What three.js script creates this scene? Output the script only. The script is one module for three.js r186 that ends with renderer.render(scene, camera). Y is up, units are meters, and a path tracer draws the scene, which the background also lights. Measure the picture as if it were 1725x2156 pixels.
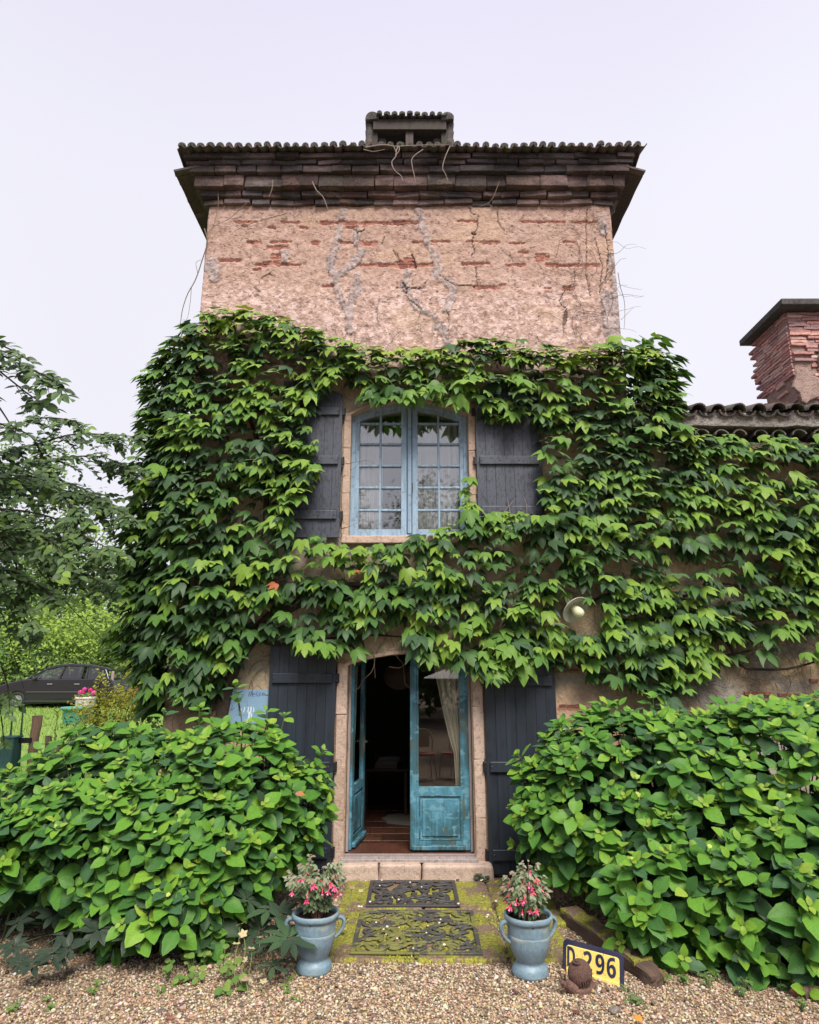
import * as THREE from 'three';
import { mergeGeometries } from 'three/addons/utils/BufferGeometryUtils.js';
import { RoundedBoxGeometry } from 'three/addons/geometries/RoundedBoxGeometry.js';
import { TextGeometry } from 'three/addons/geometries/TextGeometry.js';
import { FontLoader } from 'three/addons/loaders/FontLoader.js';

// ---------------------------------------------------------------- camera, sky, sun, exposure
const scene = new THREE.Scene();
const EXPOSURE = 4.0;
const camera = new THREE.PerspectiveCamera(77.65, 0.8, 0.05, 600);
const CAM = new THREE.Vector3(0, 2.05, 7.2), PITCH = 13.92 * Math.PI / 180, F = 1340;
camera.position.copy(CAM); camera.rotation.set(PITCH, 0, 0); camera.updateMatrixWorld(true);
const renderer = new THREE.WebGLRenderer({ antialias: true });
renderer.toneMapping = THREE.LinearToneMapping; renderer.toneMappingExposure = EXPOSURE;
renderer.shadowMap.enabled = true;
const hash = (x, y, z) => { let h = Math.imul(x, 374761393) ^ Math.imul(y, 668265263) ^ Math.imul(z, 2147483647 ^ 0x1b873593); h = Math.imul(h ^ (h >>> 13), 1274126177); return ((h ^ (h >>> 16)) >>> 0) / 4294967296; };
const sm = (t) => t * t * (3 - 2 * t), mix = (a, b, t) => a + (b - a) * t, clamp = (x, a = 0, b = 1) => Math.min(b, Math.max(a, x));
{ // bright, even, slightly lavender overcast
  const W = 256, H = 128, d = new Float32Array(W * H * 4);
  for (let j = 0; j < H; j++) for (let i = 0; i < W; i++) {
    const el = ((j + 0.5) / H - 0.5) * Math.PI, t = THREE.MathUtils.smoothstep(Math.max(0, Math.sin(el)), 0.58, 1.0);
    const cx = Math.cos(el) * Math.cos(i / W * 6.2832), cz = Math.cos(el) * Math.sin(i / W * 6.2832), k = (j * W + i) * 4, g = (1 + 0.10 * (fbm(cx * 2.2 + 9, Math.sin(el) * 3 + cz * 2.2 + 9, 3, 19) - 0.5)) / EXPOSURE;
    d[k] = (0.895 - 0.14 * t) * g; d[k + 1] = (0.888 - 0.185 * t) * g; d[k + 2] = (0.985 - 0.06 * t) * g; d[k + 3] = 1;
  }
  const t = new THREE.DataTexture(d, W, H, THREE.RGBAFormat, THREE.FloatType);
  t.mapping = THREE.EquirectangularReflectionMapping; t.magFilter = THREE.LinearFilter; t.minFilter = THREE.LinearFilter; t.needsUpdate = true;
  scene.background = t; scene.environment = t;
}
const sun = new THREE.DirectionalLight(new THREE.Color().setRGB(1, 0.93, 0.80), 1.5);
sun.position.set(2.5, 16, 10); sun.target.position.set(0, 2, 0); scene.add(sun, sun.target);
sun.castShadow = true; sun.shadow.radius = 55; sun.shadow.mapSize.set(2048, 2048);
Object.assign(sun.shadow.camera, { left: -14, right: 10, top: 12, bottom: -8, near: 1, far: 50 });

// ---------------------------------------------------------------- helpers
const V3 = (x, y, z) => new THREE.Vector3(x, y, z);
function rng(seed) { let s = seed | 0; const f = () => { s = (s + 0x6d2b79f5) | 0; let t = Math.imul(s ^ (s >>> 15), 1 | s); t = (t + Math.imul(t ^ (t >>> 7), 61 | t)) ^ t; return ((t ^ (t >>> 14)) >>> 0) / 4294967296; }; f.r = (a, b) => a + (b - a) * f(); f.i = (n) => Math.floor(f() * n); f.g = () => (f() + f() + f() - 1.5) * 1.15; return f; }
const step = (x, a, b) => sm(clamp((x - a) / (b - a)));
function noise2(x, y, s = 0, p = 0, q = p) { const ix = Math.floor(x), iy = Math.floor(y), fx = sm(x - ix), fy = sm(y - iy), w = (n) => (p ? ((n % p) + p) % p : n), h = (n) => (q ? ((n % q) + q) % q : n); const a = hash(w(ix), h(iy), s), b = hash(w(ix + 1), h(iy), s), c = hash(w(ix), h(iy + 1), s), d = hash(w(ix + 1), h(iy + 1), s); return mix(mix(a, b, fx), mix(c, d, fx), fy); }
function fbm(x, y, o = 4, s = 0, p = 0, q = p) { let v = 0, a = 0.5, n = 0; for (let i = 0; i < o; i++) { v += a * noise2(x, y, s + i * 17, p, q); n += a; a *= 0.5; x *= 2; y *= 2; p *= 2; q *= 2; } return v / n; }
function noise3(x, y, z, s = 0) { const iz = Math.floor(z), f = sm(z - iz); return mix(noise2(x, y, s + iz * 131), noise2(x, y, s + (iz + 1) * 131), f); }
const toS = (c) => Math.round(255 * clamp(c <= 0.0031308 ? 12.92 * c : 1.055 * Math.pow(c, 1 / 2.4) - 0.055));
const col = (r, g, b) => new THREE.Color().setRGB(r, g, b);
const mix3 = (a, b, t) => [mix(a[0], b[0], t), mix(a[1], b[1], t), mix(a[2], b[2], t)];
// points of the photograph (1725 x 2156) turned into places on an upright plane z or a level h
const ray = (px, py) => { const dx = (px - 862.5) / F, dy = (1078 - py) / F, c = Math.cos(PITCH), s = Math.sin(PITCH); return [dx, dy * c + s, dy * s - c]; };
const onZ = (px, py, z = 0) => { const d = ray(px, py), t = (z - CAM.z) / d[2]; return V3(d[0] * t, CAM.y + d[1] * t, z); };
const onY = (px, py, h = 0) => { const d = ray(px, py), t = (h - CAM.y) / d[1]; return V3(d[0] * t, h, CAM.z + d[2] * t); };
const toPx = (p) => { const c = Math.cos(PITCH), s = Math.sin(PITCH), v = p.y - CAM.y, D = CAM.z - p.z, zc = D * c + v * s; return [862.5 + F * p.x / zc, 1078 - F * (v * c - D * s) / zc, zc]; };
function texFrom(w, h, fn, srgb = true, repeat = true) {
  const a = new Uint8Array(w * h * 4);
  for (let j = 0; j < h; j++) for (let i = 0; i < w; i++) { const c = fn((i + 0.5) / w, (j + 0.5) / h), k = (j * w + i) * 4; if (srgb) { a[k] = toS(c[0]); a[k + 1] = toS(c[1]); a[k + 2] = toS(c[2]); } else { a[k] = a[k + 1] = a[k + 2] = Math.round(255 * clamp(c)); } a[k + 3] = 255; }
  const t = new THREE.DataTexture(a, w, h, THREE.RGBAFormat); if (srgb) t.colorSpace = THREE.SRGBColorSpace;
  t.magFilter = THREE.LinearFilter; t.minFilter = THREE.LinearMipmapLinearFilter; t.generateMipmaps = true;
  if (repeat) t.wrapS = t.wrapT = THREE.RepeatWrapping; t.needsUpdate = true; return t;
}
function canvasTex(cv, repeat = false) { const t = new THREE.CanvasTexture(cv); t.colorSpace = THREE.SRGBColorSpace; if (repeat) t.wrapS = t.wrapT = THREE.RepeatWrapping; return t; }
const rep = (t, x, y) => { const c = t.clone(); c.repeat.set(x, y); c.needsUpdate = true; return c; };
const M = (color, roughness = 0.8, o = {}) => new THREE.MeshStandardMaterial({ color: Array.isArray(color) ? col(...color) : color, roughness, side: THREE.DoubleSide, ...o });
const MP = (color, roughness = 0.8, o = {}) => new THREE.MeshPhysicalMaterial({ color: Array.isArray(color) ? col(...color) : color, roughness, side: THREE.DoubleSide, ...o });
const used = new Map();
function numbered(n) { const k = used.get(n) ?? 0; used.set(n, k + 1); return k ? n + '_' + String(k).padStart(3, '0') : n; }
function tag(o, label, category, group) { Object.assign(o.userData, { label, category }); if (group) o.userData.group = group; return o; }
function thing(name, label, category, pos = [0, 0, 0], group) { const o = new THREE.Group(); o.name = numbered(name); o.position.set(...pos); scene.add(o); return tag(o, label, category, group); }
const shadow = (m) => { m.castShadow = m.receiveShadow = true; return m; };
function part(parent, name, geo, mat, label) { // geometry given in world places; kept in the parent's own frame
  const m = shadow(new THREE.Mesh(geo, mat)); m.name = numbered(name); if (label) m.userData.label = label; parent.add(m); return m;
}
function sub(parent, name) { const g = new THREE.Group(); g.name = numbered(name); parent.add(g); return g; }
function struct(name, geo, mat) { const m = shadow(new THREE.Mesh(geo, mat)); m.name = name; m.userData.kind = 'structure'; scene.add(m); return m; }
function box(w, h, d, x = 0, y = 0, z = 0) { return new THREE.BoxGeometry(w, h, d).translate(x, y, z); }
function rbox(w, h, d, r, x = 0, y = 0, z = 0, s = 1) { return new RoundedBoxGeometry(w, h, d, s, Math.min(r, w / 2.01, h / 2.01, d / 2.01)).translate(x, y, z); }
function rough(geo, amp, freq, s = 0) { const p = geo.attributes.position; for (let i = 0; i < p.count; i++) { const x = p.getX(i), y = p.getY(i), z = p.getZ(i); p.setXYZ(i, x + amp * (noise3(x * freq, y * freq, z * freq, s) * 2 - 1), y + amp * (noise3(x * freq, y * freq, z * freq, s + 7) * 2 - 1), z + amp * (noise3(x * freq, y * freq, z * freq, s + 13) * 2 - 1)); } geo.computeVertexNormals(); return geo; }
function merge(list) { return mergeGeometries(list.map((g) => { const n = g.index ? g.toNonIndexed() : g; for (const k of Object.keys(n.attributes)) if (!['position', 'normal', 'uv'].includes(k)) n.deleteAttribute(k); return n; })); }
function tube(pts, r, seg = 12, rad = 5, r2 = r) {
  const c = new THREE.CatmullRomCurve3(pts.map((p) => (p.isVector3 ? p : V3(...p)))), g = new THREE.TubeGeometry(c, seg, 1, rad, false), p = g.attributes.position, q = V3();
  for (let i = 0; i <= seg; i++) { c.getPointAt(i / seg, q); const k = mix(r, r2, i / seg); for (let j = 0; j <= rad; j++) { const n = i * (rad + 1) + j; p.setXYZ(n, q.x + (p.getX(n) - q.x) * k, q.y + (p.getY(n) - q.y) * k, q.z + (p.getZ(n) - q.z) * k); } }
  return g;
}
// planar uv in metres from the geometry's own x,y (or chosen axes)
function uvPlane(geo, ax = 'x', ay = 'y', k = 1) { const p = geo.attributes.position, u = new Float32Array(p.count * 2), get = { x: (i) => p.getX(i), y: (i) => p.getY(i), z: (i) => p.getZ(i) }; for (let i = 0; i < p.count; i++) { u[2 * i] = get[ax](i) * k; u[2 * i + 1] = get[ay](i) * k; } geo.setAttribute('uv', new THREE.BufferAttribute(u, 2)); return geo; }
function uvBox(geo, k = 1) { const g = geo.index ? geo.toNonIndexed() : geo; const p = g.attributes.position, u = new Float32Array(p.count * 2), a = V3(), b = V3(), c = V3(); for (let i = 0; i < p.count; i += 3) { a.fromBufferAttribute(p, i); b.fromBufferAttribute(p, i + 1).sub(a); c.fromBufferAttribute(p, i + 2).sub(a); b.cross(c); const x = Math.abs(b.x), y = Math.abs(b.y), z = Math.abs(b.z); for (let j = i; j < i + 3; j++) { const X = p.getX(j), Y = p.getY(j), Z = p.getZ(j); const [s, t] = z >= x && z >= y ? [X, Y] : x >= y ? [Z, Y] : [X, Z]; u[2 * j] = s * k; u[2 * j + 1] = t * k; } } g.setAttribute('uv', new THREE.BufferAttribute(u, 2)); return g; }
const basis = (X, Y, Z, pos, s) => new THREE.Matrix4().makeBasis(X.clone().multiplyScalar(s), Y.clone().multiplyScalar(s), Z.clone().multiplyScalar(s)).setPosition(pos);
// a leaf lying at pos: n its upper face, t the way its tip points, s its length
function leafM(pos, n, t, s, sx = 1) { const Z = n.clone().normalize(), Y = t.clone().addScaledVector(Z, -t.dot(Z)).normalize(), X = V3().crossVectors(Y, Z); return new THREE.Matrix4().makeBasis(X.multiplyScalar(s * sx), Y.multiplyScalar(s), Z.multiplyScalar(s)).setPosition(pos); }
function mergeItems(items) { // one mesh with a colour per leaf
  let nv = 0, ni = 0; for (const it of items) { nv += it.g.attributes.position.count; ni += it.g.index.count; }
  const P = new Float32Array(nv * 3), N = new Float32Array(nv * 3), U = new Float32Array(nv * 2), C = new Float32Array(nv * 3), I = new Uint32Array(ni), v = V3(), nm = new THREE.Matrix3(); let a = 0, b = 0;
  for (const it of items) { const p = it.g.attributes.position, n = it.g.attributes.normal, u = it.g.attributes.uv, ix = it.g.index; nm.getNormalMatrix(it.m);
    for (let i = 0; i < p.count; i++) { v.fromBufferAttribute(p, i).applyMatrix4(it.m).toArray(P, (a + i) * 3); v.fromBufferAttribute(n, i).applyMatrix3(nm).normalize().toArray(N, (a + i) * 3); U[(a + i) * 2] = u.getX(i); U[(a + i) * 2 + 1] = u.getY(i); C[(a + i) * 3] = it.c[0]; C[(a + i) * 3 + 1] = it.c[1]; C[(a + i) * 3 + 2] = it.c[2]; }
    for (let i = 0; i < ix.count; i++) I[b + i] = ix.getX(i) + a; a += p.count; b += ix.count; }
  const g = new THREE.BufferGeometry(); g.setAttribute('position', new THREE.BufferAttribute(P, 3)); g.setAttribute('normal', new THREE.BufferAttribute(N, 3)); g.setAttribute('uv', new THREE.BufferAttribute(U, 2)); g.setAttribute('color', new THREE.BufferAttribute(C, 3)); g.setIndex(new THREE.BufferAttribute(I, 1)); return g;
}
// foliage: the leaves that show largest become parts of their own, the rest one joined part
function foliage(parent, name, items, makeMat, tints, most = 300) {
  const inv = new THREE.Matrix4().copy(parent.matrixWorld).invert(); parent.updateMatrixWorld(true); inv.copy(parent.matrixWorld).invert();
  const pos = V3();
  for (const it of items) { pos.setFromMatrixPosition(it.m); const q = toPx(pos); it.w = q[0] > 8 && q[0] < 1717 && q[1] > 8 && q[1] < 2148 && q[2] > 0.3 ? (it.s / q[2]) * (it.vis ?? 1) : 0; it.c = it.c ?? tints[it.t]; }
  items.sort((a, b) => b.w - a.w);
  const n = Math.min(most, items.filter((i) => i.w > 0).length), mats = tints.map((t) => makeMat(t));
  for (let i = 0; i < n; i++) { const m = part(parent, name, items[i].g, mats[items[i].t]); inv.clone().multiply(items[i].m).decompose(m.position, m.quaternion, m.scale); }
  const rest = items.slice(n); if (!rest.length) return;
  const g = mergeItems(rest); g.applyMatrix4(inv); const mm = makeMat([1, 1, 1]); mm.vertexColors = true;
  const m = part(parent, name.replace(/leaf$/, 'leaves'), g, mm); m.userData.kind = 'stuff'; return m;
}
const R3 = (r) => V3(r.g(), r.g(), r.g());
// ---------------------------------------------------------------- surfaces
// colours of masonry and wood as grain on white; multiplied by each material's colour
const stoneTex = texFrom(512, 512, (u, v) => { const a = fbm(u * 8, v * 8, 5, 3, 8), b = fbm(u * 48, v * 48, 2, 9, 48), c = step(fbm(u * 20, v * 20, 3, 21, 20), 0.56, 0.7); const k = 0.62 + 0.45 * (a - 0.5) + 0.5 * (b - 0.5); return [k * (1 - 0.35 * c), k * (1 - 0.38 * c), k * (1 - 0.36 * c)]; });
const softTex = texFrom(512, 512, (u, v) => { const a = fbm(u * 6, v * 6, 5, 203, 6), f = fbm(u * 60, v * 60, 2, 209, 60), c = step(fbm(u * 16, v * 16, 3, 221, 16), 0.58, 0.72); const k = 0.80 + 0.30 * (a - 0.5) + 0.28 * (f - 0.5); return [k * (1 - 0.22 * c), k * (1 - 0.26 * c), k * (1 - 0.28 * c)]; });
const stoneBump = texFrom(512, 512, (u, v) => 0.5 * fbm(u * 16, v * 16, 4, 5, 16) + 0.5 * fbm(u * 64, v * 64, 2, 6, 64), false);
const woodTex = texFrom(256, 512, (u, v) => { const g = fbm(u * 40, v * 3, 3, 11, 40, 3), s = step(fbm(u * 26, v * 22, 3, 15, 26, 22), 0.6, 0.72); const k = 0.72 + 0.4 * (g - 0.5); return [k * (1 - 0.3 * s), k * (1 - 0.3 * s), k * (1 - 0.28 * s)]; });
const speckTex = texFrom(512, 512, (u, v) => { const g = fbm(u * 30, v * 5, 3, 31, 30, 5), s = step(fbm(u * 34, v * 26, 3, 35, 34, 26), 0.58, 0.66), p = step(fbm(u * 70, v * 70, 2, 38, 70), 0.7, 0.76); const k = 0.8 + 0.25 * (g - 0.5); return [k * (1 - 0.42 * s) + 0.1 * p, k * (1 - 0.44 * s) + 0.1 * p, k * (1 - 0.45 * s) + 0.1 * p]; });
const tealTex = texFrom(512, 1024, (u, v) => { const a = fbm(u * 5, v * 9, 4, 41, 5, 9), b = fbm(u * 60, v * 7, 3, 43, 60, 7), d = fbm(u * 14, v * 70, 2, 47, 14, 70), w = step(fbm(u * 14, v * 8, 4, 49, 14, 8), 0.62, 0.7); let c = mix3([0.03, 0.105, 0.14], [0.065, 0.22, 0.32], step(a + 0.45 * (b - 0.5), 0.35, 0.65)); c = mix3(c, [0.17, 0.36, 0.46], 0.6 * step(0.35 * d + 0.65 * fbm(u * 16, v * 24, 4, 53, 16, 24) + 0.3 * (a - 0.5), 0.52, 0.66)); return mix3(c, [0.07, 0.075, 0.05], 0.75 * w).map((q) => q * 0.9); });
const woodMat = (c, r = 0.7, t = woodTex, k = 1.6) => M(c, r, { map: rep(t, k, k) });
const mBrick = [[0.34, 0.105, 0.075], [0.27, 0.085, 0.065], [0.40, 0.14, 0.10], [0.30, 0.12, 0.09]].map((c) => M([c[0] * 1.15, c[1] * 1.2, c[2] * 1.25], 0.92, { map: rep(stoneTex, 3, 3), bumpMap: rep(stoneBump, 3, 3), bumpScale: 0.006 }));
const cornTex = texFrom(1024, 1024, (u, v) => { const a = fbm(u * 5, v * 7, 5, 241, 5, 7), b = fbm(u * 9 + 3, v * 16, 4, 243, 9, 16), f = fbm(u * 120, v * 120, 3, 245, 120); let k = 0.35 + 1.1 * step(a, 0.32, 0.66); const li = step(b + 0.3 * (f - 0.5), 0.60, 0.70); let c = [k, k * 0.96, k * 0.98]; c = mix3(c, [1.0, 0.93, 0.86], 0.5 * li); c = mix3(c, [0.42, 0.45, 0.30], 0.5 * step(fbm(u * 12, v * 12, 3, 247, 12), 0.58, 0.68)); const g = 0.65 + 0.7 * (f - 0.15); return c.map((q) => clamp(q * g * 0.72)); });
const mCornice = [[0.15, 0.115, 0.118], [0.105, 0.09, 0.098], [0.20, 0.14, 0.135], [0.085, 0.075, 0.085], [0.17, 0.105, 0.10], [0.20, 0.165, 0.16]].map((c) => M(c.map((x) => x * 1.45), 0.94, { map: rep(cornTex, 0.5, 0.5), bumpMap: rep(stoneBump, 2.4, 2.4), bumpScale: 0.02 }));
const mTile = [[0.10, 0.09, 0.092], [0.12, 0.10, 0.098], [0.09, 0.09, 0.08], [0.11, 0.11, 0.085], [0.14, 0.11, 0.105]].map((c) => M(c.map((x) => x * 1.5), 0.93, { map: rep(stoneTex, 3, 3), bumpMap: rep(stoneBump, 3, 3), bumpScale: 0.01 }));
const mJamb = [[0.52, 0.40, 0.32], [0.49, 0.37, 0.29], [0.55, 0.43, 0.355]].map((c) => M([c[0] * 1.06, c[1] * 1.03, c[2] * 1.06], 0.9, { map: rep(softTex, 2.5, 2.5), bumpMap: rep(stoneBump, 3, 3), bumpScale: 0.007 }));
const mIron = M([0.03, 0.03, 0.035], 0.5, { metalness: 0.6 }), mDark = M([0.02, 0.019, 0.018], 0.9), mBark = M([0.10, 0.07, 0.05], 0.95, { map: rep(stoneTex, 4, 4), bumpMap: rep(stoneBump, 6, 6), bumpScale: 0.02 });
const mTwig = M([0.16, 0.115, 0.085], 0.9), mDryTwig = M([0.26, 0.21, 0.19], 0.9);
const mGlass = MP([1, 1, 1], 0.012, { transmission: 1, thickness: 0, ior: 2.1 });
const mPaneGlass = MP([0.97, 0.985, 1], 0.012, { transmission: 1, thickness: 0, ior: 2.333 });

// leaf prints: pale veins on a slightly blotched blade, grey so that tints stay free
function leafCanvas(kind) {
  const S = 256, cv = document.createElement('canvas'); cv.width = cv.height = S; const c = cv.getContext('2d'), r = rng(kind === 'ivy' ? 5 : 9);
  const bump = document.createElement('canvas'); bump.width = bump.height = S; const b = bump.getContext('2d');
  c.fillStyle = 'rgb(208,208,204)'; c.fillRect(0, 0, S, S); b.fillStyle = '#909090'; b.fillRect(0, 0, S, S);
  for (let i = 0; i < 700; i++) { const k = 185 + r.i(55); c.fillStyle = `rgba(${k},${k},${k - 8},0.25)`; c.beginPath(); c.arc(r() * S, r() * S, r.r(3, 16), 0, 7); c.fill(); }
  const line = (x0, y0, x1, y1, w, bend = 0) => { for (const [q, s] of [[c, 'rgba(255,255,235,0.9)'], [b, '#303030']]) { q.strokeStyle = s; q.lineWidth = w; q.beginPath(); q.moveTo(x0 * S, (1 - y0) * S); q.quadraticCurveTo(((x0 + x1) / 2 + bend) * S, (1 - (y0 + y1) / 2) * S, x1 * S, (1 - y1) * S); q.stroke(); } };
  if (kind === 'ivy') {
    const B = [0.5, 0.1], L = (x, y, w) => line(B[0], B[1], x, y, w); L(0.5, 0.97, 4); L(0.93, 0.66, 3.4); L(0.07, 0.66, 3.4);
    for (let i = 1; i < 6; i++) { const y = 0.1 + i * 0.14; line(0.5, y, 0.64, y + 0.16, 1.5); line(0.5, y, 0.36, y + 0.16, 1.5); const f = i / 6, x = mix(0.5, 0.93, f), yy = mix(0.1, 0.66, f); line(x, yy, x + 0.02, yy + 0.18, 1.3); line(x, yy, x + 0.16, yy + 0.02, 1.3); line(1 - x, yy, 0.98 - x, yy + 0.18, 1.3); line(1 - x, yy, 0.84 - x, yy + 0.02, 1.3); }
  } else {
    line(0.5, 0, 0.5, 1, 5); for (let i = 0; i < 9; i++) { const y = 0.03 + i * 0.095; line(0.5, y, 0.97, y + 0.24, 2.4, 0.05); line(0.5, y, 0.03, y + 0.24, 2.4, -0.05); }
    for (let i = 0; i < 160; i++) { const x = r(), y = r(); line(x, y, x + r.r(-0.05, 0.05), y + r.r(-0.03, 0.03), 0.7); }
  }
  const bt = new THREE.CanvasTexture(bump); return [canvasTex(cv), bt];
}
const [ivyMap, ivyBump] = leafCanvas('ivy'), [hydMap, hydBump] = leafCanvas('hyd');
const leafMat = (map, bump, bs, coat = 0.35, through = 0.3) => (t) => MP(t, 0.96, { map, bumpMap: bump, bumpScale: bs, transmission: through, thickness: 0, clearcoat: coat, clearcoatRoughness: 0.42, specularIntensity: 0.5 });
const plainLeaf = (t) => MP(t, 0.97, { transmission: 0.25, thickness: 0, clearcoat: 0.2, clearcoatRoughness: 0.45, specularIntensity: 0.4 });

// leaf blades: base at the origin, tip towards +y, upper face +z
function bladeFrom(v, tris, uv) { const g = new THREE.BufferGeometry(); g.setAttribute('position', new THREE.BufferAttribute(new Float32Array(v.flat()), 3)); g.setAttribute('uv', new THREE.BufferAttribute(new Float32Array(uv.flat()), 2)); g.setIndex(tris.flat()); g.computeVertexNormals(); return g; }
function ivyBlade(seed) {
  const r = rng(seed), H = [[0.1, -0.08], [0.26, -0.13], [0.42, -0.05], [0.51, 0.12], [0.53, 0.30], [0.60, 0.50], [0.64, 0.84], [0.46, 0.64], [0.31, 0.53], [0.19, 0.45], [0.245, 0.60], [0.17, 0.80], [0.07, 0.97]];
  const wide = r.r(0.82, 1.12), fold = r.r(0.0, 0.34), droop = r.r(0.05, 0.5), v = [], tw = r.r(-0.15, 0.15);
  const put = (x, y, e = 0) => { x = x * wide + (e ? r.r(-0.012, 0.012) : 0); y += e ? r.r(-0.012, 0.012) : 0; v.push([x, y, fold * Math.abs(x) - droop * y * y * 0.75 - 0.5 * x * x + tw * x * y + (e ? -0.02 : 0)]); return v.length - 1; };
  const o = put(0, 0), m1 = put(0, 0.26), m2 = put(0, 0.52), m3 = put(0, 0.8), tip = put(0, 1.08), T = [];
  for (const s of [1, -1]) {
    const k = H.map(([x, y]) => put(s * x, y, 1)), a = put(s * 0.2, 0.2), b = put(s * 0.39, 0.44), t = (...q) => T.push(s > 0 ? q : [q[0], q[2], q[1]]);
    v[a][2] -= 0.012; v[b][2] -= 0.012;
    t(o, k[0], a); t(k[0], k[1], a); t(k[1], k[2], a); t(k[2], k[3], a); t(k[3], b, a); t(k[3], k[4], b); t(k[4], k[5], b); t(k[5], k[6], b); t(b, k[6], k[7]); t(b, k[7], k[8]); t(a, b, k[8]); t(a, k[8], k[9]);
    t(o, a, m1); t(m1, a, m2); t(a, k[9], m2); t(m2, k[9], k[10]); t(m2, k[10], m3); t(m3, k[10], k[11]); t(m3, k[11], k[12]); t(m3, k[12], tip);
  }
  return bladeFrom(v, T, v.map(([x, y]) => [0.5 + x / 1.25, (y + 0.12) / 1.22]));
}
function ovateBlade(seed, { n = 8, width = 0.34, peak = 0.85, fold = 0.3, droop = 0.35, saw = 0.012 } = {}) {
  const r = rng(seed), v = [], uv = [], T = [], d = droop * r.r(0.5, 1.4), f = fold * r.r(0.5, 1.3), cup = r.r(-0.15, 0.1), tw = r.r(-0.2, 0.2);
  for (let i = 0; i <= n; i++) { const t = i / n, w = i === 0 ? 0.012 : i === n ? 0.003 : width * Math.pow(Math.sin(Math.PI * Math.pow(t, peak)), 0.8) * (1 - 0.25 * t * t * t) + (i % 2 ? saw : -saw); for (const s of [-1, -0.5, 0, 0.5, 1]) { const x = s * w; v.push([x, t, f * Math.abs(x) - d * t * t * 0.8 + cup * x * x * 3 + tw * x * t + (Math.abs(s) === 0.5 ? 0.012 : 0)]); uv.push([0.5 + x / (2.1 * width), t]); } }
  for (let i = 0; i < n; i++) for (let j = 0; j < 4; j++) { const a = i * 5 + j; T.push([a, a + 1, a + 5], [a + 1, a + 6, a + 5]); }
  return bladeFrom(v, T, uv);
}
const ivyBlades = [1, 2, 3, 4, 5, 6, 7, 8, 9].map(ivyBlade), hydBlades = [11, 12, 13, 14, 15].map((s) => ovateBlade(s, { width: 0.345, peak: 0.88, droop: 0.22, fold: 0.26 }));
const slimBlades = [21, 22, 23].map((s) => ovateBlade(s, { n: 4, width: 0.2, droop: 0.3, saw: 0 }));
const tinyBlades = [31, 32].map((s) => ovateBlade(s, { n: 3, width: 0.28, droop: 0.2, saw: 0 }));
const fanBlade = (() => { const v = [[0, 0, 0], [-0.3, 0.45, 0.06], [0, 0.5, -0.03], [0.3, 0.45, 0.06], [0, 1, -0.1]]; return bladeFrom(v, [[0, 2, 1], [0, 3, 2], [1, 2, 4], [2, 3, 4]], v.map((p) => [p[0] + 0.5, p[1]])); })();
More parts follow.
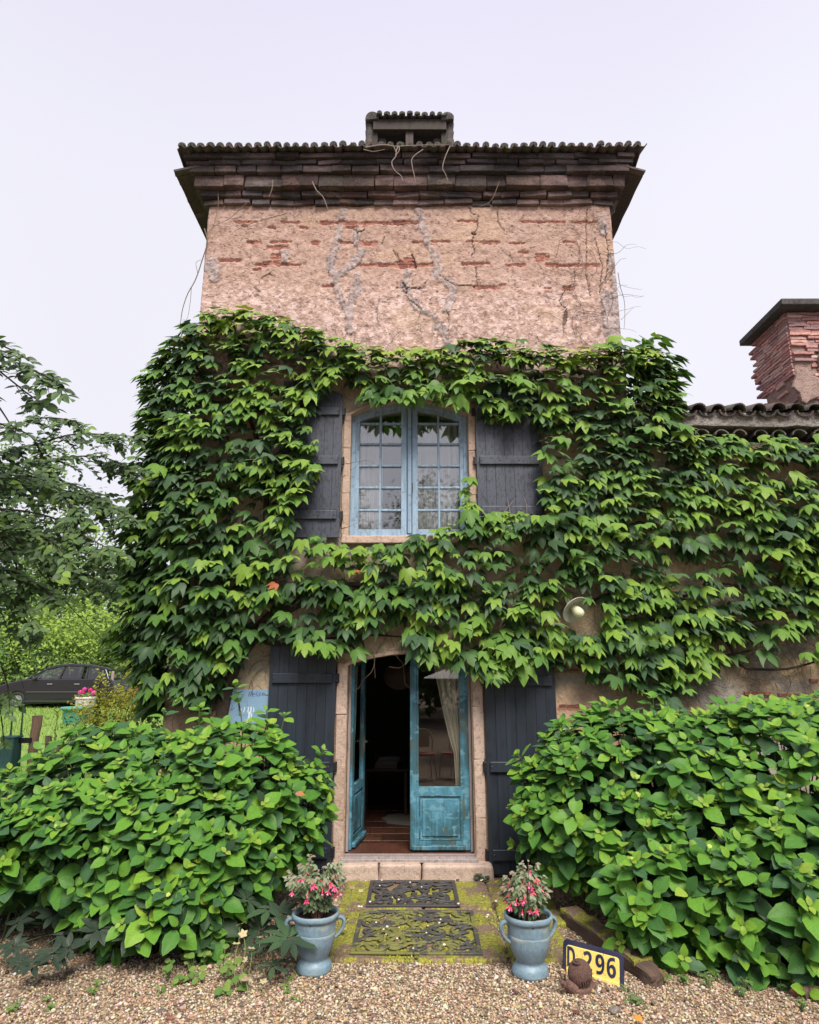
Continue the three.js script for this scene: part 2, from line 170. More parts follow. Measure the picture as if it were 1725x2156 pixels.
// ---------------------------------------------------------------- ground
const lift = (x, z) => 0.62 * step(-x, 3.6, 9) * step(-z, -2.5, 6) + 0.02 * (fbm(x * 0.4 + 50, z * 0.4 + 50, 2, 77) - 0.5) * step(Math.hypot(x, z - 1), 4, 12);
{
  const xs = [], zs = [], axis = (a, lo, hi, fine) => { for (let v = lo; v < -fine; v += 8) a.push(v); for (let v = -fine; v <= hi; v += v < 8 ? 0.5 : 8) a.push(v); };
  axis(xs, -160, 160, 24); axis(zs, -160, 160, 32);
  const P = [], I = [], U = []; for (const z of zs) for (const x of xs) { P.push(x, lift(x, z), z); U.push(x, z); }
  for (let j = 0; j < zs.length - 1; j++) for (let i = 0; i < xs.length - 1; i++) { const a = j * xs.length + i; I.push(a, a + xs.length, a + 1, a + 1, a + xs.length, a + xs.length + 1); }
  const g = new THREE.BufferGeometry(); g.setAttribute('position', new THREE.Float32BufferAttribute(P, 3)); g.setAttribute('uv', new THREE.Float32BufferAttribute(U, 2)); g.setIndex(I); g.computeVertexNormals();
  const t = texFrom(1024, 1024, (u, v) => { const p = fbm(u * 90, v * 90, 2, 61, 90), a = fbm(u * 6, v * 6, 3, 63, 6); return mix3([0.10, 0.07, 0.045], [0.28, 0.20, 0.14], step(p + 0.2 * (a - 0.5), 0.35, 0.65)); });
  const b = texFrom(512, 512, (u, v) => fbm(u * 90, v * 90, 2, 61, 90), false); t.repeat.set(0.7, 0.7); b.repeat.set(0.7, 0.7);
  struct('ground', g, M([1, 1, 1], 0.95, { map: t, bumpMap: b, bumpScale: 0.012 }));
  // lawn beyond the fence
  const LP = [], LI = [], LU = [], nx = 60, nz = 60; for (let j = 0; j <= nz; j++) for (let i = 0; i <= nx; i++) { const x = -34 + 30 * i / nx, z = -30 + 29 * j / nz; LP.push(x, lift(x, z) + 0.03, z); LU.push(x, z); }
  for (let j = 0; j < nz; j++) for (let i = 0; i < nx; i++) { const a = j * (nx + 1) + i; LI.push(a, a + nx + 1, a + 1, a + 1, a + nx + 1, a + nx + 2); }
  const lg = new THREE.BufferGeometry(); lg.setAttribute('position', new THREE.Float32BufferAttribute(LP, 3)); lg.setAttribute('uv', new THREE.Float32BufferAttribute(LU, 2)); lg.setIndex(LI); lg.computeVertexNormals();
  const lt = texFrom(512, 512, (u, v) => mix3([0.10, 0.19, 0.03], [0.21, 0.31, 0.055], fbm(u * 20, v * 20, 4, 65, 20) + 0.5 * (fbm(u * 120, v * 120, 1, 66, 120) - 0.5))); lt.repeat.set(0.35, 0.35);
  struct('lawn', lg, M([1, 1, 1], 0.95, { map: lt }));
  const r = rng(71), n = 26000, im = new THREE.InstancedMesh(bladeFrom([[-0.12, 0, 0], [0.12, 0, 0], [0.03, 0.6, 0.12], [0, 1, 0.35]], [[0, 1, 2], [0, 2, 3]], [[0, 0], [1, 0], [0.5, 0.6], [0.5, 1]]), M([1, 1, 1], 0.9), n), q = new THREE.Quaternion(), m4 = new THREE.Matrix4();
  for (let i = 0; i < n; i++) { const x = r.r(-17, -4.2), z = r.r(-19, -2.2), s = r.r(0.05, 0.11); q.setFromEuler(new THREE.Euler(r.r(-0.3, 0.3), r() * 6.3, r.r(-0.3, 0.3))); im.setMatrixAt(i, m4.compose(V3(x, lift(x, z) + 0.02, z), q, V3(s, s, s))); im.setColorAt(i, col(...mix3([0.10, 0.20, 0.03], [0.24, 0.35, 0.065], r()))); }
  im.name = 'grass'; im.userData.kind = 'stuff'; tag(im, 'short bright green grass of the lawn beside the parked car', 'grass'); im.receiveShadow = true; scene.add(im);
}
{ // gravel: pebbles lying on the ground in front of the house
  const r = rng(81), n = 76000, geo = new THREE.IcosahedronGeometry(1, 0); { const p = geo.attributes.position; for (let i = 0; i < p.count; i++) { const x = p.getX(i), y = p.getY(i), z = p.getZ(i), k = 0.75 + 0.5 * noise3(x * 1.7 + 9, y * 1.7 + 9, z * 1.7 + 9, 3); p.setXYZ(i, x * k * 1.15, y * k * 0.72, z * k); } geo.computeVertexNormals(); }
  const im = new THREE.InstancedMesh(geo, M([1, 1, 1], 0.7), n), q = new THREE.Quaternion(), m4 = new THREE.Matrix4(); let k = 0;
  const C = [[0.52, 0.40, 0.27], [0.62, 0.51, 0.38], [0.42, 0.285, 0.18], [0.27, 0.18, 0.12], [0.70, 0.62, 0.51], [0.16, 0.115, 0.09], [0.52, 0.37, 0.22], [0.24, 0.21, 0.19]];
  while (k < n) {
    const x = r.r(-3.6, 3.8), z = r.r(0.05, 3.5); if (z < 1.93 && x > -0.62 && x < 1.22 && r() < 0.985) continue;
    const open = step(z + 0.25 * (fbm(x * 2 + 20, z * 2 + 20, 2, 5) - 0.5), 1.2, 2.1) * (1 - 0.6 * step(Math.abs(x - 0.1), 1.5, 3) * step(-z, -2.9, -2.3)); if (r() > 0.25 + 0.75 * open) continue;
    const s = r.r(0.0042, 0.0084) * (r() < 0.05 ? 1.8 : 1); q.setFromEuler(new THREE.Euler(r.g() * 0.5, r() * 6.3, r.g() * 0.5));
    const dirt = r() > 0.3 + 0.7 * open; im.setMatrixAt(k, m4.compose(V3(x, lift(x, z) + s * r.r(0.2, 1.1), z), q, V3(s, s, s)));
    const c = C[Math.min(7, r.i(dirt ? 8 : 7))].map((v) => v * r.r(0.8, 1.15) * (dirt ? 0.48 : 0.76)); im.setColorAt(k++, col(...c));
  }
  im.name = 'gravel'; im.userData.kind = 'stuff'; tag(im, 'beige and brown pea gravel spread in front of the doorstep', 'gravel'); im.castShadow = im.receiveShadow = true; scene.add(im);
}
// ---------------------------------------------------------------- the tower house
const HW = 2.66, WT = 8.02, JX = 0.79; // half width of the wall, its top, outer edge of the door jambs
const tower = thing('tower_house', 'tall square house tower of pink plaster and brick half covered in vine', 'house');
tower.updateMatrixWorld(true);
const z1 = (x, y) => onZ(331.2 + x * 0.32, 193.2 + y * 0.32, 0), z2 = (x, y) => onZ(828 + x * 0.32, 193.2 + y * 0.32, 0);
const PPM = 240, TX = 1300, TY = 2000, wallU = (x) => (x + 2.7) / (TX / PPM), wallV = (y) => (y + 0.15) / (TY / PPM);
const brickSpots = []; // exposed bricks: centre, width, height
for (const [x0, x1, y, h] of [[515, 650, 860], [820, 848, 858], [870, 935, 859], [560, 592, 884], [730, 780, 892], [945, 992, 893], [1080, 1220, 862, 22], [1225, 1375, 864, 22], [1250, 1305, 890], [595, 680, 993, 20], [750, 880, 987, 12], [725, 860, 1025, 22], [1020, 1065, 992, 20], [1200, 1290, 992], [1335, 1440, 996, 26], [405, 540, 1107, 18], [650, 745, 1139, 18], [750, 850, 1136, 18], [855, 940, 1138, 12], [638, 672, 1170], [762, 802, 1076], [756, 804, 1095], [760, 806, 1114], [700, 770, 1124], [1095, 1158, 1280], [1320, 1400, 1141], [1410, 1555, 1140, 24], [1560, 1700, 1146, 24], [1600, 1680, 1117], [1630, 1690, 1099], [1385, 1520, 862, 18], [1526, 1600, 864, 18], [1606, 1700, 862, 18]]) { const a = z1(x0, y), b = z1(x1, y); brickSpots.push([(a.x + b.x) / 2, a.y, b.x - a.x, (h ?? 15) * 0.00228]); }
for (const [x0, x1, y, h] of [[0, 85, 860, 20], [90, 170, 856, 18], [430, 548, 852], [850, 900, 855], [905, 982, 856], [1000, 1128, 856, 14], [1180, 1250, 857, 14], [1255, 1335, 857, 12], [132, 190, 989, 14], [262, 318, 986, 12], [325, 370, 986, 11], [490, 552, 987, 12], [570, 695, 990, 20], [770, 860, 994, 10], [1125, 1190, 988, 11], [832, 886, 1056], [945, 1000, 1072], [940, 1020, 1090], [945, 1015, 1108], [30, 140, 1122], [0, 100, 1144, 24], [105, 145, 1142, 24], [160, 255, 1138, 20], [455, 545, 1134, 18], [550, 630, 1132, 16], [752, 865, 1139, 18], [1010, 1065, 1140, 20], [1072, 1200, 1142, 20], [1210, 1355, 1142, 20], [542, 700, 1288, 22], [703, 735, 1273], [1125, 1188, 1293, 24], [1000, 1035, 1291, 10]]) { const a = z2(x0, y), b = z2(x1, y); brickSpots.push([(a.x + b.x) / 2, a.y, b.x - a.x, (h ?? 15) * 0.00228]); }
for (const [px0, px1, py, h] of [[1178, 1228, 1487, 0.04], [1178, 1262, 1519, 0.045], [1180, 1240, 1545, 0.04], [1178, 1225, 1380, 0.035], [1175, 1218, 1410, 0.03], [466, 482, 1478, 0.06], [464, 484, 1496, 0.045], [450, 463, 1504, 0.04]]) { const a = onZ(px0, py), b = onZ(px1, py); brickSpots.push([(a.x + b.x) / 2, a.y, b.x - a.x, h]); }
const masks = (() => { // grey mortar repairs (red), cracks (green), bare brick patches (blue)
  const cv = document.createElement('canvas'); cv.width = TX; cv.height = TY; const c = cv.getContext('2d'), r = rng(91), X = (x) => (x + 2.7) * PPM, Y = (y) => TY - (y + 0.15) * PPM; c.fillStyle = '#000'; c.fillRect(0, 0, TX, TY); c.globalCompositeOperation = 'lighter'; c.lineCap = c.lineJoin = 'round';
  const path = (pts, w, s, j) => { c.strokeStyle = s; let [px, py] = [X(pts[0].x), Y(pts[0].y)]; for (let i = 1; i < pts.length; i++) { const qx = X(pts[i].x), qy = Y(pts[i].y), n = Math.max(2, Math.round(Math.hypot(qx - px, qy - py) / 5)); let ax = px, ay = py; for (let k = 1; k <= n; k++) { const bx = mix(px, qx, k / n) + r.g() * j, by = mix(py, qy, k / n) + r.g() * j; c.lineWidth = w * r.r(0.8, 1.2); c.beginPath(); c.moveTo(ax, ay); c.lineTo(bx, by); c.stroke(); ax = bx; ay = by; } [px, py] = [qx, qy]; } };
  const A = (l) => l.map((p) => z1(...p)), B = (l) => l.map((p) => z2(...p));
  for (const l of [A([[1225, 780], [1215, 870], [1190, 960], [1165, 1040], [1150, 1100], [1135, 1160], [1180, 1220], [1185, 1300], [1230, 1380], [1265, 1470], [1268, 1580]]), A([[1325, 890], [1320, 980], [1345, 1040], [1310, 1120], [1230, 1180], [1180, 1210]]), A([[1322, 1200], [1310, 1300], [1280, 1400], [1265, 1460]]), B([[165, 780], [200, 880], [230, 980], [270, 1080], [300, 1150], [290, 1210], [370, 1270], [388, 1340], [352, 1440]]), B([[100, 1180], [80, 1260], [120, 1350], [190, 1440], [270, 1470], [320, 1560], [350, 1640]])]) path(l, 20, 'rgb(165,0,0)', 3);
  path(A([[835, 1040], [850, 1110]]), 24, 'rgb(190,0,0)', 2); path(B([[1440, 1080], [1470, 1250], [1490, 1500], [1500, 1660]]), 26, 'rgb(110,0,0)', 6); path(B([[1420, 1330], [1440, 1500], [1470, 1650]]), 40, 'rgb(70,0,0)', 9); path(A([[340, 1110], [390, 1230]]), 34, 'rgb(60,0,0)', 8); path(B([[1380, 830], [1395, 930]]), 26, 'rgb(70,0,0)', 5);
  for (const l of [B([[500, 755], [515, 800], [560, 815], [555, 900], [530, 940], [520, 1000], [537, 1050], [515, 1080]]), B([[690, 785], [690, 850], [712, 890], [735, 920]]), A([[1290, 900], [1320, 930], [1375, 905]]), A([[1320, 930], [1315, 980]]), B([[120, 1070], [140, 1100], [150, 1150]]), B([[0, 1040], [40, 1110]]), B([[1200, 1180], [1195, 1260], [1130, 1310], [1095, 1380], [1140, 1430], [1120, 1530], [1125, 1600]]), B([[310, 1210], [400, 1275], [540, 1285]]), B([[190, 1440], [120, 1370]]), B([[350, 1440], [372, 1490]]), A([[1575, 1060], [1600, 1115]]), A([[1480, 1000], [1495, 950]]), B([[20, 1290], [200, 1290], [215, 1250]]), A([[690, 1225], [740, 1195], [765, 1215]]), A([[640, 1290], [680, 1320]]), B([[545, 1150], [555, 1280]]), B([[1280, 770], [1270, 900], [1275, 1050], [1270, 1200], [1300, 1350]]), B([[1330, 960], [1380, 1150], [1360, 1330]]), B([[1395, 890], [1420, 1060], [1400, 1260]])]) path(l, 2.1, 'rgb(0,210,0)', 1.7);
  path(B([[1140, 1450], [1125, 1530]]), 10, 'rgb(0,230,0)', 2.5); path(B([[125, 1070], [150, 1155]]), 5, 'rgb(0,230,0)', 1.5); path(A([[1620, 1260], [1640, 1300]]), 7, 'rgb(0,230,0)', 1.5); path(B([[520, 930], [545, 938]]), 6, 'rgb(0,230,0)', 1.5);
  for (let i = 0; i < 60; i++) { const p = V3(r.r(-2.6, 2.6), r.r(5.8, 7.9), 0), l = [p]; let a = r() * 6.3; for (let k = 0; k < 4; k++) { a += r.g(); l.push(V3(l[k].x + Math.cos(a) * 0.07, l[k].y + Math.sin(a) * 0.09, 0)); } path(l, 1.1, 'rgb(0,130,0)', 1.4); }
  for (let i = 0; i < 70; i++) { const p = V3(r.r(-2.6, 2.6), r.r(0.3, 5.8), 0), l = [p]; let a = r() * 6.3; for (let k = 0; k < 5; k++) { a += r.g(); l.push(V3(l[k].x + Math.cos(a) * 0.08, l[k].y + Math.sin(a) * 0.1, 0)); } path(l, 1.4, 'rgb(0,150,0)', 1.6); }
  for (const [x, y, w, h] of brickSpots) { c.fillStyle = 'rgb(0,0,220)'; const n = Math.ceil(w / 0.03); for (let i = 0; i <= n; i++) { c.beginPath(); c.ellipse(X(x - w / 2 + (w * i) / n), Y(y), 5, (h / 2) * PPM * r.r(0.9, 1.5), 0, 0, 7); c.fill(); } }
  return c.getImageData(0, 0, TX, TY).data;
})();
const maskAt = (x, y, ch) => { const i = Math.round((x + 2.7) * PPM), j = Math.round(TY - (y + 0.15) * PPM); return i < 0 || j < 0 || i >= TX || j >= TY ? 0 : masks[(j * TX + i) * 4 + ch] / 255; };
const wallTex = texFrom(TX, TY, (u, v) => {
  const x = u * TX / PPM - 2.7, y = v * TY / PPM - 0.15, w = 0.05 * (fbm(x * 16 + 90, y * 16 + 90, 3, 2) - 0.5);
  const a = fbm(x * 1.4 + 40, y * 1.8 + 40, 4, 101), f = fbm(x * 34 + 200, y * 34 + 200, 3, 103), p = fbm(x * 19 + 300, y * 23 + 300, 3, 105), pale = step(p + 0.3 * (f - 0.5), 0.50, 0.64), low = clamp(1 - step(y + 0.5 * (a - 0.5), 6.5, 7.0)) * step(y, 5.3, 5.7);
  let c = mix3([0.42, 0.285, 0.225], [0.48, 0.34, 0.275], a); c = mix3(c, [0.57, 0.42, 0.375], 0.5 * low); c = mix3(c, [0.69, 0.56, 0.52], pale * (0.18 + 0.55 * low)); c = mix3(c, [0.25, 0.155, 0.125], 0.4 * step(p + 0.35 * (f - 0.5), 0.36, 0.26)); c = mix3(c, [0.20, 0.12, 0.10], 0.75 * step(fbm(x * 26 + 11, y * 38 + 17, 2, 108) + 0.15 * low * 0, 0.30, 0.22)); 
  if (y < 5.7) { const d = mix3([0.44, 0.34, 0.22], [0.52, 0.44, 0.33], a); const gr = step(fbm(x * 3 + 7, y * 3 + 7, 4, 107), 0.46, 0.6); c = mix3(mix3(mix3(d, [0.34, 0.31, 0.28], 0.7 * gr), [0.58, 0.38, 0.26], 0.75 * step(1.95 + 0.5 * (a - 0.5) - y, 0, 0.3)), c, step(y, 5.3, 5.7)); }
  const ox = step(fbm(x * 1.1 + 3, y * 2.2 + 3, 3, 109), 0.6, 0.72); c = mix3(c, [0.58, 0.42, 0.27], 0.28 * ox);
  c = mix3(c, mix3([0.22, 0.19, 0.19], [0.48, 0.42, 0.405], clamp(0.5 + 1.6 * (p - 0.5) + 1.2 * (f - 0.5))), 0.85 * step(maskAt(x + 3 * w + 0.05 * (p - 0.5), y + 2 * w + 0.05 * (f - 0.5), 0) + 0.7 * (p - 0.5) + 0.3 * (f - 0.5), 0.25, 0.5));
  c = mix3(c, [0.40, 0.16, 0.11], 0.8 * step(maskAt(x + w * 0.5, y + w * 0.5, 2), 0.3, 0.6)); c = mix3(c, [0.10, 0.065, 0.055], 0.8 * step(maskAt(x, y, 1), 0.2, 0.6));
  const k = 0.80 + 0.36 * (f - 0.5), pk = step(y, 5.3, 5.8); return [c[0] * k * mix(1, 1.03, pk), c[1] * k * mix(1, 0.98, pk), c[2] * k * mix(1, 1.02, pk)];
}, true, false);
wallTex.wrapS = wallTex.wrapT = THREE.ClampToEdgeWrapping;
const mWall = M([1, 1, 1], 0.95, { map: wallTex, bumpMap: rep(stoneBump, 5, 8), bumpScale: 0.012 });
const wallUV = (g) => { const p = g.attributes.position, u = new Float32Array(p.count * 2); for (let i = 0; i < p.count; i++) { u[2 * i] = clamp(wallU(p.getX(i) + 0.3 * p.getZ(i)), 0.002, 0.998); u[2 * i + 1] = clamp(wallV(p.getY(i)), 0.002, 0.998); } g.setAttribute('uv', new THREE.BufferAttribute(u, 2)); return g; };
const wallZ = (x, y) => { const w = 0.05 * (fbm(x * 16 + 90, y * 16 + 90, 3, 2) - 0.5), f = fbm(x * 9 + 60, y * 11 + 60, 3, 111), a = fbm(x * 1.4 + 40, y * 1.8 + 40, 4, 101); return 0.02 * (f - 0.5) + 0.03 * (a - 0.5) + 0.012 * step(maskAt(x + w, y + w, 0), 0.25, 0.5) - 0.022 * step(maskAt(x, y, 1), 0.3, 0.7) - 0.014 * step(maskAt(x + w * 0.5, y + w * 0.5, 2), 0.3, 0.6); };
{ // upper face with its relief, and the wall behind it
  const nx = 430, ny = 200, y0 = 5.6, g = new THREE.PlaneGeometry(2 * HW, WT - y0, nx, ny).translate(0, (WT + y0) / 2, 0), p = g.attributes.position;
  for (let i = 0; i < p.count; i++) { const x = p.getX(i), y = p.getY(i), e = Math.min(1, (HW - Math.abs(x)) / 0.02); p.setZ(i, e < 0.3 ? -0.03 : wallZ(x, y) - 0.015 * (1 - e)); if (e < 0.3) p.setX(i, Math.sign(x) * (HW + 0.012 * (fbm(1, y * 6, 3, 5) - 0.5))); } g.computeVertexNormals();
  part(tower, 'plaster_wall', wallUV(g), mWall);
  const core = merge([box(2 * HW - 0.01, WT - y0, 0.4, 0, (WT + y0) / 2, -0.25)].concat([-1, 1].map((s) => box(0.4, WT + 0.2, 4.6, s * (HW - 0.203), WT / 2 - 0.1, -2.75)))).toNonIndexed();
  part(tower, 'wall', wallUV(core), mWall); part(tower, 'wall', wallUV(box(2 * HW - 0.81, WT + 0.2, 0.4, 0, WT / 2 - 0.1, -4.85)), mWall);
}
const arch = (x, hw, spring, rise) => spring + rise * (1 - (x / hw) ** 2);
function archPath(P, hw, y0, spring, rise, n = 16) { P.moveTo(-hw, y0); P.lineTo(hw, y0); for (let i = 0; i <= n; i++) { const x = hw - (2 * hw * i) / n; P.lineTo(x, arch(x, hw, spring, rise)); } P.closePath(); return P; }
const DOOR = [0.675, 0.18, 2.10, 0.12], WIN = [0.70, 3.54, 5.05, 0.18];
{
  const s = new THREE.Shape(); s.moveTo(-HW, -0.2); s.lineTo(HW, -0.2); s.lineTo(HW, 5.6); s.lineTo(-HW, 5.6); s.closePath();
  s.holes.push(archPath(new THREE.Path(), ...DOOR), archPath(new THREE.Path(), ...WIN));
  part(tower, 'wall', wallUV(new THREE.ExtrudeGeometry(s, { depth: 0.44, bevelEnabled: false }).translate(0, 0, -0.45)), mWall);
}
{ // bricks left bare in the plaster
  const r = rng(95); for (const [x, y, w, h] of brickSpots) { const z = y > 5.6 ? wallZ(x, y) : -0.01; part(tower, 'brick', uvBox(rough(new THREE.BoxGeometry(w * 0.97, h * 0.86, 0.05, Math.max(2, Math.round(w / 0.05)), 1, 1), 0.007, 26, r.i(90)).translate(x, y, z - 0.024), 1), mBrick[r.i(4)]); }
}
{ // stone surrounds of door and window
  const r = rng(97), blocks = (xs, y0, y1, n, w, d, z) => { for (const s of xs) { let y = y0; for (let i = 0; i < n; i++) { const h = (y1 - y0) / n * (i === n - 1 ? 1 : r.r(0.9, 1.1)), top = i === n - 1 ? y1 : Math.min(y + h, y1); part(tower, 'jamb_stone', uvBox(rough(rbox(w, top - y - 0.002, d, 0.008, 0, 0, 0, 2), 0.012, 13, r.i(99)).translate(s, (y + top) / 2, z), 1), mJamb[r.i(3)]); y = top; } } };
  blocks([-0.733, 0.736], 0.0, 2.12, 4, 0.112, 0.2, -0.068); blocks([-0.745, 0.745], 3.53, 5.06, 3, 0.085, 0.2, -0.076);
  for (const [hw, sp, ri, t, n] of [[0.675, 2.10, 0.12, 0.04, 2], [0.70, 5.05, 0.18, 0.03, 2]]) for (let i = 0; i < n; i++) { const xa = -hw - 0.08 + (2 * hw + 0.16) * i / n, xb = -hw - 0.08 + (2 * hw + 0.16) * (i + 1) / n - 0.002, s = new THREE.Shape(), f = (x) => arch(x, hw, sp, ri); s.moveTo(xa, f(xa)); for (let k = 1; k <= 4; k++) { const x = mix(xa, xb, k / 4); s.lineTo(x, f(x)); } for (let k = 4; k >= 0; k--) { const x = mix(xa, xb, k / 4); s.lineTo(x, f(x) + t); } part(tower, 'lintel_stone', uvBox(rough(new THREE.ExtrudeGeometry(s, { depth: 0.2, bevelEnabled: false, steps: 2 }).translate(0, 0, -0.175), 0.006, 11, r.i(50))), mJamb[r.i(3)]); }
  part(tower, 'window_sill', uvBox(rough(rbox(1.56, 0.09, 0.24, 0.015, 0, 3.49, -0.03, 2), 0.008, 9, 4)), mJamb[0]);
  for (const [a, b] of [[-0.80, -0.31], [-0.307, 0.12], [0.123, 0.84]]) part(tower, 'doorstep_stone', uvBox(rough(rbox(b - a, 0.17, 0.30, 0.03, 0, 0, 0, 3), 0.02, 8, r.i(50)).translate((a + b) / 2, 0.07, 0.045), 1), mJamb[r.i(3)]);
  part(tower, 'threshold', uvBox(rbox(1.40, 0.035, 0.16, 0.006, 0, 0.168, 0.02)), woodMat([0.42, 0.36, 0.36], 0.55)); part(tower, 'threshold_rail', rbox(1.36, 0.022, 0.02, 0.004, 0, 0.196, -0.02), woodMat([0.36, 0.30, 0.30], 0.5));
}
{ // brick cornice stepping out in four courses, returned along both sides, with the tile edge on top
  const r = rng(99), rows = [[8.0, 8.075, 0.045, 0.30], [8.085, 8.165, 0.09, 0.27], [8.18, 8.345, 0.165, 0.36], [8.352, 8.45, 0.225, 0.33], [8.452, 8.512, 0.258, 0.36], [8.516, 8.588, 0.29, 0.42]];
  rows.forEach(([y0, y1, pr, len], k) => {
    const W = HW + pr * 0.95; let x = -W; while (x < W - 0.02) { let l = len * r.r(0.7, 1.35); if (x + l > W - 0.12) l = W - x; const d = pr + 0.2, g = rough(rbox(l - 0.004, (y1 - y0) * r.r(0.97, 1.06), d, 0.012, 0, 0, 0, 2), 0.018, 8, r.i(99)); g.rotateZ(r.g() * 0.014); part(tower, 'cornice_brick', uvBox(g.translate(x + l / 2, (y0 + y1) / 2 + r.g() * 0.005, pr + r.g() * 0.012 - d / 2), 1), mCornice[k < 2 ? [4, 2, 0, 1][r.i(4)] : k === 2 ? [2, 0, 4, 2, 5][r.i(5)] : [1, 3, 0, 3][r.i(4)]]); x += l; }
    for (const s of [-1, 1]) { let z = pr - 0.2; while (z > -5.05) { const l = 0.62 * r.r(0.8, 1.2); part(tower, 'cornice_brick', uvBox(rough(rbox(pr + 0.2, y1 - y0, l - 0.01, 0.01, 0, 0, 0), 0.01, 9, r.i(99)).translate(s * (HW + pr / 2 - 0.1), (y0 + y1) / 2, z - l / 2), 1), mCornice[[1, 3, 1, 0][r.i(4)]]); z -= l; } }
  });
  const half = (rad, len, t = 0.014) => { const s = new THREE.Shape(); for (let i = 0; i <= 8; i++) { const a = Math.PI * i / 8; s[i ? 'lineTo' : 'moveTo'](rad * Math.cos(a), rad * 0.85 * Math.sin(a)); } for (let i = 8; i >= 0; i--) { const a = Math.PI * i / 8; s.lineTo((rad - t) * Math.cos(a), (rad - t) * 0.85 * Math.sin(a)); } return new THREE.ExtrudeGeometry(s, { depth: len, bevelEnabled: false, curveSegments: 2 }); };
  const solid = (rad, len) => { const s = new THREE.Shape(); s.moveTo(rad, -0.012); for (let i = 0; i <= 8; i++) { const a = Math.PI * i / 8; s.lineTo(rad * Math.cos(a), rad * 0.62 * Math.sin(a)); } s.lineTo(-rad, -0.012); s.closePath(); return new THREE.ExtrudeGeometry(s, { depth: len, bevelEnabled: true, bevelSize: 0.004, bevelThickness: 0.006, bevelSegments: 1, curveSegments: 2 }); }, cover = [0, 1, 2, 3].map((i) => uvBox(rough(solid(0.044, 0.42), 0.008, 13, i * 9), 1)), channel = [0, 1].map((i) => uvBox(rough(half(0.058, 0.4).rotateZ(Math.PI), 0.005, 12, i * 7 + 3), 1));
  // front row
  for (let i = 0; i < 49; i++) { const x = -2.94 + i * 0.1225 + r.g() * 0.008; for (const [g, dy, dz, nm] of [[cover[r.i(4)], 0.012, r.g() * 0.012, 'roof_tile'], [channel[r.i(2)], 0.014, 0.02 + r.g() * 0.01, 'roof_tile']]) { const m = part(tower, nm, g, mTile[r.i(5)]); m.rotation.set(0.28, Math.PI + r.g() * 0.05, r.g() * 0.06); m.position.set(x + (g === cover[0] || cover.includes(g) ? 0 : 0.061), 8.60 + dy + r.g() * 0.008 + 0.05 * (fbm(x * 0.9 + 20, 4.5, 3, 88) - 0.5), 0.385 + dz); m.rotation.order = 'YXZ'; m.rotation.x = -0.28; } }
  // side rows, laid outwards and a little lower
  for (const s of [-1, 1]) { for (let i = 0; i < 32; i++) { const m = part(tower, 'roof_tile', cover[r.i(4)], mTile[r.i(5)]); m.rotation.order = 'YXZ'; m.rotation.set(-0.3, -s * Math.PI / 2 + r.g() * 0.05, r.g() * 0.05); m.position.set(s * 3.06, 8.35 + r.g() * 0.008, 0.2 - i * 0.16); }
    part(tower, 'eave_board', uvBox(rough(new THREE.BoxGeometry(0.42, 0.035, 5.2, 2, 1, 20), 0.006, 5, 3).rotateZ(-s * 0.28).translate(s * 2.86, 8.40, -2.45)), woodMat([0.10, 0.08, 0.075], 0.9));
    part(tower, 'verge_tile', uvBox(rough(half(0.07, 0.34).rotateX(-0.2).translate(s * 2.93, 8.5, 0.02), 0.01, 9, 3)), mTile[1]); }
  // hipped roof above
  const rf = new THREE.BufferGeometry(), a = 2.86, zf = 0.2, zb = -5.25, yb = 8.60; rf.setAttribute('position', new THREE.Float32BufferAttribute([-a, yb, zf, a, yb, zf, a, yb, zb, -a, yb, zb, 0, yb + 0.86, -2.5], 3)); rf.setIndex([0, 1, 4, 1, 2, 4, 2, 3, 4, 3, 0, 4, 0, 2, 1, 0, 3, 2]);
  part(tower, 'roof', uvBox(rf), mTile[2]);
  // dormer
  const dz = -1.3, D = sub(tower, 'dormer'), mw = woodMat([0.05, 0.042, 0.04], 0.9), mw2 = woodMat([0.10, 0.082, 0.075], 0.9);
  for (const s of [-1, 1]) { part(D, 'side_post', uvBox(rough(box(0.10, 1.66, 0.14, s * 0.56, 9.74, dz), 0.008, 6, 3)), mw); part(D, 'side_wall', uvBox(box(0.06, 1.55, 1.6, s * 0.63, 9.70, dz - 0.9)), mDark); part(D, 'bracket', uvBox(rough(rbox(0.15, 0.22, 0.09, 0.05, s * 0.44, 10.27, dz - 0.04, 3), 0.03, 5, s > 0 ? 5 : 12)), mw2);
    for (let i = 0; i < 10; i++) { const m = part(D, 'cheek_tile', uvBox(rough(new THREE.CylinderGeometry(0.072, 0.058, 0.175, 10, 2), 0.008, 9, i * 5 + (s > 0 ? 3 : 0)), 1), mTile[(i + 2) % 5]); m.rotation.set(0.05, r() * 3, r.g() * 0.04); m.position.set(s * (0.645 + r.g() * 0.006), 9.02 + i * 0.168, dz + 0.02); }
    const hip = part(D, 'hip_tile', cover[s > 0 ? 1 : 2], mTile[0]); hip.rotation.order = 'YXZ'; hip.rotation.set(-0.22, Math.PI, 0); hip.position.set(s * 0.60, 10.615, dz + 0.15); hip.scale.set(2.1, 2.9, 2.6); }
  part(D, 'lintel', uvBox(rough(box(1.16, 0.20, 0.13, 0, 10.51, dz + 0.06), 0.012, 4, 8)), woodMat([0.07, 0.056, 0.052], 0.9)); part(D, 'king_post', uvBox(rough(box(0.12, 0.33, 0.12, 0, 10.26, dz + 0.02), 0.01, 6, 9)), mw2); part(D, 'back_wall', box(1.2, 1.55, 0.06, 0, 9.7, dz - 0.95), mDark);
  part(D, 'sill_stone', uvBox(rough(rbox(0.5, 0.2, 0.2, 0.05, -0.05, 9.92, dz - 0.3, 2), 0.05, 4, 9)), mw);
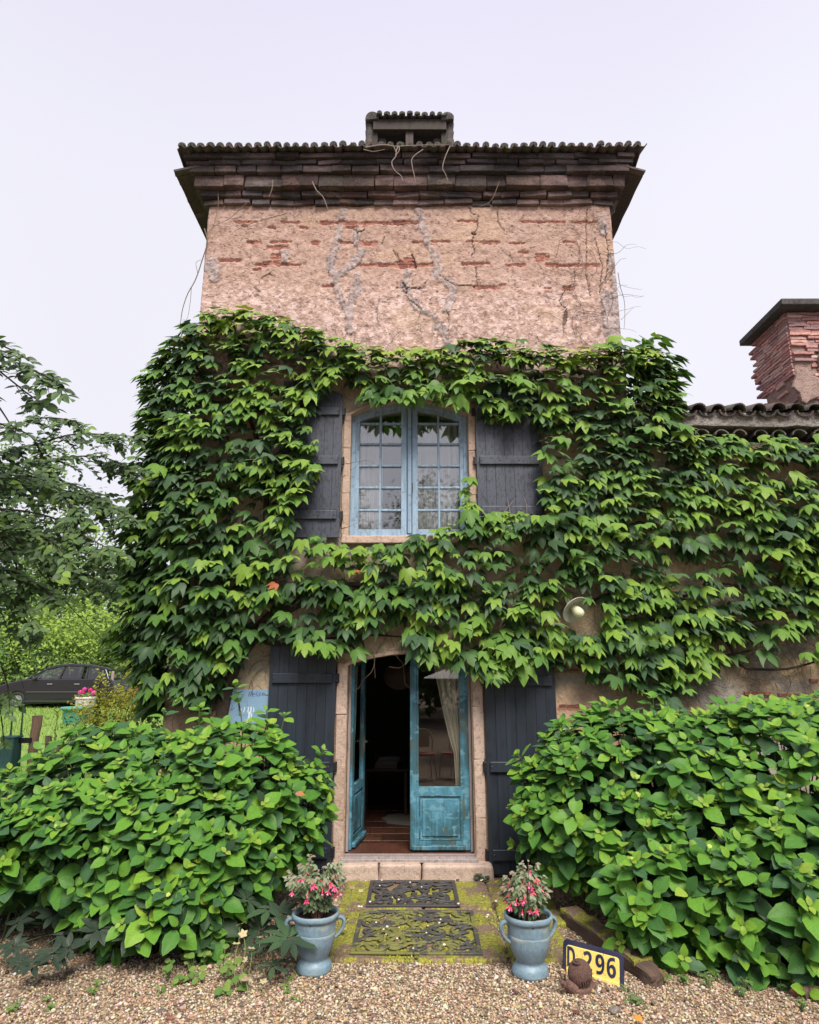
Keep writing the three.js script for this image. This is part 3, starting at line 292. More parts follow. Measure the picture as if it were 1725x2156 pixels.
  part(D, 'roof_deck', uvBox(box(1.3, 0.05, 1.7, 0, 0, 0).rotateX(0.16).translate(0, 10.72, dz - 0.72)), mw);
  for (let i = 0; i < 9; i++) { const x = -0.48 + i * 0.12; for (const up of [1, 0]) { const m = part(D, 'roof_tile', up ? cover[r.i(4)] : channel[r.i(2)], mTile[r.i(5)]); m.rotation.order = 'YXZ'; m.rotation.set(-0.22, Math.PI + r.g() * 0.05, r.g() * 0.05); m.position.set(x + (up ? 0 : 0.06), 10.635 + (up ? 0.01 : 0.02) + r.g() * 0.005, dz + 0.20 + r.g() * 0.012); } }
}
// ---------------------------------------------------------------- window, door, shutters, rooms
const mBlue = M([0.31, 0.45, 0.62], 0.5, { map: rep(woodTex, 1.2, 1.2), bumpMap: rep(stoneBump, 2, 2), bumpScale: 0.002 });
const mTeal = M([1, 1, 1], 0.6, { map: rep(tealTex, 1.1, 0.6), bumpMap: rep(stoneBump, 2, 2), bumpScale: 0.003 });
const mTealEdge = M([0.75, 0.8, 0.8], 0.6, { map: rep(tealTex, 2.2, 0.5) });
const archRing = (hw, sp, ri, y0, t, depth, b = t) => { const s = archPath(new THREE.Shape(), hw, y0, sp, ri), hole = new THREE.Path(), f = (x) => arch(x, hw, sp, ri) - t, w = hw - t; hole.moveTo(-w, y0 + b); hole.lineTo(w, y0 + b); for (let i = 0; i <= 16; i++) { const x = w - (2 * w * i) / 16; hole.lineTo(x, f(x)); } hole.closePath(); s.holes.push(hole); return new THREE.ExtrudeGeometry(s, { depth, bevelEnabled: true, bevelSize: 0.004, bevelThickness: 0.004, bevelSegments: 1 }); };
{
  const W = sub(tower, 'window'), [hw, y0, sp, ri] = WIN, top = (x) => arch(x, hw, sp, ri), z = -0.14;
  part(W, 'window_frame', uvBox(archRing(hw - 0.004, sp, ri, y0 + 0.002, 0.042, 0.07).translate(0, 0, z)), mBlue);
  for (const s of [-1, 1]) { // the two casements
    const xa = s < 0 ? -0.655 : 0.035, xb = s < 0 ? -0.035 : 0.655, st = 0.05, st2 = 0.062, y1 = 3.60;
    const bar = (x0, x1, t) => { const sh = new THREE.Shape(); sh.moveTo(x0, 3.585); sh.lineTo(x1, 3.585); sh.lineTo(x1, top(x1) - t); sh.lineTo((x0 + x1) / 2, top((x0 + x1) / 2) - t); sh.lineTo(x0, top(x0) - t); sh.closePath(); return uvBox(new THREE.ExtrudeGeometry(sh, { depth: 0.045, bevelEnabled: true, bevelSize: 0.003, bevelThickness: 0.003, bevelSegments: 1 }).translate(0, 0, z + 0.015)); };
    const outer = s < 0 ? xa : xb - st, inner = s < 0 ? xb - st2 : xa; part(W, 'stile', bar(outer, outer + st, 0.046), mBlue); part(W, 'stile', bar(inner, inner + st2, 0.046), mBlue);
    const pa = Math.min(outer + st, inner + st2), pb = Math.max(outer, inner), mid = (pa + pb) / 2;
    part(W, 'rail', uvBox(rbox(pb - pa, 0.06, 0.044, 0.004, mid, 3.615, z + 0.036)), mBlue);
    { const sh = new THREE.Shape(); for (let i = 0; i <= 8; i++) { const x = mix(pa, pb, i / 8); sh[i ? 'lineTo' : 'moveTo'](x, top(x) - 0.046); } for (let i = 8; i >= 0; i--) { const x = mix(pa, pb, i / 8); sh.lineTo(x, top(x) - 0.098); } part(W, 'rail', uvBox(new THREE.ExtrudeGeometry(sh, { depth: 0.044, bevelEnabled: false }).translate(0, 0, z + 0.014)), mBlue); }
    part(W, 'muntin', uvBox(rbox(0.026, top(mid) - 0.1 - 3.64, 0.036, 0.006, mid, (top(mid) - 0.1 + 3.64) / 2, z + 0.034)), mBlue);
    const ys = [3.645, 3.88, 4.157, 4.43, 4.706, 4.97];
    for (let i = 1; i < 6; i++) for (const [a, b] of [[pa, mid - 0.013], [mid + 0.013, pb]]) part(W, 'muntin', uvBox(rbox(b - a, 0.026, 0.034, 0.006, (a + b) / 2, ys[i], z + 0.034)), mBlue);
    const r = rng(s + 120);
    for (let i = 0; i < 6; i++) for (const [a, b] of [[pa, mid], [mid, pb]]) { const lo = ys[i], hi = i < 5 ? ys[i + 1] : top((a + b) / 2) - 0.075, sh = new THREE.Shape(); sh.moveTo(a, lo); sh.lineTo(b, lo); if (i < 5) { sh.lineTo(b, hi); sh.lineTo(a, hi); } else { sh.lineTo(b, top(b) - 0.075); sh.lineTo((a + b) / 2, hi); sh.lineTo(a, top(a) - 0.075); } sh.closePath(); for (const dz of [0.026, 0.012]) { const cx = (a + b) / 2, cy = (lo + hi) / 2, g = new THREE.ShapeGeometry(sh).translate(-cx, -cy, 0), m = part(W, 'pane', g, mPaneGlass); m.position.set(cx, cy, z + dz); m.rotation.set(r.g() * 0.004, r.g() * 0.005, 0); } }
    if (s > 0) part(W, 'window_catch', rbox(0.016, 0.12, 0.016, 0.006, 0.03, 4.15, z + 0.075), mIron);
  }
  part(W, 'meeting_batten', uvBox(rbox(0.05, top(0) - 0.06 - 3.59, 0.03, 0.008, 0, (top(0) - 0.06 + 3.59) / 2, z + 0.072)), mBlue);
  // curtains and the room behind them
  const curtain = (x0, x1, yb, yt, zz, folds, seed, pinch = 0) => { const g = new THREE.PlaneGeometry(1, 1, 60, 16), p = g.attributes.position; for (let i = 0; i < p.count; i++) { const u = p.getX(i) + 0.5, v = p.getY(i) + 0.5, k = 1 - pinch * Math.sin(Math.PI * clamp((1 - v) * 1.1)); p.setXYZ(i, mix(x0, x1, x1 > x0 ? u * k : u * k), mix(yb, yt, v), zz + 0.022 * Math.sin(u * folds * 6.28 + seed + Math.sin(v * 3) * 0.4) + 0.012 * Math.sin(u * folds * 14.3 + seed * 2)); } g.computeVertexNormals(); return g; };
  const mCur = MP([0.76, 0.75, 0.73], 0.95, { transmission: 0.3, thickness: 0, map: rep(woodTex, 8, 0.5) });
  part(W, 'curtain', curtain(-0.66, -0.33, 3.5, 5.05, -0.27, 4, 1), mCur); part(W, 'curtain', curtain(0.03, 0.68, 3.5, 5.05, -0.27, 7, 2), mCur);
}
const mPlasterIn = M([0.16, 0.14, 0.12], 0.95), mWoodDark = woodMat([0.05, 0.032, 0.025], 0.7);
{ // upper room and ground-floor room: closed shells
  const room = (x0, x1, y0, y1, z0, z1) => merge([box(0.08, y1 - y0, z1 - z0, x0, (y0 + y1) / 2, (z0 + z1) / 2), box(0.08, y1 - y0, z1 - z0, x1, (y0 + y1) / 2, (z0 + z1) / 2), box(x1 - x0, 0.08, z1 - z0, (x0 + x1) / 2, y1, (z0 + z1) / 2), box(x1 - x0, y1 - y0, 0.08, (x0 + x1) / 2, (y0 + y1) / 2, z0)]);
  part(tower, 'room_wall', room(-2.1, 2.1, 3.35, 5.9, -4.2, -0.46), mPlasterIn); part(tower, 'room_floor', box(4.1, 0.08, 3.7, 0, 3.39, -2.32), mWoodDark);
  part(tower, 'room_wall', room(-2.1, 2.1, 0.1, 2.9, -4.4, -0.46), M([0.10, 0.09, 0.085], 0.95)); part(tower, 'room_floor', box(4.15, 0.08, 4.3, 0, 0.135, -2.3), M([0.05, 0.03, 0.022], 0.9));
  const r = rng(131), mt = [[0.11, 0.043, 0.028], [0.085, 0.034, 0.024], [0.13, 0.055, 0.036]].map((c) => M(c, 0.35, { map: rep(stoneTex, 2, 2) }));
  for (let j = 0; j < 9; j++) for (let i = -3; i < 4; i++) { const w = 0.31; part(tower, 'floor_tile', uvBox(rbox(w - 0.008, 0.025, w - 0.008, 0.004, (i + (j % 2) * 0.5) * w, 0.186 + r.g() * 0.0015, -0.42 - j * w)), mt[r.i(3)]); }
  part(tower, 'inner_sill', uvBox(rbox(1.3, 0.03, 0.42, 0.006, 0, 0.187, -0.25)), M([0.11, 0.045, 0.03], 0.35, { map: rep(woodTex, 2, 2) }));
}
{ // glazed door: right leaf shut, left leaf swung into the room
  const [hw, y0, sp, ri] = DOOR, F2 = sub(tower, 'door_frame'); for (const s of [-1, 1]) part(F2, 'frame_post', uvBox(rbox(0.03, 1.92, 0.09, 0.005, s * 0.657, 1.16, -0.15)), woodMat([0.36, 0.31, 0.31], 0.6));
  const leaf = (flip, swing) => {
    const L = sub(tower, flip ? 'door' : 'door'), w = 0.632, T = (x) => arch(flip ? x - 0.642 : 0.642 - x, hw, sp, ri) - 0.012; // x runs from the hinge
    L.position.set(flip ? -0.642 : 0.642, 0, -0.15); L.rotation.y = swing; const q = flip ? 1 : -1, X = (x) => q * x;
    const post = (a, b) => { const s = new THREE.Shape(); s.moveTo(X(a), 0.215); s.lineTo(X(b), 0.215); s.lineTo(X(b), T(b)); s.lineTo(X(a), T(a)); s.closePath(); return uvBox(new THREE.ExtrudeGeometry(s, { depth: 0.042, bevelEnabled: true, bevelSize: 0.004, bevelThickness: 0.004, bevelSegments: 1 }).translate(0, 0, -0.021)); };
    part(L, 'stile', post(0.004, 0.09), mTeal); part(L, 'stile', post(w - 0.086, w - 0.004), mTeal); const mid = X(w / 2), iw = w - 0.176;
    for (const [y, h] of [[0.79, 0.085], [0.265, 0.085]]) part(L, 'rail', uvBox(rbox(iw, h, 0.045, 0.005, mid, y, 0)), mTeal);
    { const s = new THREE.Shape(); for (let i = 0; i <= 6; i++) { const x = mix(0.09, w - 0.086, i / 6); s[i ? 'lineTo' : 'moveTo'](X(x), T(x)); } for (let i = 6; i >= 0; i--) { const x = mix(0.09, w - 0.086, i / 6); s.lineTo(X(x), T(x) - 0.07); } part(L, 'rail', uvBox(new THREE.ExtrudeGeometry(s, { depth: 0.042, bevelEnabled: false }).translate(0, 0, -0.021)), mTeal); }
    part(L, 'panel', uvBox(rbox(iw - 0.005, 0.44, 0.02, 0.003, mid, 0.528, 0)), mTeal); part(L, 'panel', uvBox(rbox(iw - 0.075, 0.37, 0.02, 0.008, mid, 0.528, 0.012)), mTeal);
    for (const [ww, hh, x, y] of [[iw, 0.016, mid, 0.742], [iw, 0.016, mid, 0.314], [0.016, 0.41, mid - iw / 2 + 0.009, 0.528], [0.016, 0.41, mid + iw / 2 - 0.009, 0.528]]) part(L, 'moulding', uvBox(rbox(ww, hh, 0.016, 0.006, x, y, 0.018)), mTealEdge);
    part(L, 'drip_rail', uvBox(rbox(w - 0.06, 0.05, 0.05, 0.014, X(w / 2 + 0.02), 0.24, 0.036)), mTealEdge);
    { const s = new THREE.Shape(); s.moveTo(X(0.086), 0.83); s.lineTo(X(w - 0.082), 0.83); for (let i = 0; i <= 6; i++) { const x = mix(w - 0.082, 0.086, i / 6); s.lineTo(X(x), T(x) - 0.066); } s.closePath(); part(L, 'glass_pane', new THREE.ShapeGeometry(s), mGlass); }
    if (flip) { part(L, 'handle', merge([rbox(0.03, 0.17, 0.008, 0.004, X(w - 0.045), 1.2, 0.027), rbox(0.11, 0.018, 0.016, 0.007, X(w - 0.085), 1.23, 0.06), rbox(0.016, 0.016, 0.04, 0.005, X(w - 0.04), 1.23, 0.042)]), M([0.35, 0.33, 0.3], 0.35, { metalness: 0.8 })); }
    else part(L, 'cover_batten', uvBox(rbox(0.07, 1.88, 0.022, 0.008, X(w - 0.03), 1.16, 0.034)), mTeal);
    return L;
  };
  leaf(false, 0); leaf(true, 1.42);
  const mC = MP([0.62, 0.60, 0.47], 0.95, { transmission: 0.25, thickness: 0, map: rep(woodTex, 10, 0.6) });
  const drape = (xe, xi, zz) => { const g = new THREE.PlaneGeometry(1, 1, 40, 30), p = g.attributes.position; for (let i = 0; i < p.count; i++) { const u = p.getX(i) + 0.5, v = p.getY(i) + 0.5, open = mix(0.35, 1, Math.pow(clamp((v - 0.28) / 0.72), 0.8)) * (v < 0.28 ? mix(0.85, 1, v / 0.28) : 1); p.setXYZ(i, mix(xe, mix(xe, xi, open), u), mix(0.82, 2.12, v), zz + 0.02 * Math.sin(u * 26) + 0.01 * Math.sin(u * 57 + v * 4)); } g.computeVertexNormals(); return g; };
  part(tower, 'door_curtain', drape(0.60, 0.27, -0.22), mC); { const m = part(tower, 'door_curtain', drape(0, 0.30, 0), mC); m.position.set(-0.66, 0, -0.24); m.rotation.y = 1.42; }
}
// plank shutters folded back against the wall
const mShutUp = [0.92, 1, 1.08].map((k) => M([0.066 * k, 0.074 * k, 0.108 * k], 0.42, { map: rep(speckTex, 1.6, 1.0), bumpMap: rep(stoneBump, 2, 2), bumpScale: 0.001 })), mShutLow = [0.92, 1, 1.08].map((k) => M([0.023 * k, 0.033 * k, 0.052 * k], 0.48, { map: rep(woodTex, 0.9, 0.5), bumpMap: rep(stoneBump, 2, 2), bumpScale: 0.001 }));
function shutter(x0, x1, y0, topIn, topOut, rails, inner, mats, seed, label) {
  const S = sub(tower, 'shutter'), r = rng(seed), n = 7, w = (x1 - x0) / n, z = 0.045; S.userData.label = label;
  const top = (x) => { const t = Math.abs(x - inner) / (x1 - x0); return mix(topIn, topOut, 1 - (1 - t) * (1 - t)); };
  for (let i = 0; i < n; i++) { const a = x0 + i * w + 0.0025, b = x0 + (i + 1) * w - 0.0025, s = new THREE.Shape(); s.moveTo(a, y0); s.lineTo(b, y0); s.lineTo(b, top(b)); s.lineTo(a, top(a)); s.closePath(); part(S, 'plank', uvBox(new THREE.ExtrudeGeometry(s, { depth: 0.022, bevelEnabled: true, bevelSize: 0.003, bevelThickness: 0.004, bevelSegments: 1 }).translate(0, 0, z + r.g() * 0.0015)), mats[r.i(3)]); }
  for (const y of rails) { part(S, 'cross_rail', uvBox(rbox(x1 - x0 - 0.07, 0.105, 0.03, 0.008, (x0 + x1) / 2, y, z + 0.043)), mats[1]); for (let i = 0; i < n; i += 2) part(S, 'bolt_head', new THREE.SphereGeometry(0.011, 8, 6).scale(1, 1, 0.5).translate(x0 + (i + 0.5) * w, y, z + 0.058), mats[2]);
    part(S, 'hinge', merge([rbox(0.03, 0.09, 0.02, 0.004, inner + (inner < 0 ? 0.012 : -0.012), y, z + 0.02), new THREE.CylinderGeometry(0.011, 0.011, 0.1, 8).translate(inner + (inner < 0 ? 0.026 : -0.026), y, z + 0.01)]), mIron); }
}
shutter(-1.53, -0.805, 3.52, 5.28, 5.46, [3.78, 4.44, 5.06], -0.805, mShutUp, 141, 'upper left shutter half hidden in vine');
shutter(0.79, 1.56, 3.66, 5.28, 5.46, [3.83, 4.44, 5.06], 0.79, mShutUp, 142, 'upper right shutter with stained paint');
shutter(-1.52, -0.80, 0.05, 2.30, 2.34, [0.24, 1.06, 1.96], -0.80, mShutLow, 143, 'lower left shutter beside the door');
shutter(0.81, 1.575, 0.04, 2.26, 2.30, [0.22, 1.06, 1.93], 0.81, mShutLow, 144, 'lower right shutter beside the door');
{ // things in the dark room
  const t = thing('side_table', 'small dark table in the room behind the open door', 'table', [-0.32, 0.2, -2.0]); part(t, 'tabletop', rbox(0.62, 0.03, 0.46, 0.006, 0, 0.56, 0), mWoodDark); for (const [x, z] of [[-0.27, -0.19], [0.27, -0.19], [-0.27, 0.19], [0.27, 0.19]]) part(t, 'leg', rbox(0.04, 0.55, 0.04, 0.006, x, 0.275, z), mWoodDark);
  const r = rng(151); const say = ['bottom book of the pile on the table inside the door', 'second book from the bottom of the pile inside the door', 'third book from the bottom of the pile inside the door', 'fourth book from the bottom of the pile inside the door', 'top book of the pile on the table inside the door']; let y = 0.776;
  for (let i = 0; i < 5; i++) { const h = r.r(0.022, 0.04), b = thing('book', say[i], 'book', [-0.3 + r.g() * 0.015, y, -1.92 + r.g() * 0.015], 'books piled on the small table'); b.rotation.y = r.g() * 0.25; part(b, 'cover', merge([box(0.30, 0.004, 0.22, 0, 0.002, 0), box(0.30, 0.004, 0.22, 0, h - 0.002, 0), box(0.30, h, 0.004, 0, h / 2, -0.108)]), M([[0.1, 0.08, 0.07], [0.05, 0.04, 0.04], [0.13, 0.12, 0.1], [0.07, 0.035, 0.03], [0.12, 0.11, 0.1]][i], 0.6)); part(b, 'pages', box(0.285, h - 0.009, 0.2, 0, h / 2, 0.004), M([0.10, 0.09, 0.075], 0.9)); y += h + 0.0005; }
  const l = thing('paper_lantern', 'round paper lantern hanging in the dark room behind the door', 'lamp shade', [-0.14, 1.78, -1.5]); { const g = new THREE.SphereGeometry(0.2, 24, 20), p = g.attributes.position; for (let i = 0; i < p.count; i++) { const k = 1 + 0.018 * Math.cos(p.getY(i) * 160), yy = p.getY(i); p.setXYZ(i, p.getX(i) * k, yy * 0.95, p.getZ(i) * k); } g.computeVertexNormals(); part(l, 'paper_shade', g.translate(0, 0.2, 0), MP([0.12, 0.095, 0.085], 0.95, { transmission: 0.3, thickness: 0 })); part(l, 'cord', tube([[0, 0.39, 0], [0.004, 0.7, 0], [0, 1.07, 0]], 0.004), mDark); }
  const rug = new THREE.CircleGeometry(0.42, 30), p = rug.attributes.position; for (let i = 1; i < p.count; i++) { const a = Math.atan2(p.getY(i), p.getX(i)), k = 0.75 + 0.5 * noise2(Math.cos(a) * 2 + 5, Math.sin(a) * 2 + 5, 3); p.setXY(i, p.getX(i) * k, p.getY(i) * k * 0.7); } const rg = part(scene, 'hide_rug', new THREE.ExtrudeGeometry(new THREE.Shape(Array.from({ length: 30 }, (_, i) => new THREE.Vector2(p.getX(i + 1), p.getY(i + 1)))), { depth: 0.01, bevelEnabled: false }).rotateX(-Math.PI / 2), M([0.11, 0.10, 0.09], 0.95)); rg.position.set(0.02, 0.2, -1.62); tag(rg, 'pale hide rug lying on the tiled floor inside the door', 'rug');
}
// ---------------------------------------------------------------- the low wing on the right, its eave and chimney
const wing = thing('low_house_wing', 'low house wing with tiled eave joining the tower on the right', 'house', [0, 0, 0]);
{
  const x0 = HW - 0.06, x1 = 7.6, r = rng(161), zf = -0.03;
  const wt = texFrom(1024, 1024, (u, v) => { const a = fbm(u * 6 + 3, v * 6, 4, 171, 6), f = fbm(u * 110, v * 110, 3, 173, 110), g = step(fbm(u * 9 + 2, v * 9, 4, 175, 9), 0.44, 0.58); let c = mix3(mix3([0.35, 0.265, 0.165], [0.38, 0.31, 0.23], a), [0.29, 0.27, 0.25], 0.8 * g); c = mix3(c, [0.58, 0.42, 0.22], 0.5 * step(fbm(u * 7, v * 12 + 9, 3, 177, 7, 12), 0.6, 0.7)); const k = 0.85 + 0.6 * (f - 0.5); return c.map((q) => q * k); });
  const mw = M([1, 1, 1], 0.95, { map: rep(wt, 0.2, 0.2), bumpMap: rep(stoneBump, 1.2, 1.2), bumpScale: 0.014 });
  const g = new THREE.PlaneGeometry(x1 - x0, 4.9, 240, 180).translate((x0 + x1) / 2, 2.25, zf), p = g.attributes.position; for (let i = 0; i < p.count; i++) p.setZ(i, zf + 0.05 * (fbm(p.getX(i) * 3 + 9, p.getY(i) * 3 + 9, 4, 181) - 0.5)); g.computeVertexNormals();
  part(wing, 'plaster_wall', uvPlane(g), mw); part(wing, 'wall', uvBox(box(x1 - x0, 4.9, 0.35, (x0 + x1) / 2, 2.25, zf - 0.22)), mw); part(wing, 'wall', uvBox(box(0.35, 4.9, 5, x1 - 0.18, 2.25, -2.8)), mw); part(wing, 'wall', uvBox(box(x1 - x0 - 0.4, 4.9, 0.35, (x0 + x1) / 2 - 0.2, 2.25, -5.1)), mw);
  for (const [px0, px1, py, h] of [[2095, 2125, 2113, 0.03], [2275, 2355, 2117, 0.035], [2380, 2440, 2122, 0.035], [2475, 2500, 2076, 0.03], [1700, 1790, 2010, 0.032], [1700, 1755, 2110, 0.034], [1705, 1800, 2160, 0.04], [1710, 1790, 2185, 0.04]]) { const a = onZ(px0 * 0.69, py * 0.69), b = onZ(px1 * 0.69, py * 0.69); if (a.x < HW) continue; part(wing, 'brick', uvBox(rough(new THREE.BoxGeometry(b.x - a.x, h, 0.06, 3, 1, 1), 0.005, 20, r.i(90)).translate((a.x + b.x) / 2, a.y, zf - 0.005), 1), mBrick[r.i(4)]); }
  const halfT = (rad, len) => { const s = new THREE.Shape(); for (let i = 0; i <= 10; i++) { const a = Math.PI * i / 10; s[i ? 'lineTo' : 'moveTo'](rad * Math.cos(a), rad * 0.8 * Math.sin(a)); } for (let i = 10; i >= 0; i--) { const a = Math.PI * i / 10; s.lineTo((rad - 0.018) * Math.cos(a), (rad - 0.018) * 0.8 * Math.sin(a)); } return new THREE.ExtrudeGeometry(s, { depth: len, bevelEnabled: false }); };
  const tiles = [0, 1, 2].map((i) => uvBox(rough(halfT(0.105, 0.5), 0.012, 7, i * 11), 1)), lower = [0, 1].map((i) => uvBox(rough(halfT(0.085, 0.3), 0.012, 7, i * 11 + 5), 1)), chan = uvBox(rough(halfT(0.1, 0.45).rotateZ(Math.PI), 0.01, 7, 8), 1);
  for (let i = 0; i < 21; i++) { const x = x0 + 0.12 + i * 0.232; const put = (g, y, z, tilt, dx) => { const m = part(wing, 'roof_tile', g, mTile[r.i(5)]); m.rotation.order = 'YXZ'; m.rotation.set(tilt + r.g() * 0.02, Math.PI + r.g() * 0.06, r.g() * 0.08); m.position.set(x + dx + r.g() * 0.012, y + r.g() * 0.012, z + r.g() * 0.02); };
    put(tiles[r.i(3)], 5.02, 0.2, -0.3, 0); put(chan, 5.035, 0.19, -0.3, 0.116); put(lower[r.i(2)], 4.75, 0.10, 0, 0.05); }
  part(wing, 'eave_band', uvBox(rough(new THREE.BoxGeometry(x1 - x0, 0.17, 0.3, 60, 2, 1), 0.014, 6, 3).translate((x0 + x1) / 2, 4.94, -0.02), 1), M([0.36, 0.33, 0.31], 0.95, { map: rep(stoneTex, 1.5, 1.5), bumpMap: rep(stoneBump, 2, 2), bumpScale: 0.02 }));
  const rf = new THREE.BufferGeometry(); rf.setAttribute('position', new THREE.Float32BufferAttribute([x0, 5.03, 0.1, x1, 5.03, 0.1, x1, 6.2, -3.2, x0, 6.2, -3.2, x1, 4.9, -5.4, x0, 4.9, -5.4], 3)); rf.setIndex([0, 1, 2, 0, 2, 3, 3, 2, 4, 3, 4, 5]); part(wing, 'roof', uvBox(rf), mTile[2]);
  // chimney of thin uneven bricks, partly plastered, with a double slab
  const C = sub(wing, 'chimney'), X0 = 5.60, X1 = 6.83, ZF = -1.28, ZB = -2.1, mc = [[0.40, 0.19, 0.165], [0.34, 0.16, 0.145], [0.46, 0.25, 0.215], [0.28, 0.16, 0.155], [0.44, 0.29, 0.255]].map((c) => M([c[0] * 1.6, c[1] * 1.7, c[2] * 1.8], 0.94, { map: rep(softTex, 3, 3), bumpMap: rep(stoneBump, 3, 3), bumpScale: 0.01 })), mm = M([0.44, 0.31, 0.28], 0.95, { map: rep(softTex, 2, 2), bumpMap: rep(stoneBump, 3, 3), bumpScale: 0.02 });
  part(C, 'mortar_core', uvBox(rough(new THREE.BoxGeometry(X1 - X0 - 0.03, 2.1, ZF - ZB - 0.03, 8, 14, 6), 0.02, 4, 3).translate((X0 + X1) / 2, 6.2, (ZF + ZB) / 2)), mm);
  let nb = 0; for (let k = 0; k < 30; k++) { const y = 5.74 + k * 0.05, dark = k > 23 ? 3 : r.i(5); let x = X0; while (x < X1) { const l = r.r(0.2, 0.36), pr = r.r(-0.004, 0.028); if (!(y < 6.65 && r() < 0.45) && x < X1 - 0.1) { part(C, 'brick', uvBox(rough(new THREE.BoxGeometry(Math.min(l, X1 - x) - 0.008, 0.038, 0.12, 3, 1, 1), 0.01, 14, r.i(90)).translate(x + l / 2, y + r.g() * 0.004, ZF - 0.05 + pr)), mc[r() < 0.5 ? dark : r.i(5)]); nb++; } x += l; }
    let z = ZF - 0.02; while (z > ZB) { const l = r.r(0.18, 0.3), pr = r.r(-0.004, 0.010); if (!(y < 6.2 && r() < 0.7)) part(C, 'brick', uvBox(rough(new THREE.BoxGeometry(0.12, 0.038, l - 0.008, 1, 1, 3), 0.009, 14, r.i(90)).translate(X0 + 0.05 - pr, y + r.g() * 0.004, z - l / 2)), mc[r() < 0.5 ? dark : r.i(5)]); z -= l; } }
  const patch = (cx, cy, w, h, seed, m) => { const s = new THREE.Shape(); for (let i = 0; i < 26; i++) { const a = i / 26 * 6.283, k = 0.7 + 0.55 * noise2(Math.cos(a) * 2 + seed, Math.sin(a) * 2 + seed, 4); s[i ? 'lineTo' : 'moveTo'](w * k * Math.cos(a), h * k * Math.sin(a)); } part(C, 'plaster_patch', uvBox(rough(new THREE.ExtrudeGeometry(s, { depth: 0.04, bevelEnabled: true, bevelSize: 0.015, bevelThickness: 0.01, bevelSegments: 2 }), 0.008, 9, 3).translate(cx, cy, ZF + 0.004)), m); };
  patch(6.22, 6.42, 0.34, 0.26, 3, M([0.33, 0.26, 0.24], 0.95, { map: rep(stoneTex, 2, 2), bumpMap: rep(stoneBump, 3, 3), bumpScale: 0.02 })); patch(5.72, 6.0, 0.16, 0.24, 8, mm); patch(6.3, 5.85, 0.3, 0.14, 12, M([0.5, 0.4, 0.26], 0.95, { map: rep(stoneTex, 2, 2) }));
  const ms = M([0.11, 0.105, 0.105], 0.9, { map: rep(stoneTex, 2, 2), bumpMap: rep(stoneBump, 3, 3), bumpScale: 0.008 });
  part(C, 'cap_slab', uvBox(rough(rbox(X1 - X0 + 0.34, 0.10, ZF - ZB + 0.42, 0.012, (X0 + X1) / 2, 7.27, (ZF + ZB) / 2), 0.006, 3, 4)), ms); part(C, 'cap_slab', uvBox(rough(rbox(X1 - X0 - 0.3, 0.08, ZF - ZB - 0.1, 0.012, (X0 + X1) / 2 + 0.02, 7.36, (ZF + ZB) / 2), 0.006, 3, 5)), ms);
}
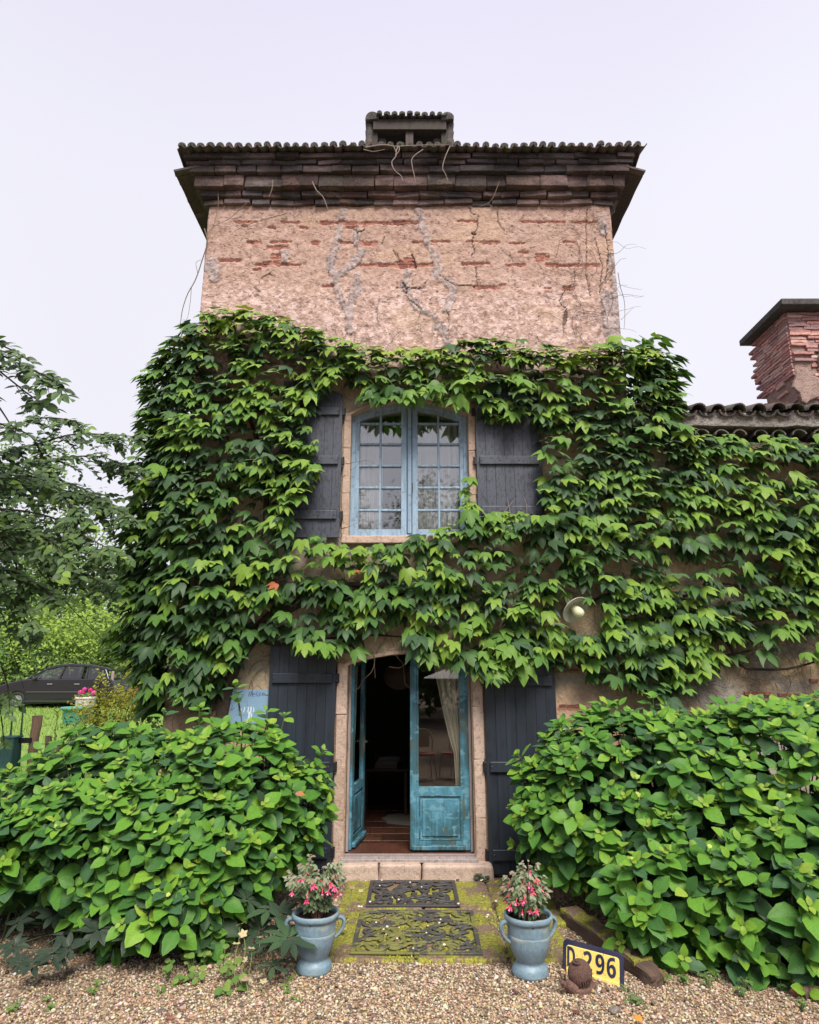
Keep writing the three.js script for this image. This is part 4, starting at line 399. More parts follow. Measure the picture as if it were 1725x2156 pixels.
// ---------------------------------------------------------------- vine on the walls
const inPoly = (p, x, y) => { let c = false; for (let i = 0, j = p.length - 1; i < p.length; j = i++) if (p[i][1] > y !== p[j][1] > y && x < ((p[j][0] - p[i][0]) * (y - p[i][1])) / (p[j][1] - p[i][1]) + p[i][0]) c = !c; return c; };
const onWall = (pts) => pts.map(([x, y]) => { const p = onZ(x, y, 0.14); return [p.x, p.y]; });
const vine = thing('climbing_vine', 'dense green three-lobed vine covering the walls of tower and wing', 'vine', [-1.95, 0, 0.05]); vine.updateMatrixWorld(true);
{
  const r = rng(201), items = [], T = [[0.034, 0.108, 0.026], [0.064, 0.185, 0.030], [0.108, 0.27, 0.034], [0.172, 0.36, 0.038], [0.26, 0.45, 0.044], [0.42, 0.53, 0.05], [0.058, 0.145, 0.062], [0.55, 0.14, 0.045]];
  const outer = onWall([[330, 745], [380, 705], [440, 668], [500, 655], [560, 672], [620, 690], [700, 708], [780, 738], [880, 748], [960, 728], [1000, 708], [1060, 722], [1120, 738], [1200, 742], [1260, 728], [1310, 712], [1370, 738], [1395, 800], [1395, 850], [1440, 885], [1500, 922], [1600, 930], [1900, 925], [1900, 1390], [1725, 1395], [1650, 1370], [1560, 1375], [1500, 1385], [1460, 1450], [1400, 1470], [1330, 1450], [1270, 1445], [1220, 1400], [1165, 1395], [1110, 1400], [1060, 1420], [1010, 1425], [985, 1380], [930, 1385], [880, 1370], [840, 1330], [780, 1320], [735, 1365], [680, 1375], [620, 1345], [570, 1330], [525, 1340], [500, 1395], [440, 1470], [380, 1480], [300, 1450], [270, 1380]]);
  const hole = onWall([[655, 850], [690, 815], [735, 800], [790, 812], [830, 838], [880, 842], [930, 815], [985, 822], [1010, 855], [1070, 882], [1120, 876], [1138, 900], [1140, 1000], [1142, 1070], [1080, 1095], [1040, 1085], [985, 1060], [975, 1105], [930, 1130], [880, 1125], [830, 1150], [760, 1148], [700, 1132], [640, 1120], [612, 1090], [648, 1035], [672, 985], [650, 930]]);
  const thin = [[[[560, 1165], [900, 1160], [900, 1210], [760, 1215], [560, 1220]], 0.4], [[[500, 1060], [570, 1060], [590, 1150], [520, 1150]], 0.35], [[[440, 900], [540, 880], [545, 960], [450, 970]], 0.45], [[[560, 1280], [850, 1270], [850, 1330], [560, 1330]], 0.6], [[[1225, 1270], [1500, 1230], [1500, 1500], [1225, 1500]], 0.95], [[[1500, 1330], [1900, 1330], [1900, 1400], [1500, 1400]], 0.5], [[[1165, 1212], [1268, 1212], [1268, 1335], [1165, 1335]], 0.07], [[[1480, 1080], [1560, 1080], [1560, 1180], [1480, 1180]], 0.85]].map(([p, k]) => [onWall(p), k]);
  const upV = V3(0, 1, 0);
  const leaf = (p, out, s, t, vis = 1, flat = 0) => { const n = out.clone().multiplyScalar(r.r(0.35, 0.8)).addScaledVector(upV, r.r(0.45, 0.95)).add(R3(r).multiplyScalar(0.26)), tip = V3(0, -1, 0).addScaledVector(out, r.r(0.25, 0.8)).add(V3(r.g() * 0.6, r.g() * 0.2, r.g() * 0.2)); if (flat) { n.y += flat; tip.y += flat * 0.8; tip.addScaledVector(out, 0.6); } items.push({ g: ivyBlades[r.i(9)], m: leafM(p, n, tip, s, r.r(0.9, 1.1)), t, s, vis }); };
  const front = V3(0, 0, 1);
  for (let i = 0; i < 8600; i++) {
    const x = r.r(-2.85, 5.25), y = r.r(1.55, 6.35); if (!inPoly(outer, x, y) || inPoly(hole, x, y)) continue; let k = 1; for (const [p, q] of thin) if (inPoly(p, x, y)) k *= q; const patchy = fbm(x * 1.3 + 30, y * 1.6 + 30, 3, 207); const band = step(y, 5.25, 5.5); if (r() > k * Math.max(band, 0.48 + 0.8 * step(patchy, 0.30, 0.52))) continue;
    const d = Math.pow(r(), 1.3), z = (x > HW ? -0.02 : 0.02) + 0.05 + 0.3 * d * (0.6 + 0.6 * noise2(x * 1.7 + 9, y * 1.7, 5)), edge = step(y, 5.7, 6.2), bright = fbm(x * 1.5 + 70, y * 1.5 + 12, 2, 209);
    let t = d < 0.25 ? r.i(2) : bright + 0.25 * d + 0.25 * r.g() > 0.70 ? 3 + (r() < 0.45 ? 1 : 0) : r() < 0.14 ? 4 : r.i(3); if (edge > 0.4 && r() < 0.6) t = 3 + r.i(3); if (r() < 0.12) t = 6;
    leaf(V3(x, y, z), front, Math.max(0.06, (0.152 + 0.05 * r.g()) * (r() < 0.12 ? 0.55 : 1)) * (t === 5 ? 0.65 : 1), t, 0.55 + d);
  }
  // bulk round the left corner and over the wing roof at the right
  const over = (y) => 0.06 + 0.5 * step(y, 6.4, 5.6) + 0.16 * step(y, 4.6, 3.6) - 0.42 * step(y, 2.6, 1.8), left = V3(-0.85, 0.1, 0.5).normalize();
  for (let i = 0; i < 2300; i++) { const y = r.r(1.6, 6.25), d = Math.sqrt(r()), o = over(y) * (0.72 + 0.5 * noise2(y * 2.2, 3.3, 8)), x = -HW - o * d, z = r.r(-0.75, 0.26) - 0.15 * d; const t = d > 0.7 ? (r() < 0.5 ? 3 : 1 + r.i(2)) : r.i(3); leaf(V3(x, y, z), r() < 0.55 ? left : front, Math.max(0.08, 0.14 + 0.035 * r.g()), r() < 0.07 ? 4 : t, 0.5 + 0.4 * d, d > 0.8 ? 0.3 : 0); }
  for (let i = 0; i < 420; i++) { const y = r.r(4.95, 6.0), d = Math.sqrt(r()), x = HW + 0.62 * d * (0.55 + 0.45 * Math.sin(Math.PI * clamp((y - 4.7) / 1.4))), z = r.r(-0.5, 0.25); leaf(V3(x, y, z), r() < 0.5 ? V3(0.85, 0.2, 0.5) : front, Math.max(0.09, 0.15 + 0.04 * r.g()), d > 0.6 && r() < 0.6 ? 3 + r.i(2) : 1 + r.i(2), 0.5 + 0.5 * d, d > 0.7 ? 0.35 : 0); }
  // young pale fringe along the top and on the shutters and sill
  for (let i = 0; i < 420; i++) { const px = r.r(430, 1390), u = (px - 430) / 960, py = mix(655, 700, step(px, 500, 700)) + 38 * step(px, 640, 800) - 18 * Math.exp(-(((px - 1010) / 60) ** 2)) + r.r(-8, 26), p = onZ(px, py, r.r(0.08, 0.34)); leaf(p, front, r.r(0.07, 0.17), r() < 0.55 ? 5 : 4, 0.8, 0.5); } for (let i = 0; i < 120; i++) { const p = onZ(r.r(1425, 1760), r.r(912, 960), r.r(0.06, 0.26)); leaf(p, front, r.r(0.10, 0.17), r() < 0.35 ? 4 + r.i(2) : 1 + r.i(3), 0.8, 0.2); }  for (let i = 0; i < 26; i++) { const p = onZ(r.r(750, 990), r.r(800, 838), r.r(0.2, 0.42)); leaf(p, front, r.r(0.14, 0.2), 1 + r.i(3), 1.5, -0.4); }
  for (const [px, py, n, w, h] of [[650, 985, 14, 18, 30], [655, 940, 8, 15, 30], [640, 1010, 8, 20, 20], [985, 1060, 16, 12, 45], [930, 1118, 8, 30, 12], [1000, 1115, 14, 40, 14], [700, 1160, 16, 45, 14], [1075, 1085, 16, 40, 8], [790, 835, 10, 22, 14], [850, 830, 10, 25, 10], [1060, 870, 14, 40, 12], [935, 830, 8, 20, 10]]) for (let i = 0; i < n; i++) { const p = onZ(px + r.g() * w, py + r.g() * h, r.r(0.1, 0.2)); leaf(p, front, r.r(0.07, 0.14), r() < 0.5 ? 4 : 3, 1.1); }
  // leaves hanging over the door head, the shutter tops and window head
  for (const [px, py] of [[750, 1385], [690, 1378], [655, 1365], [880, 1380], [905, 1395], [940, 1400], [965, 1412], [1000, 1420], [1020, 1425], [1045, 1412], [1075, 1410], [900, 1360], [860, 1350], [985, 1390], [1100, 1385], [780, 850], [800, 838], [845, 835], [870, 848], [890, 845], [1010, 850], [1035, 858], [1060, 865], [1085, 872], [1110, 858], [660, 838], [640, 850], [655, 830], [485, 1365], [500, 1400], [400, 1450], [430, 1440], [455, 1420], [385, 1470]]) { const p = onZ(px, py - 18, r.r(0.16, 0.3)); leaf(p, front, r.r(0.15, 0.19), r() < 0.5 ? 2 : 1 + r.i(3), 2); }
  { const p = onZ(580, 1228, 0.33); leaf(p, front, 0.1, 7, 3); const q = onZ(752, 1200, 0.3); leaf(q, front, 0.06, 7, 2); }
  // woody stems, thin runners and the net of old rootlets
  const local = (g) => g.translate(1.95, 0, -0.05), W = (l, z = 0.05) => l.map(([x, y]) => onZ(x, y, z));
  const stem = (l, a, b, z = 0.05, n = 24) => part(vine, 'stem', uvBox(local(rough(tube(W(l, z), a, n, 7, b), 0.012, 6, 3))), mBark);
  stem([[462, 1560], [470, 1480], [492, 1410], [545, 1330], [620, 1275], [720, 1252], [820, 1262]], 0.075, 0.03); stem([[478, 1470], [470, 1390], [476, 1300], [515, 1190], [560, 1090], [548, 960], [505, 820]], 0.055, 0.02); stem([[500, 1400], [560, 1300], [660, 1240], [760, 1232], [880, 1262], [1010, 1290]], 0.045, 0.015, 0.07); stem([[440, 1500], [420, 1400], [400, 1280], [390, 1100], [400, 900]], 0.04, 0.015); stem([[540, 1340], [575, 1358], [640, 1352], [760, 1338], [900, 1345]], 0.02, 0.008, 0.06);
  stem([[1180, 1352], [1260, 1390], [1330, 1405], [1400, 1410], [1500, 1385], [1580, 1370]], 0.018, 0.01); stem([[1195, 1372], [1230, 1410], [1300, 1435], [1380, 1452], [1440, 1445]], 0.013, 0.008); stem([[1420, 1340], [1480, 1330], [1530, 1352], [1560, 1400], [1640, 1410], [1725, 1392]], 0.022, 0.01, 0.06); stem([[1230, 1270], [1330, 1240], [1420, 1260], [1520, 1230], [1640, 1250], [1760, 1230]], 0.018, 0.01); stem([[1390, 1330], [1480, 1300], [1580, 1310], [1700, 1280]], 0.014, 0.008); stem([[930, 1290], [1060, 1255], [1160, 1180], [1180, 1050]], 0.02, 0.01);
  const nets = []; const net = (cx0, cx1, cy0, cy1, n, len, rad, z) => { for (let i = 0; i < n; i++) { const a0 = V3(r.r(cx0, cx1), r.r(cy0, cy1), z), l = [a0]; let a = r() * 6.28; for (let k = 0; k < 5; k++) { a += r.g() * 0.7; const q = l[k]; l.push(V3(q.x + Math.cos(a) * len * r.r(0.5, 1.3), q.y + Math.sin(a) * len * r.r(0.5, 1.3), z + r.r(-0.005, 0.02))); } nets.push(tube(l, rad * r.r(0.6, 1.4), 9, 4, rad * 0.4)); } };
  net(-2.55, 4.9, 2.2, 3.4, 190, 0.10, 0.0045, 0.02); net(2.7, 4.9, 1.5, 2.5, 170, 0.07, 0.004, 0.02); net(-2.5, -1.5, 1.7, 3.0, 40, 0.08, 0.004, 0.02); net(-2.5, -0.8, 3.3, 6.0, 80, 0.09, 0.004, 0.02); net(2.05, 2.62, 5.7, 7.8, 45, 0.11, 0.0035, 0.012); net(-2.6, 2.6, 5.7, 6.3, 60, 0.08, 0.003, 0.015);
  const nm = part(vine, 'rootlets', local(merge(nets)), mTwig); nm.userData.kind = 'stuff';
  const dry = (l, rad, z, m = mDryTwig) => part(vine, 'dry_runner', local(tube(l.map(([x, y]) => onZ(x, y, z)), rad, 26, 5, rad * 0.5)), m), LZ = (l) => l.map(([x, y]) => [745 + 0.136 * x, 207 + 0.136 * y]);
  dry(LZ([[690, 735], [655, 830], [650, 900], [592, 980], [605, 1065], [660, 1140], [730, 1195], [765, 1280]]), 0.008, 0.42); dry(LZ([[1075, 790], [960, 870], [900, 945], [912, 1080], [935, 1180], [955, 1290]]), 0.007, 0.40); dry(LZ([[1495, 735], [1420, 900], [1378, 1090], [1420, 1170], [1455, 1270]]), 0.007, 0.40); dry(LZ([[620, 745], [660, 850], [655, 900]]), 0.006, 0.43); dry(LZ([[700, 740], [705, 800], [655, 880]]), 0.007, 0.43); dry(LZ([[180, 760], [320, 735], [480, 720], [640, 742], [800, 735], [950, 728], [1110, 722], [1300, 725], [1500, 715]]), 0.009, 0.40); dry(LZ([[150, 790], [300, 820], [480, 790]]), 0.006, 0.42);
  const Z1 = (l) => l.map(([x, y]) => [331.2 + x * 0.32, 193.2 + y * 0.32]); dry(Z1([[310, 900], [330, 980], [295, 1110], [250, 1240], [200, 1330], [165, 1440], [150, 1560]]), 0.009, 0.02, mTwig); dry(Z1([[265, 1190], [258, 1120], [290, 1105]]), 0.004, 0.02, mTwig); dry(Z1([[225, 1290], [215, 1400], [190, 1500], [165, 1500]]), 0.004, 0.02, mTwig); dry(Z1([[400, 640], [400, 760], [370, 880], [320, 1010]]), 0.005, 0.1, mTwig); dry(Z1([[590, 730], [480, 830], [370, 890], [320, 960]]), 0.005, 0.06, mTwig); dry(Z1([[850, 800], [640, 860], [520, 910], [470, 960]]), 0.005, 0.05, mTwig); dry(Z1([[1020, 590], [1050, 650], [1090, 690], [1125, 780]]), 0.007, 0.22); dry(Z1([[760, 580], [755, 640], [735, 690]]), 0.005, 0.22);
  const Z2 = (l) => l.map(([x, y]) => [828 + x * 0.32, 193.2 + y * 0.32]); dry(Z2([[1480, 1190], [1495, 1280], [1520, 1370], [1525, 1480], [1520, 1560]]), 0.005, 0.0, mTwig); dry(Z2([[1500, 1500], [1540, 1460], [1580, 1420]]), 0.003, 0.0, mTwig); dry(Z2([[700, 590], [640, 720], [560, 760]]), 0.005, 0.2, mTwig);
  dry([[1437, 868], [1434, 848], [1438, 830], [1433, 822]], 0.004, 0.2, mTwig); dry([[310, 880], [292, 905], [275, 930], [262, 955]], 0.006, 0.1, mTwig); dry([[1075, 1085], [1071, 1062], [1068, 1048]], 0.004, 0.12); dry([[1050, 1090], [1070, 1068], [1085, 1050]], 0.004, 0.12); dry([[1110, 1090], [1108, 1060], [1103, 1045]], 0.004, 0.12);
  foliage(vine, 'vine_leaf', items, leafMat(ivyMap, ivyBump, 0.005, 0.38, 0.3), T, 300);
}
// ---------------------------------------------------------------- hydrangeas
function hydrangea(label, pos, blobs, shoots, seed, extra = []) {
  const H = thing('hydrangea_bush', label, 'bush', pos); H.updateMatrixWorld(true); const r = rng(seed), items = [], buds = [], stems = [];
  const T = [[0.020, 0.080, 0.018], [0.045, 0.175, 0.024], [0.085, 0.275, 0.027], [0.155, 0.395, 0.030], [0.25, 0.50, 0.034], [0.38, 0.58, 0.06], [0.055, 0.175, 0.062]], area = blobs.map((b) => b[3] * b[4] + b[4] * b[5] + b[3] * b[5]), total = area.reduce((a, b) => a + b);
  const inside = (p, k, but) => blobs.some((b, i) => i !== but && ((p.x - b[0]) / b[3]) ** 2 + ((p.y - b[1]) / b[4]) ** 2 + ((p.z - b[2]) / b[5]) ** 2 < k);
  const shoot = (p, d, L, young, vis, bare = 0) => { const side0 = V3(r.g(), r.g(), r.g()).cross(d).normalize(), side1 = V3().crossVectors(d, side0), pairs = bare ? 2 : 3;
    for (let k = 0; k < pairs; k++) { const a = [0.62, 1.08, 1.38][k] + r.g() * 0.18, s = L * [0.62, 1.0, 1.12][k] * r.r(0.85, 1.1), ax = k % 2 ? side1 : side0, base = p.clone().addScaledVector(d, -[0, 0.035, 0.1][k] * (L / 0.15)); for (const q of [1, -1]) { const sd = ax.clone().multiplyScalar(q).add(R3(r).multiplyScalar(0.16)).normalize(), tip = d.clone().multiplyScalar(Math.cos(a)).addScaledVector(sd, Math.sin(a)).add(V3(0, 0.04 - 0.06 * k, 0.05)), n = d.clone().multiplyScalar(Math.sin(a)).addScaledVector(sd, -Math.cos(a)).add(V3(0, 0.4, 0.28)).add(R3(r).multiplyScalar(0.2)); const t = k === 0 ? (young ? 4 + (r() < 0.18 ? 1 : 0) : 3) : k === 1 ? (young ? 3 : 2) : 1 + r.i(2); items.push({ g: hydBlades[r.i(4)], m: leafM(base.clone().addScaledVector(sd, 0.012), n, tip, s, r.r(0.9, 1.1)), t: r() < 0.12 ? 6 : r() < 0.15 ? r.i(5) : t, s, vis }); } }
    if (young && r() < 0.5) for (const q of [1, -1]) items.push({ g: hydBlades[r.i(4)], m: leafM(p.clone().addScaledVector(d, 0.012), side1.clone().multiplyScalar(-q * 0.5).add(d), d.clone().addScaledVector(side1, q * 0.6), L * 0.32), t: 5, s: L * 0.32, vis: 0.3 });
    stems.push(tube([p, p.clone().addScaledVector(d, -0.12), p.clone().addScaledVector(d, -0.22).add(V3(0, -0.08, 0))], 0.0035, 4, 4, 0.005)); };
  let n = 0, guard = 0; while (n < shoots && guard++ < 40000) { let a = r() * total, i = 0; while (a > area[i]) a -= area[i++]; const b = blobs[i], u = R3(r).normalize(), k = 1 + 0.07 * r.g() + 0.5 * (fbm(u.x * 2.1 + 9 + i, u.y * 2.1 + u.z * 1.7 + 9, 2, seed) - 0.5), p = V3(b[0] + b[3] * u.x * k, b[1] + b[4] * u.y * k, b[2] + b[5] * u.z * k), nn = V3(u.x / b[3], u.y / b[4], u.z / b[5]).normalize(); if (p.y < 0.1 || inside(p, 0.86, i) || (nn.z < -0.35 && nn.y < 0.6)) continue; if (p.z < 0.16) continue; n++;
    const d = nn.multiplyScalar(0.75)  .add(V3(0, 0.7, 0.25)).add(R3(r).multiplyScalar(0.3)).normalize(), hi = p.y / (b[1] + b[4]), top = r() < 0.2 + 0.4 * hi; shoot(p, d, r.r(0.115, 0.18) * (p.y < 0.6 ? 1.12 : 1), top, 1); if (hi > 0.6 && r() < 0.075) buds.push([p, d]); }
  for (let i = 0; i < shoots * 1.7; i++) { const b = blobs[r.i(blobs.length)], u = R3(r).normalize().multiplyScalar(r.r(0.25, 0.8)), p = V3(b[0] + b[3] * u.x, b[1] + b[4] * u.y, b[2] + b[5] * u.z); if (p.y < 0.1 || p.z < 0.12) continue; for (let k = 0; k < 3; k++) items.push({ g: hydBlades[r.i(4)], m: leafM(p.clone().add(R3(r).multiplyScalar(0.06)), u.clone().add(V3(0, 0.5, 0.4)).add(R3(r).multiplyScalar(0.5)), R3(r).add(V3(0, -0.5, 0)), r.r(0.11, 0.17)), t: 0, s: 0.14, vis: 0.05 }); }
  for (const [p, d, L, b] of extra) { shoot(p, d, L, true, 2, b); stems.push(tube([p, p.clone().addScaledVector(d, -0.2), p.clone().addScaledVector(d, -0.42).add(V3(0, -0.1, 0))], 0.005, 6, 5, 0.006)); if (b === 2) buds.push([p, d]); if (!b) shoot(p.clone().addScaledVector(d, -0.14), d, L * 0.95, false, 1.4, 1); }
  for (let i = 0; i < 46; i++) { const b = blobs[r.i(blobs.length)], a = V3(b[0] + r.g() * 0.25, 0, b[2] + r.g() * 0.2), e = V3(b[0] + r.g() * b[3] * 0.7, b[1] + b[4] * r.r(0.1, 0.7), b[2] + r.g() * b[5] * 0.7); stems.push(tube([a, V3(mix(a.x, e.x, 0.35), e.y * 0.5, mix(a.z, e.z, 0.35)), e], 0.009, 8, 5, 0.005)); }
  const inv = (g) => g.translate(-pos[0], -pos[1], -pos[2]); const sg = part(H, 'stems', inv(merge(stems)), M([0.10, 0.13, 0.04], 0.8)); sg.userData.kind = 'stuff';
  const bg = (() => { const l = [], q = rng(5); for (let i = 0; i < 16; i++) { const a = i * 2.4, d = 0.02 * Math.sqrt(i / 16); l.push(new THREE.IcosahedronGeometry(0.0062, 0).scale(1, 0.9, 1).translate(Math.cos(a) * d, 0.006 - d * 0.2 + q() * 0.003, Math.sin(a) * d)); } return merge(l); })(), bm = [M([0.42, 0.50, 0.12], 0.8), M([0.32, 0.46, 0.10], 0.8)];
  for (const [p, d] of buds) { const m = part(H, 'flower_bud', bg, bm[r.i(2)]); m.position.copy(p).addScaledVector(d, 0.035).sub(H.position); m.quaternion.setFromUnitVectors(V3(0, 1, 0), d); const s = r.r(0.6, 1.1); m.scale.set(s, s, s); }
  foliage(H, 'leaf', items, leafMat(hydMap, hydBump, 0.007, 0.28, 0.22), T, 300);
}
hydrangea('broad hydrangea bush left of the door with budding shoots before the blue panel', [-2.2, 0, 1.0], [[-1.74, 0.83, 0.98, 0.84, 0.66, 0.70], [-1.85, 0.55, 1.5, 0.72, 0.58, 0.58], [-2.55, 0.84, 1.2, 0.78, 0.66, 0.74], [-3.4, 0.72, 1.3, 0.72, 0.42, 0.7], [-2.35, 0.74, 1.62, 0.66, 0.46, 0.46], [-1.30, 0.86, 0.85, 0.46, 0.46, 0.48], [-1.85, 0.38, 1.85, 0.52, 0.36, 0.36]], 660, 301,
  [[onZ(496, 1443, 0.6), V3(-0.25, 1, 0.1).normalize(), 0.13, 0], [onZ(562, 1494, 0.6), V3(0.05, 1, 0.1).normalize(), 0.13, 0], [onZ(600, 1506, 0.5), V3(0.2, 1, 0.05).normalize(), 0.12, 1], [onZ(680, 1580, 0.75), V3(0.5, 0.8, 0.2).normalize(), 0.12, 0], [onZ(690, 1640, 0.8), V3(0.8, 0.5, 0.3).normalize(), 0.12, 0], [onZ(690, 1720, 0.85), V3(0.8, 0.4, 0.3).normalize(), 0.13, 0], [onZ(345, 1500, 0.7), V3(-0.1, 1, 0.1).normalize(), 0.13, 2], [onZ(420, 1490, 0.7), V3(0, 1, 0.1).normalize(), 0.13, 0]]);
hydrangea('broad hydrangea bush right of the door behind the yellow road plate', [2.4, 0, 1.1], [[1.94, 0.92, 0.95, 0.82, 0.78, 0.66], [2.65, 0.9, 1.15, 0.9, 0.82, 0.85], [3.35, 0.95, 1.35, 0.85, 0.88, 0.9], [2.4, 0.55, 1.65, 0.75, 0.52, 0.58], [3.1, 0.62, 1.95, 0.7, 0.56, 0.5], [1.62, 0.75, 0.85, 0.58, 0.5, 0.5], [2.35, 1.02, 0.72, 0.5, 0.6, 0.46], [2.95, 1.08, 0.8, 0.5, 0.62, 0.5], [2.05, 0.42, 1.78, 0.6, 0.40, 0.45], [2.75, 0.44, 2.15, 0.6, 0.42, 0.42], [3.3, 0.4, 2.45, 0.5, 0.36, 0.4]], 700, 302,
  [[onZ(1185, 1515, 0.45), V3(-0.2, 1, 0.1).normalize(), 0.12, 0], [onZ(1092, 1615, 0.75), V3(-0.6, 0.8, 0.2).normalize(), 0.12, 0], [onZ(1085, 1690, 0.8), V3(-0.8, 0.5, 0.2).normalize(), 0.12, 0], [onZ(1082, 1780, 0.9), V3(-0.9, 0.3, 0.3).normalize(), 0.12, 0], [onZ(1270, 1478, 0.5), V3(0, 1, 0.1).normalize(), 0.13, 0], [onZ(1375, 1465, 0.5), V3(0, 1, 0.1).normalize(), 0.13, 0], [onZ(1600, 1480, 0.9), V3(0.1, 1, 0.1).normalize(), 0.13, 0], [onZ(1700, 1470, 1.1), V3(0, 1, 0.1).normalize(), 0.14, 0], [onZ(1310, 1985, 2.0), V3(-0.5, 0.3, 0.6).normalize(), 0.14, 0], [onZ(1440, 2020, 2.2), V3(0, 0.5, 0.8).normalize(), 0.16, 0], [onZ(1560, 2010, 2.3), V3(0.2, 0.5, 0.8).normalize(), 0.17, 0], [onZ(1700, 2090, 2.5), V3(-0.3, 0.5, 0.6).normalize(), 0.15, 0]]);
// ---------------------------------------------------------------- small plants at the foot of the bushes
function palmate(name, label, cat, pos, heads, tints, L, seed, wide = 0.9, mk = leafMat(hydMap, hydBump, 0.003, 0.5)) { const P = thing(name, label, cat, pos); P.updateMatrixWorld(true); const r = rng(seed), items = [], st = []; for (const [x, y, z, s] of heads) { const c = V3(x, y, z), k = 8 + r.i(3), lean = V3(r.g() * 0.55, 1, 0.35 + r.g() * 0.4).normalize(), A = V3(1, 0, 0).cross(lean).normalize(), B = V3().crossVectors(lean, A); for (let i = 0; i < k; i++) { const a = i / k * 6.283 + r.g() * 0.12, sd = A.clone().multiplyScalar(Math.cos(a)).addScaledVector(B, Math.sin(a)), e = r.r(-0.3, 0.6); items.push({ g: slimBlades[r.i(3)], m: leafM(c.clone().addScaledVector(sd, 0.012), lean.clone().addScaledVector(sd, -e).add(R3(r).multiplyScalar(0.1)), sd.clone().addScaledVector(lean, e - 0.15), L * s * r.r(0.8, 1.1), wide), t: r.i(tints.length), s: L * s }); } st.push(tube([V3(pos[0] + r.g() * 0.03, 0, pos[2] + r.g() * 0.03), V3(mix(pos[0], x, 0.5), y * 0.6, mix(pos[2], z, 0.5)), c], 0.005, 8, 5, 0.0035)); } const g = part(P, 'stems', merge(st).translate(-pos[0], -pos[1], -pos[2]), M([0.08, 0.12, 0.05], 0.8)); g.userData.kind = 'stuff'; foliage(P, 'leaf', items, mk, tints, 120); return P; }
const at = (px, py, h) => { const p = onY(px, py, h); return [p.x, p.y, p.z]; };
{
  const hd = [[0.028, 0.075, 0.035], [0.04, 0.10, 0.045], [0.055, 0.135, 0.05]];
  const heads = [[520, 1895, 0.36, 1], [565, 1915, 0.33, 1.1], [608, 1975, 0.25, 1.15], [590, 1925, 0.3, 0.9], [548, 1960, 0.2, 0.9], [640, 1880, 0.42, 0.8], [575, 2035, 0.1, 0.8], [540, 2000, 0.14, 0.7]].map(([x, y, h, s]) => [...at(x, y, h), s]);
  const P = palmate('hellebore_plant', 'dark glossy fan-leaved plant left of the left blue urn', 'plant', [...at(575, 1990, 0)], heads, hd, 0.17, 401);
  const dark = [[40, 1850], [90, 1890], [150, 1870], [200, 1905], [255, 1880], [60, 1950], [130, 1965], [215, 1950], [20, 1910], [170, 1930], [280, 1930], [90, 1825], [250, 1975], [20, 1990], [110, 2005], [170, 1835], [225, 1845], [10, 1870], [55, 1905], [110, 1930], [150, 1905], [185, 1890], [235, 1920], [285, 1960], [40, 2020], [75, 2025], [30, 1950], [85, 1860], [120, 1845], [195, 1960], [150, 1995], [260, 1900], [15, 1920], [190, 1860]].map(([x, y], i) => [...at(x + ((i * 37) % 23) - 11, y + ((i * 53) % 17) - 8, 0.06 + 0.07 * (i % 4)), 0.8 + 0.12 * (i % 4)]);
  palmate('hellebore_plant', 'low dark fan-leaved plants in the shade under the left hydrangea', 'plant', [...at(150, 1960, 0)], dark, [[0.02, 0.052, 0.028], [0.028, 0.07, 0.036], [0.018, 0.05, 0.026]], 0.115, 402, 1.15);
  // faded hellebore flowers
  const F = thing('hellebore_flowers', 'faded beige-pink drooping flowers on stalks left of the left blue urn', 'flowers', [...at(520, 2060, 0)]); const r = rng(403), st = [];
  const petal = ovateBlade(77, { n: 4, width: 0.42, peak: 1.0, fold: 0.5, droop: 0.5, saw: 0 }), fl = (() => { const l = []; for (let i = 0; i < 5; i++) l.push(petal.clone().applyMatrix4(leafM(V3(), V3(0, -0.5, 0).add(V3(Math.cos(i * 1.2566), 0.3, Math.sin(i * 1.2566)).multiplyScalar(-0.2)), V3(Math.cos(i * 1.2566), -0.55, Math.sin(i * 1.2566)), 1))); l.push(new THREE.IcosahedronGeometry(0.16, 0).translate(0, -0.16, 0)); return merge(l); })(), fm = [M([0.34, 0.24, 0.16], 0.85), M([0.30, 0.19, 0.155], 0.85), M([0.38, 0.32, 0.19], 0.85)];
  for (const [x, y, h] of [[505, 1945, 0.33], [512, 1965, 0.3], [498, 1985, 0.27], [516, 2020, 0.18], [530, 1995, 0.2], [548, 1972, 0.22], [517, 2060, 0.1], [555, 2065, 0.07], [602, 1915, 0.3], [612, 2030, 0.06], [470, 1925, 0.3], [742, 1868, 0.24], [708, 1905, 0.2], [728, 1935, 0.12], [723, 1955, 0.08], [760, 1875, 0.12]]) { const c = V3(...at(x, y, h)), m = part(F, 'flower', fl, fm[r.i(3)]); m.position.copy(c).sub(F.position); m.rotation.set(r.g() * 0.5, r() * 6, r.g() * 0.5); const s = r.r(0.022, 0.034); m.scale.set(s, s, s); st.push(tube([V3(c.x + r.g() * 0.05, 0, c.z + 0.02), V3(c.x + r.g() * 0.03, h * 0.7, c.z), c], 0.003, 8, 4)); }
  part(F, 'stalks', merge(st).translate(...F.position.toArray().map((v) => -v)), M([0.20, 0.27, 0.08], 0.8)).userData.kind = 'stuff';
}
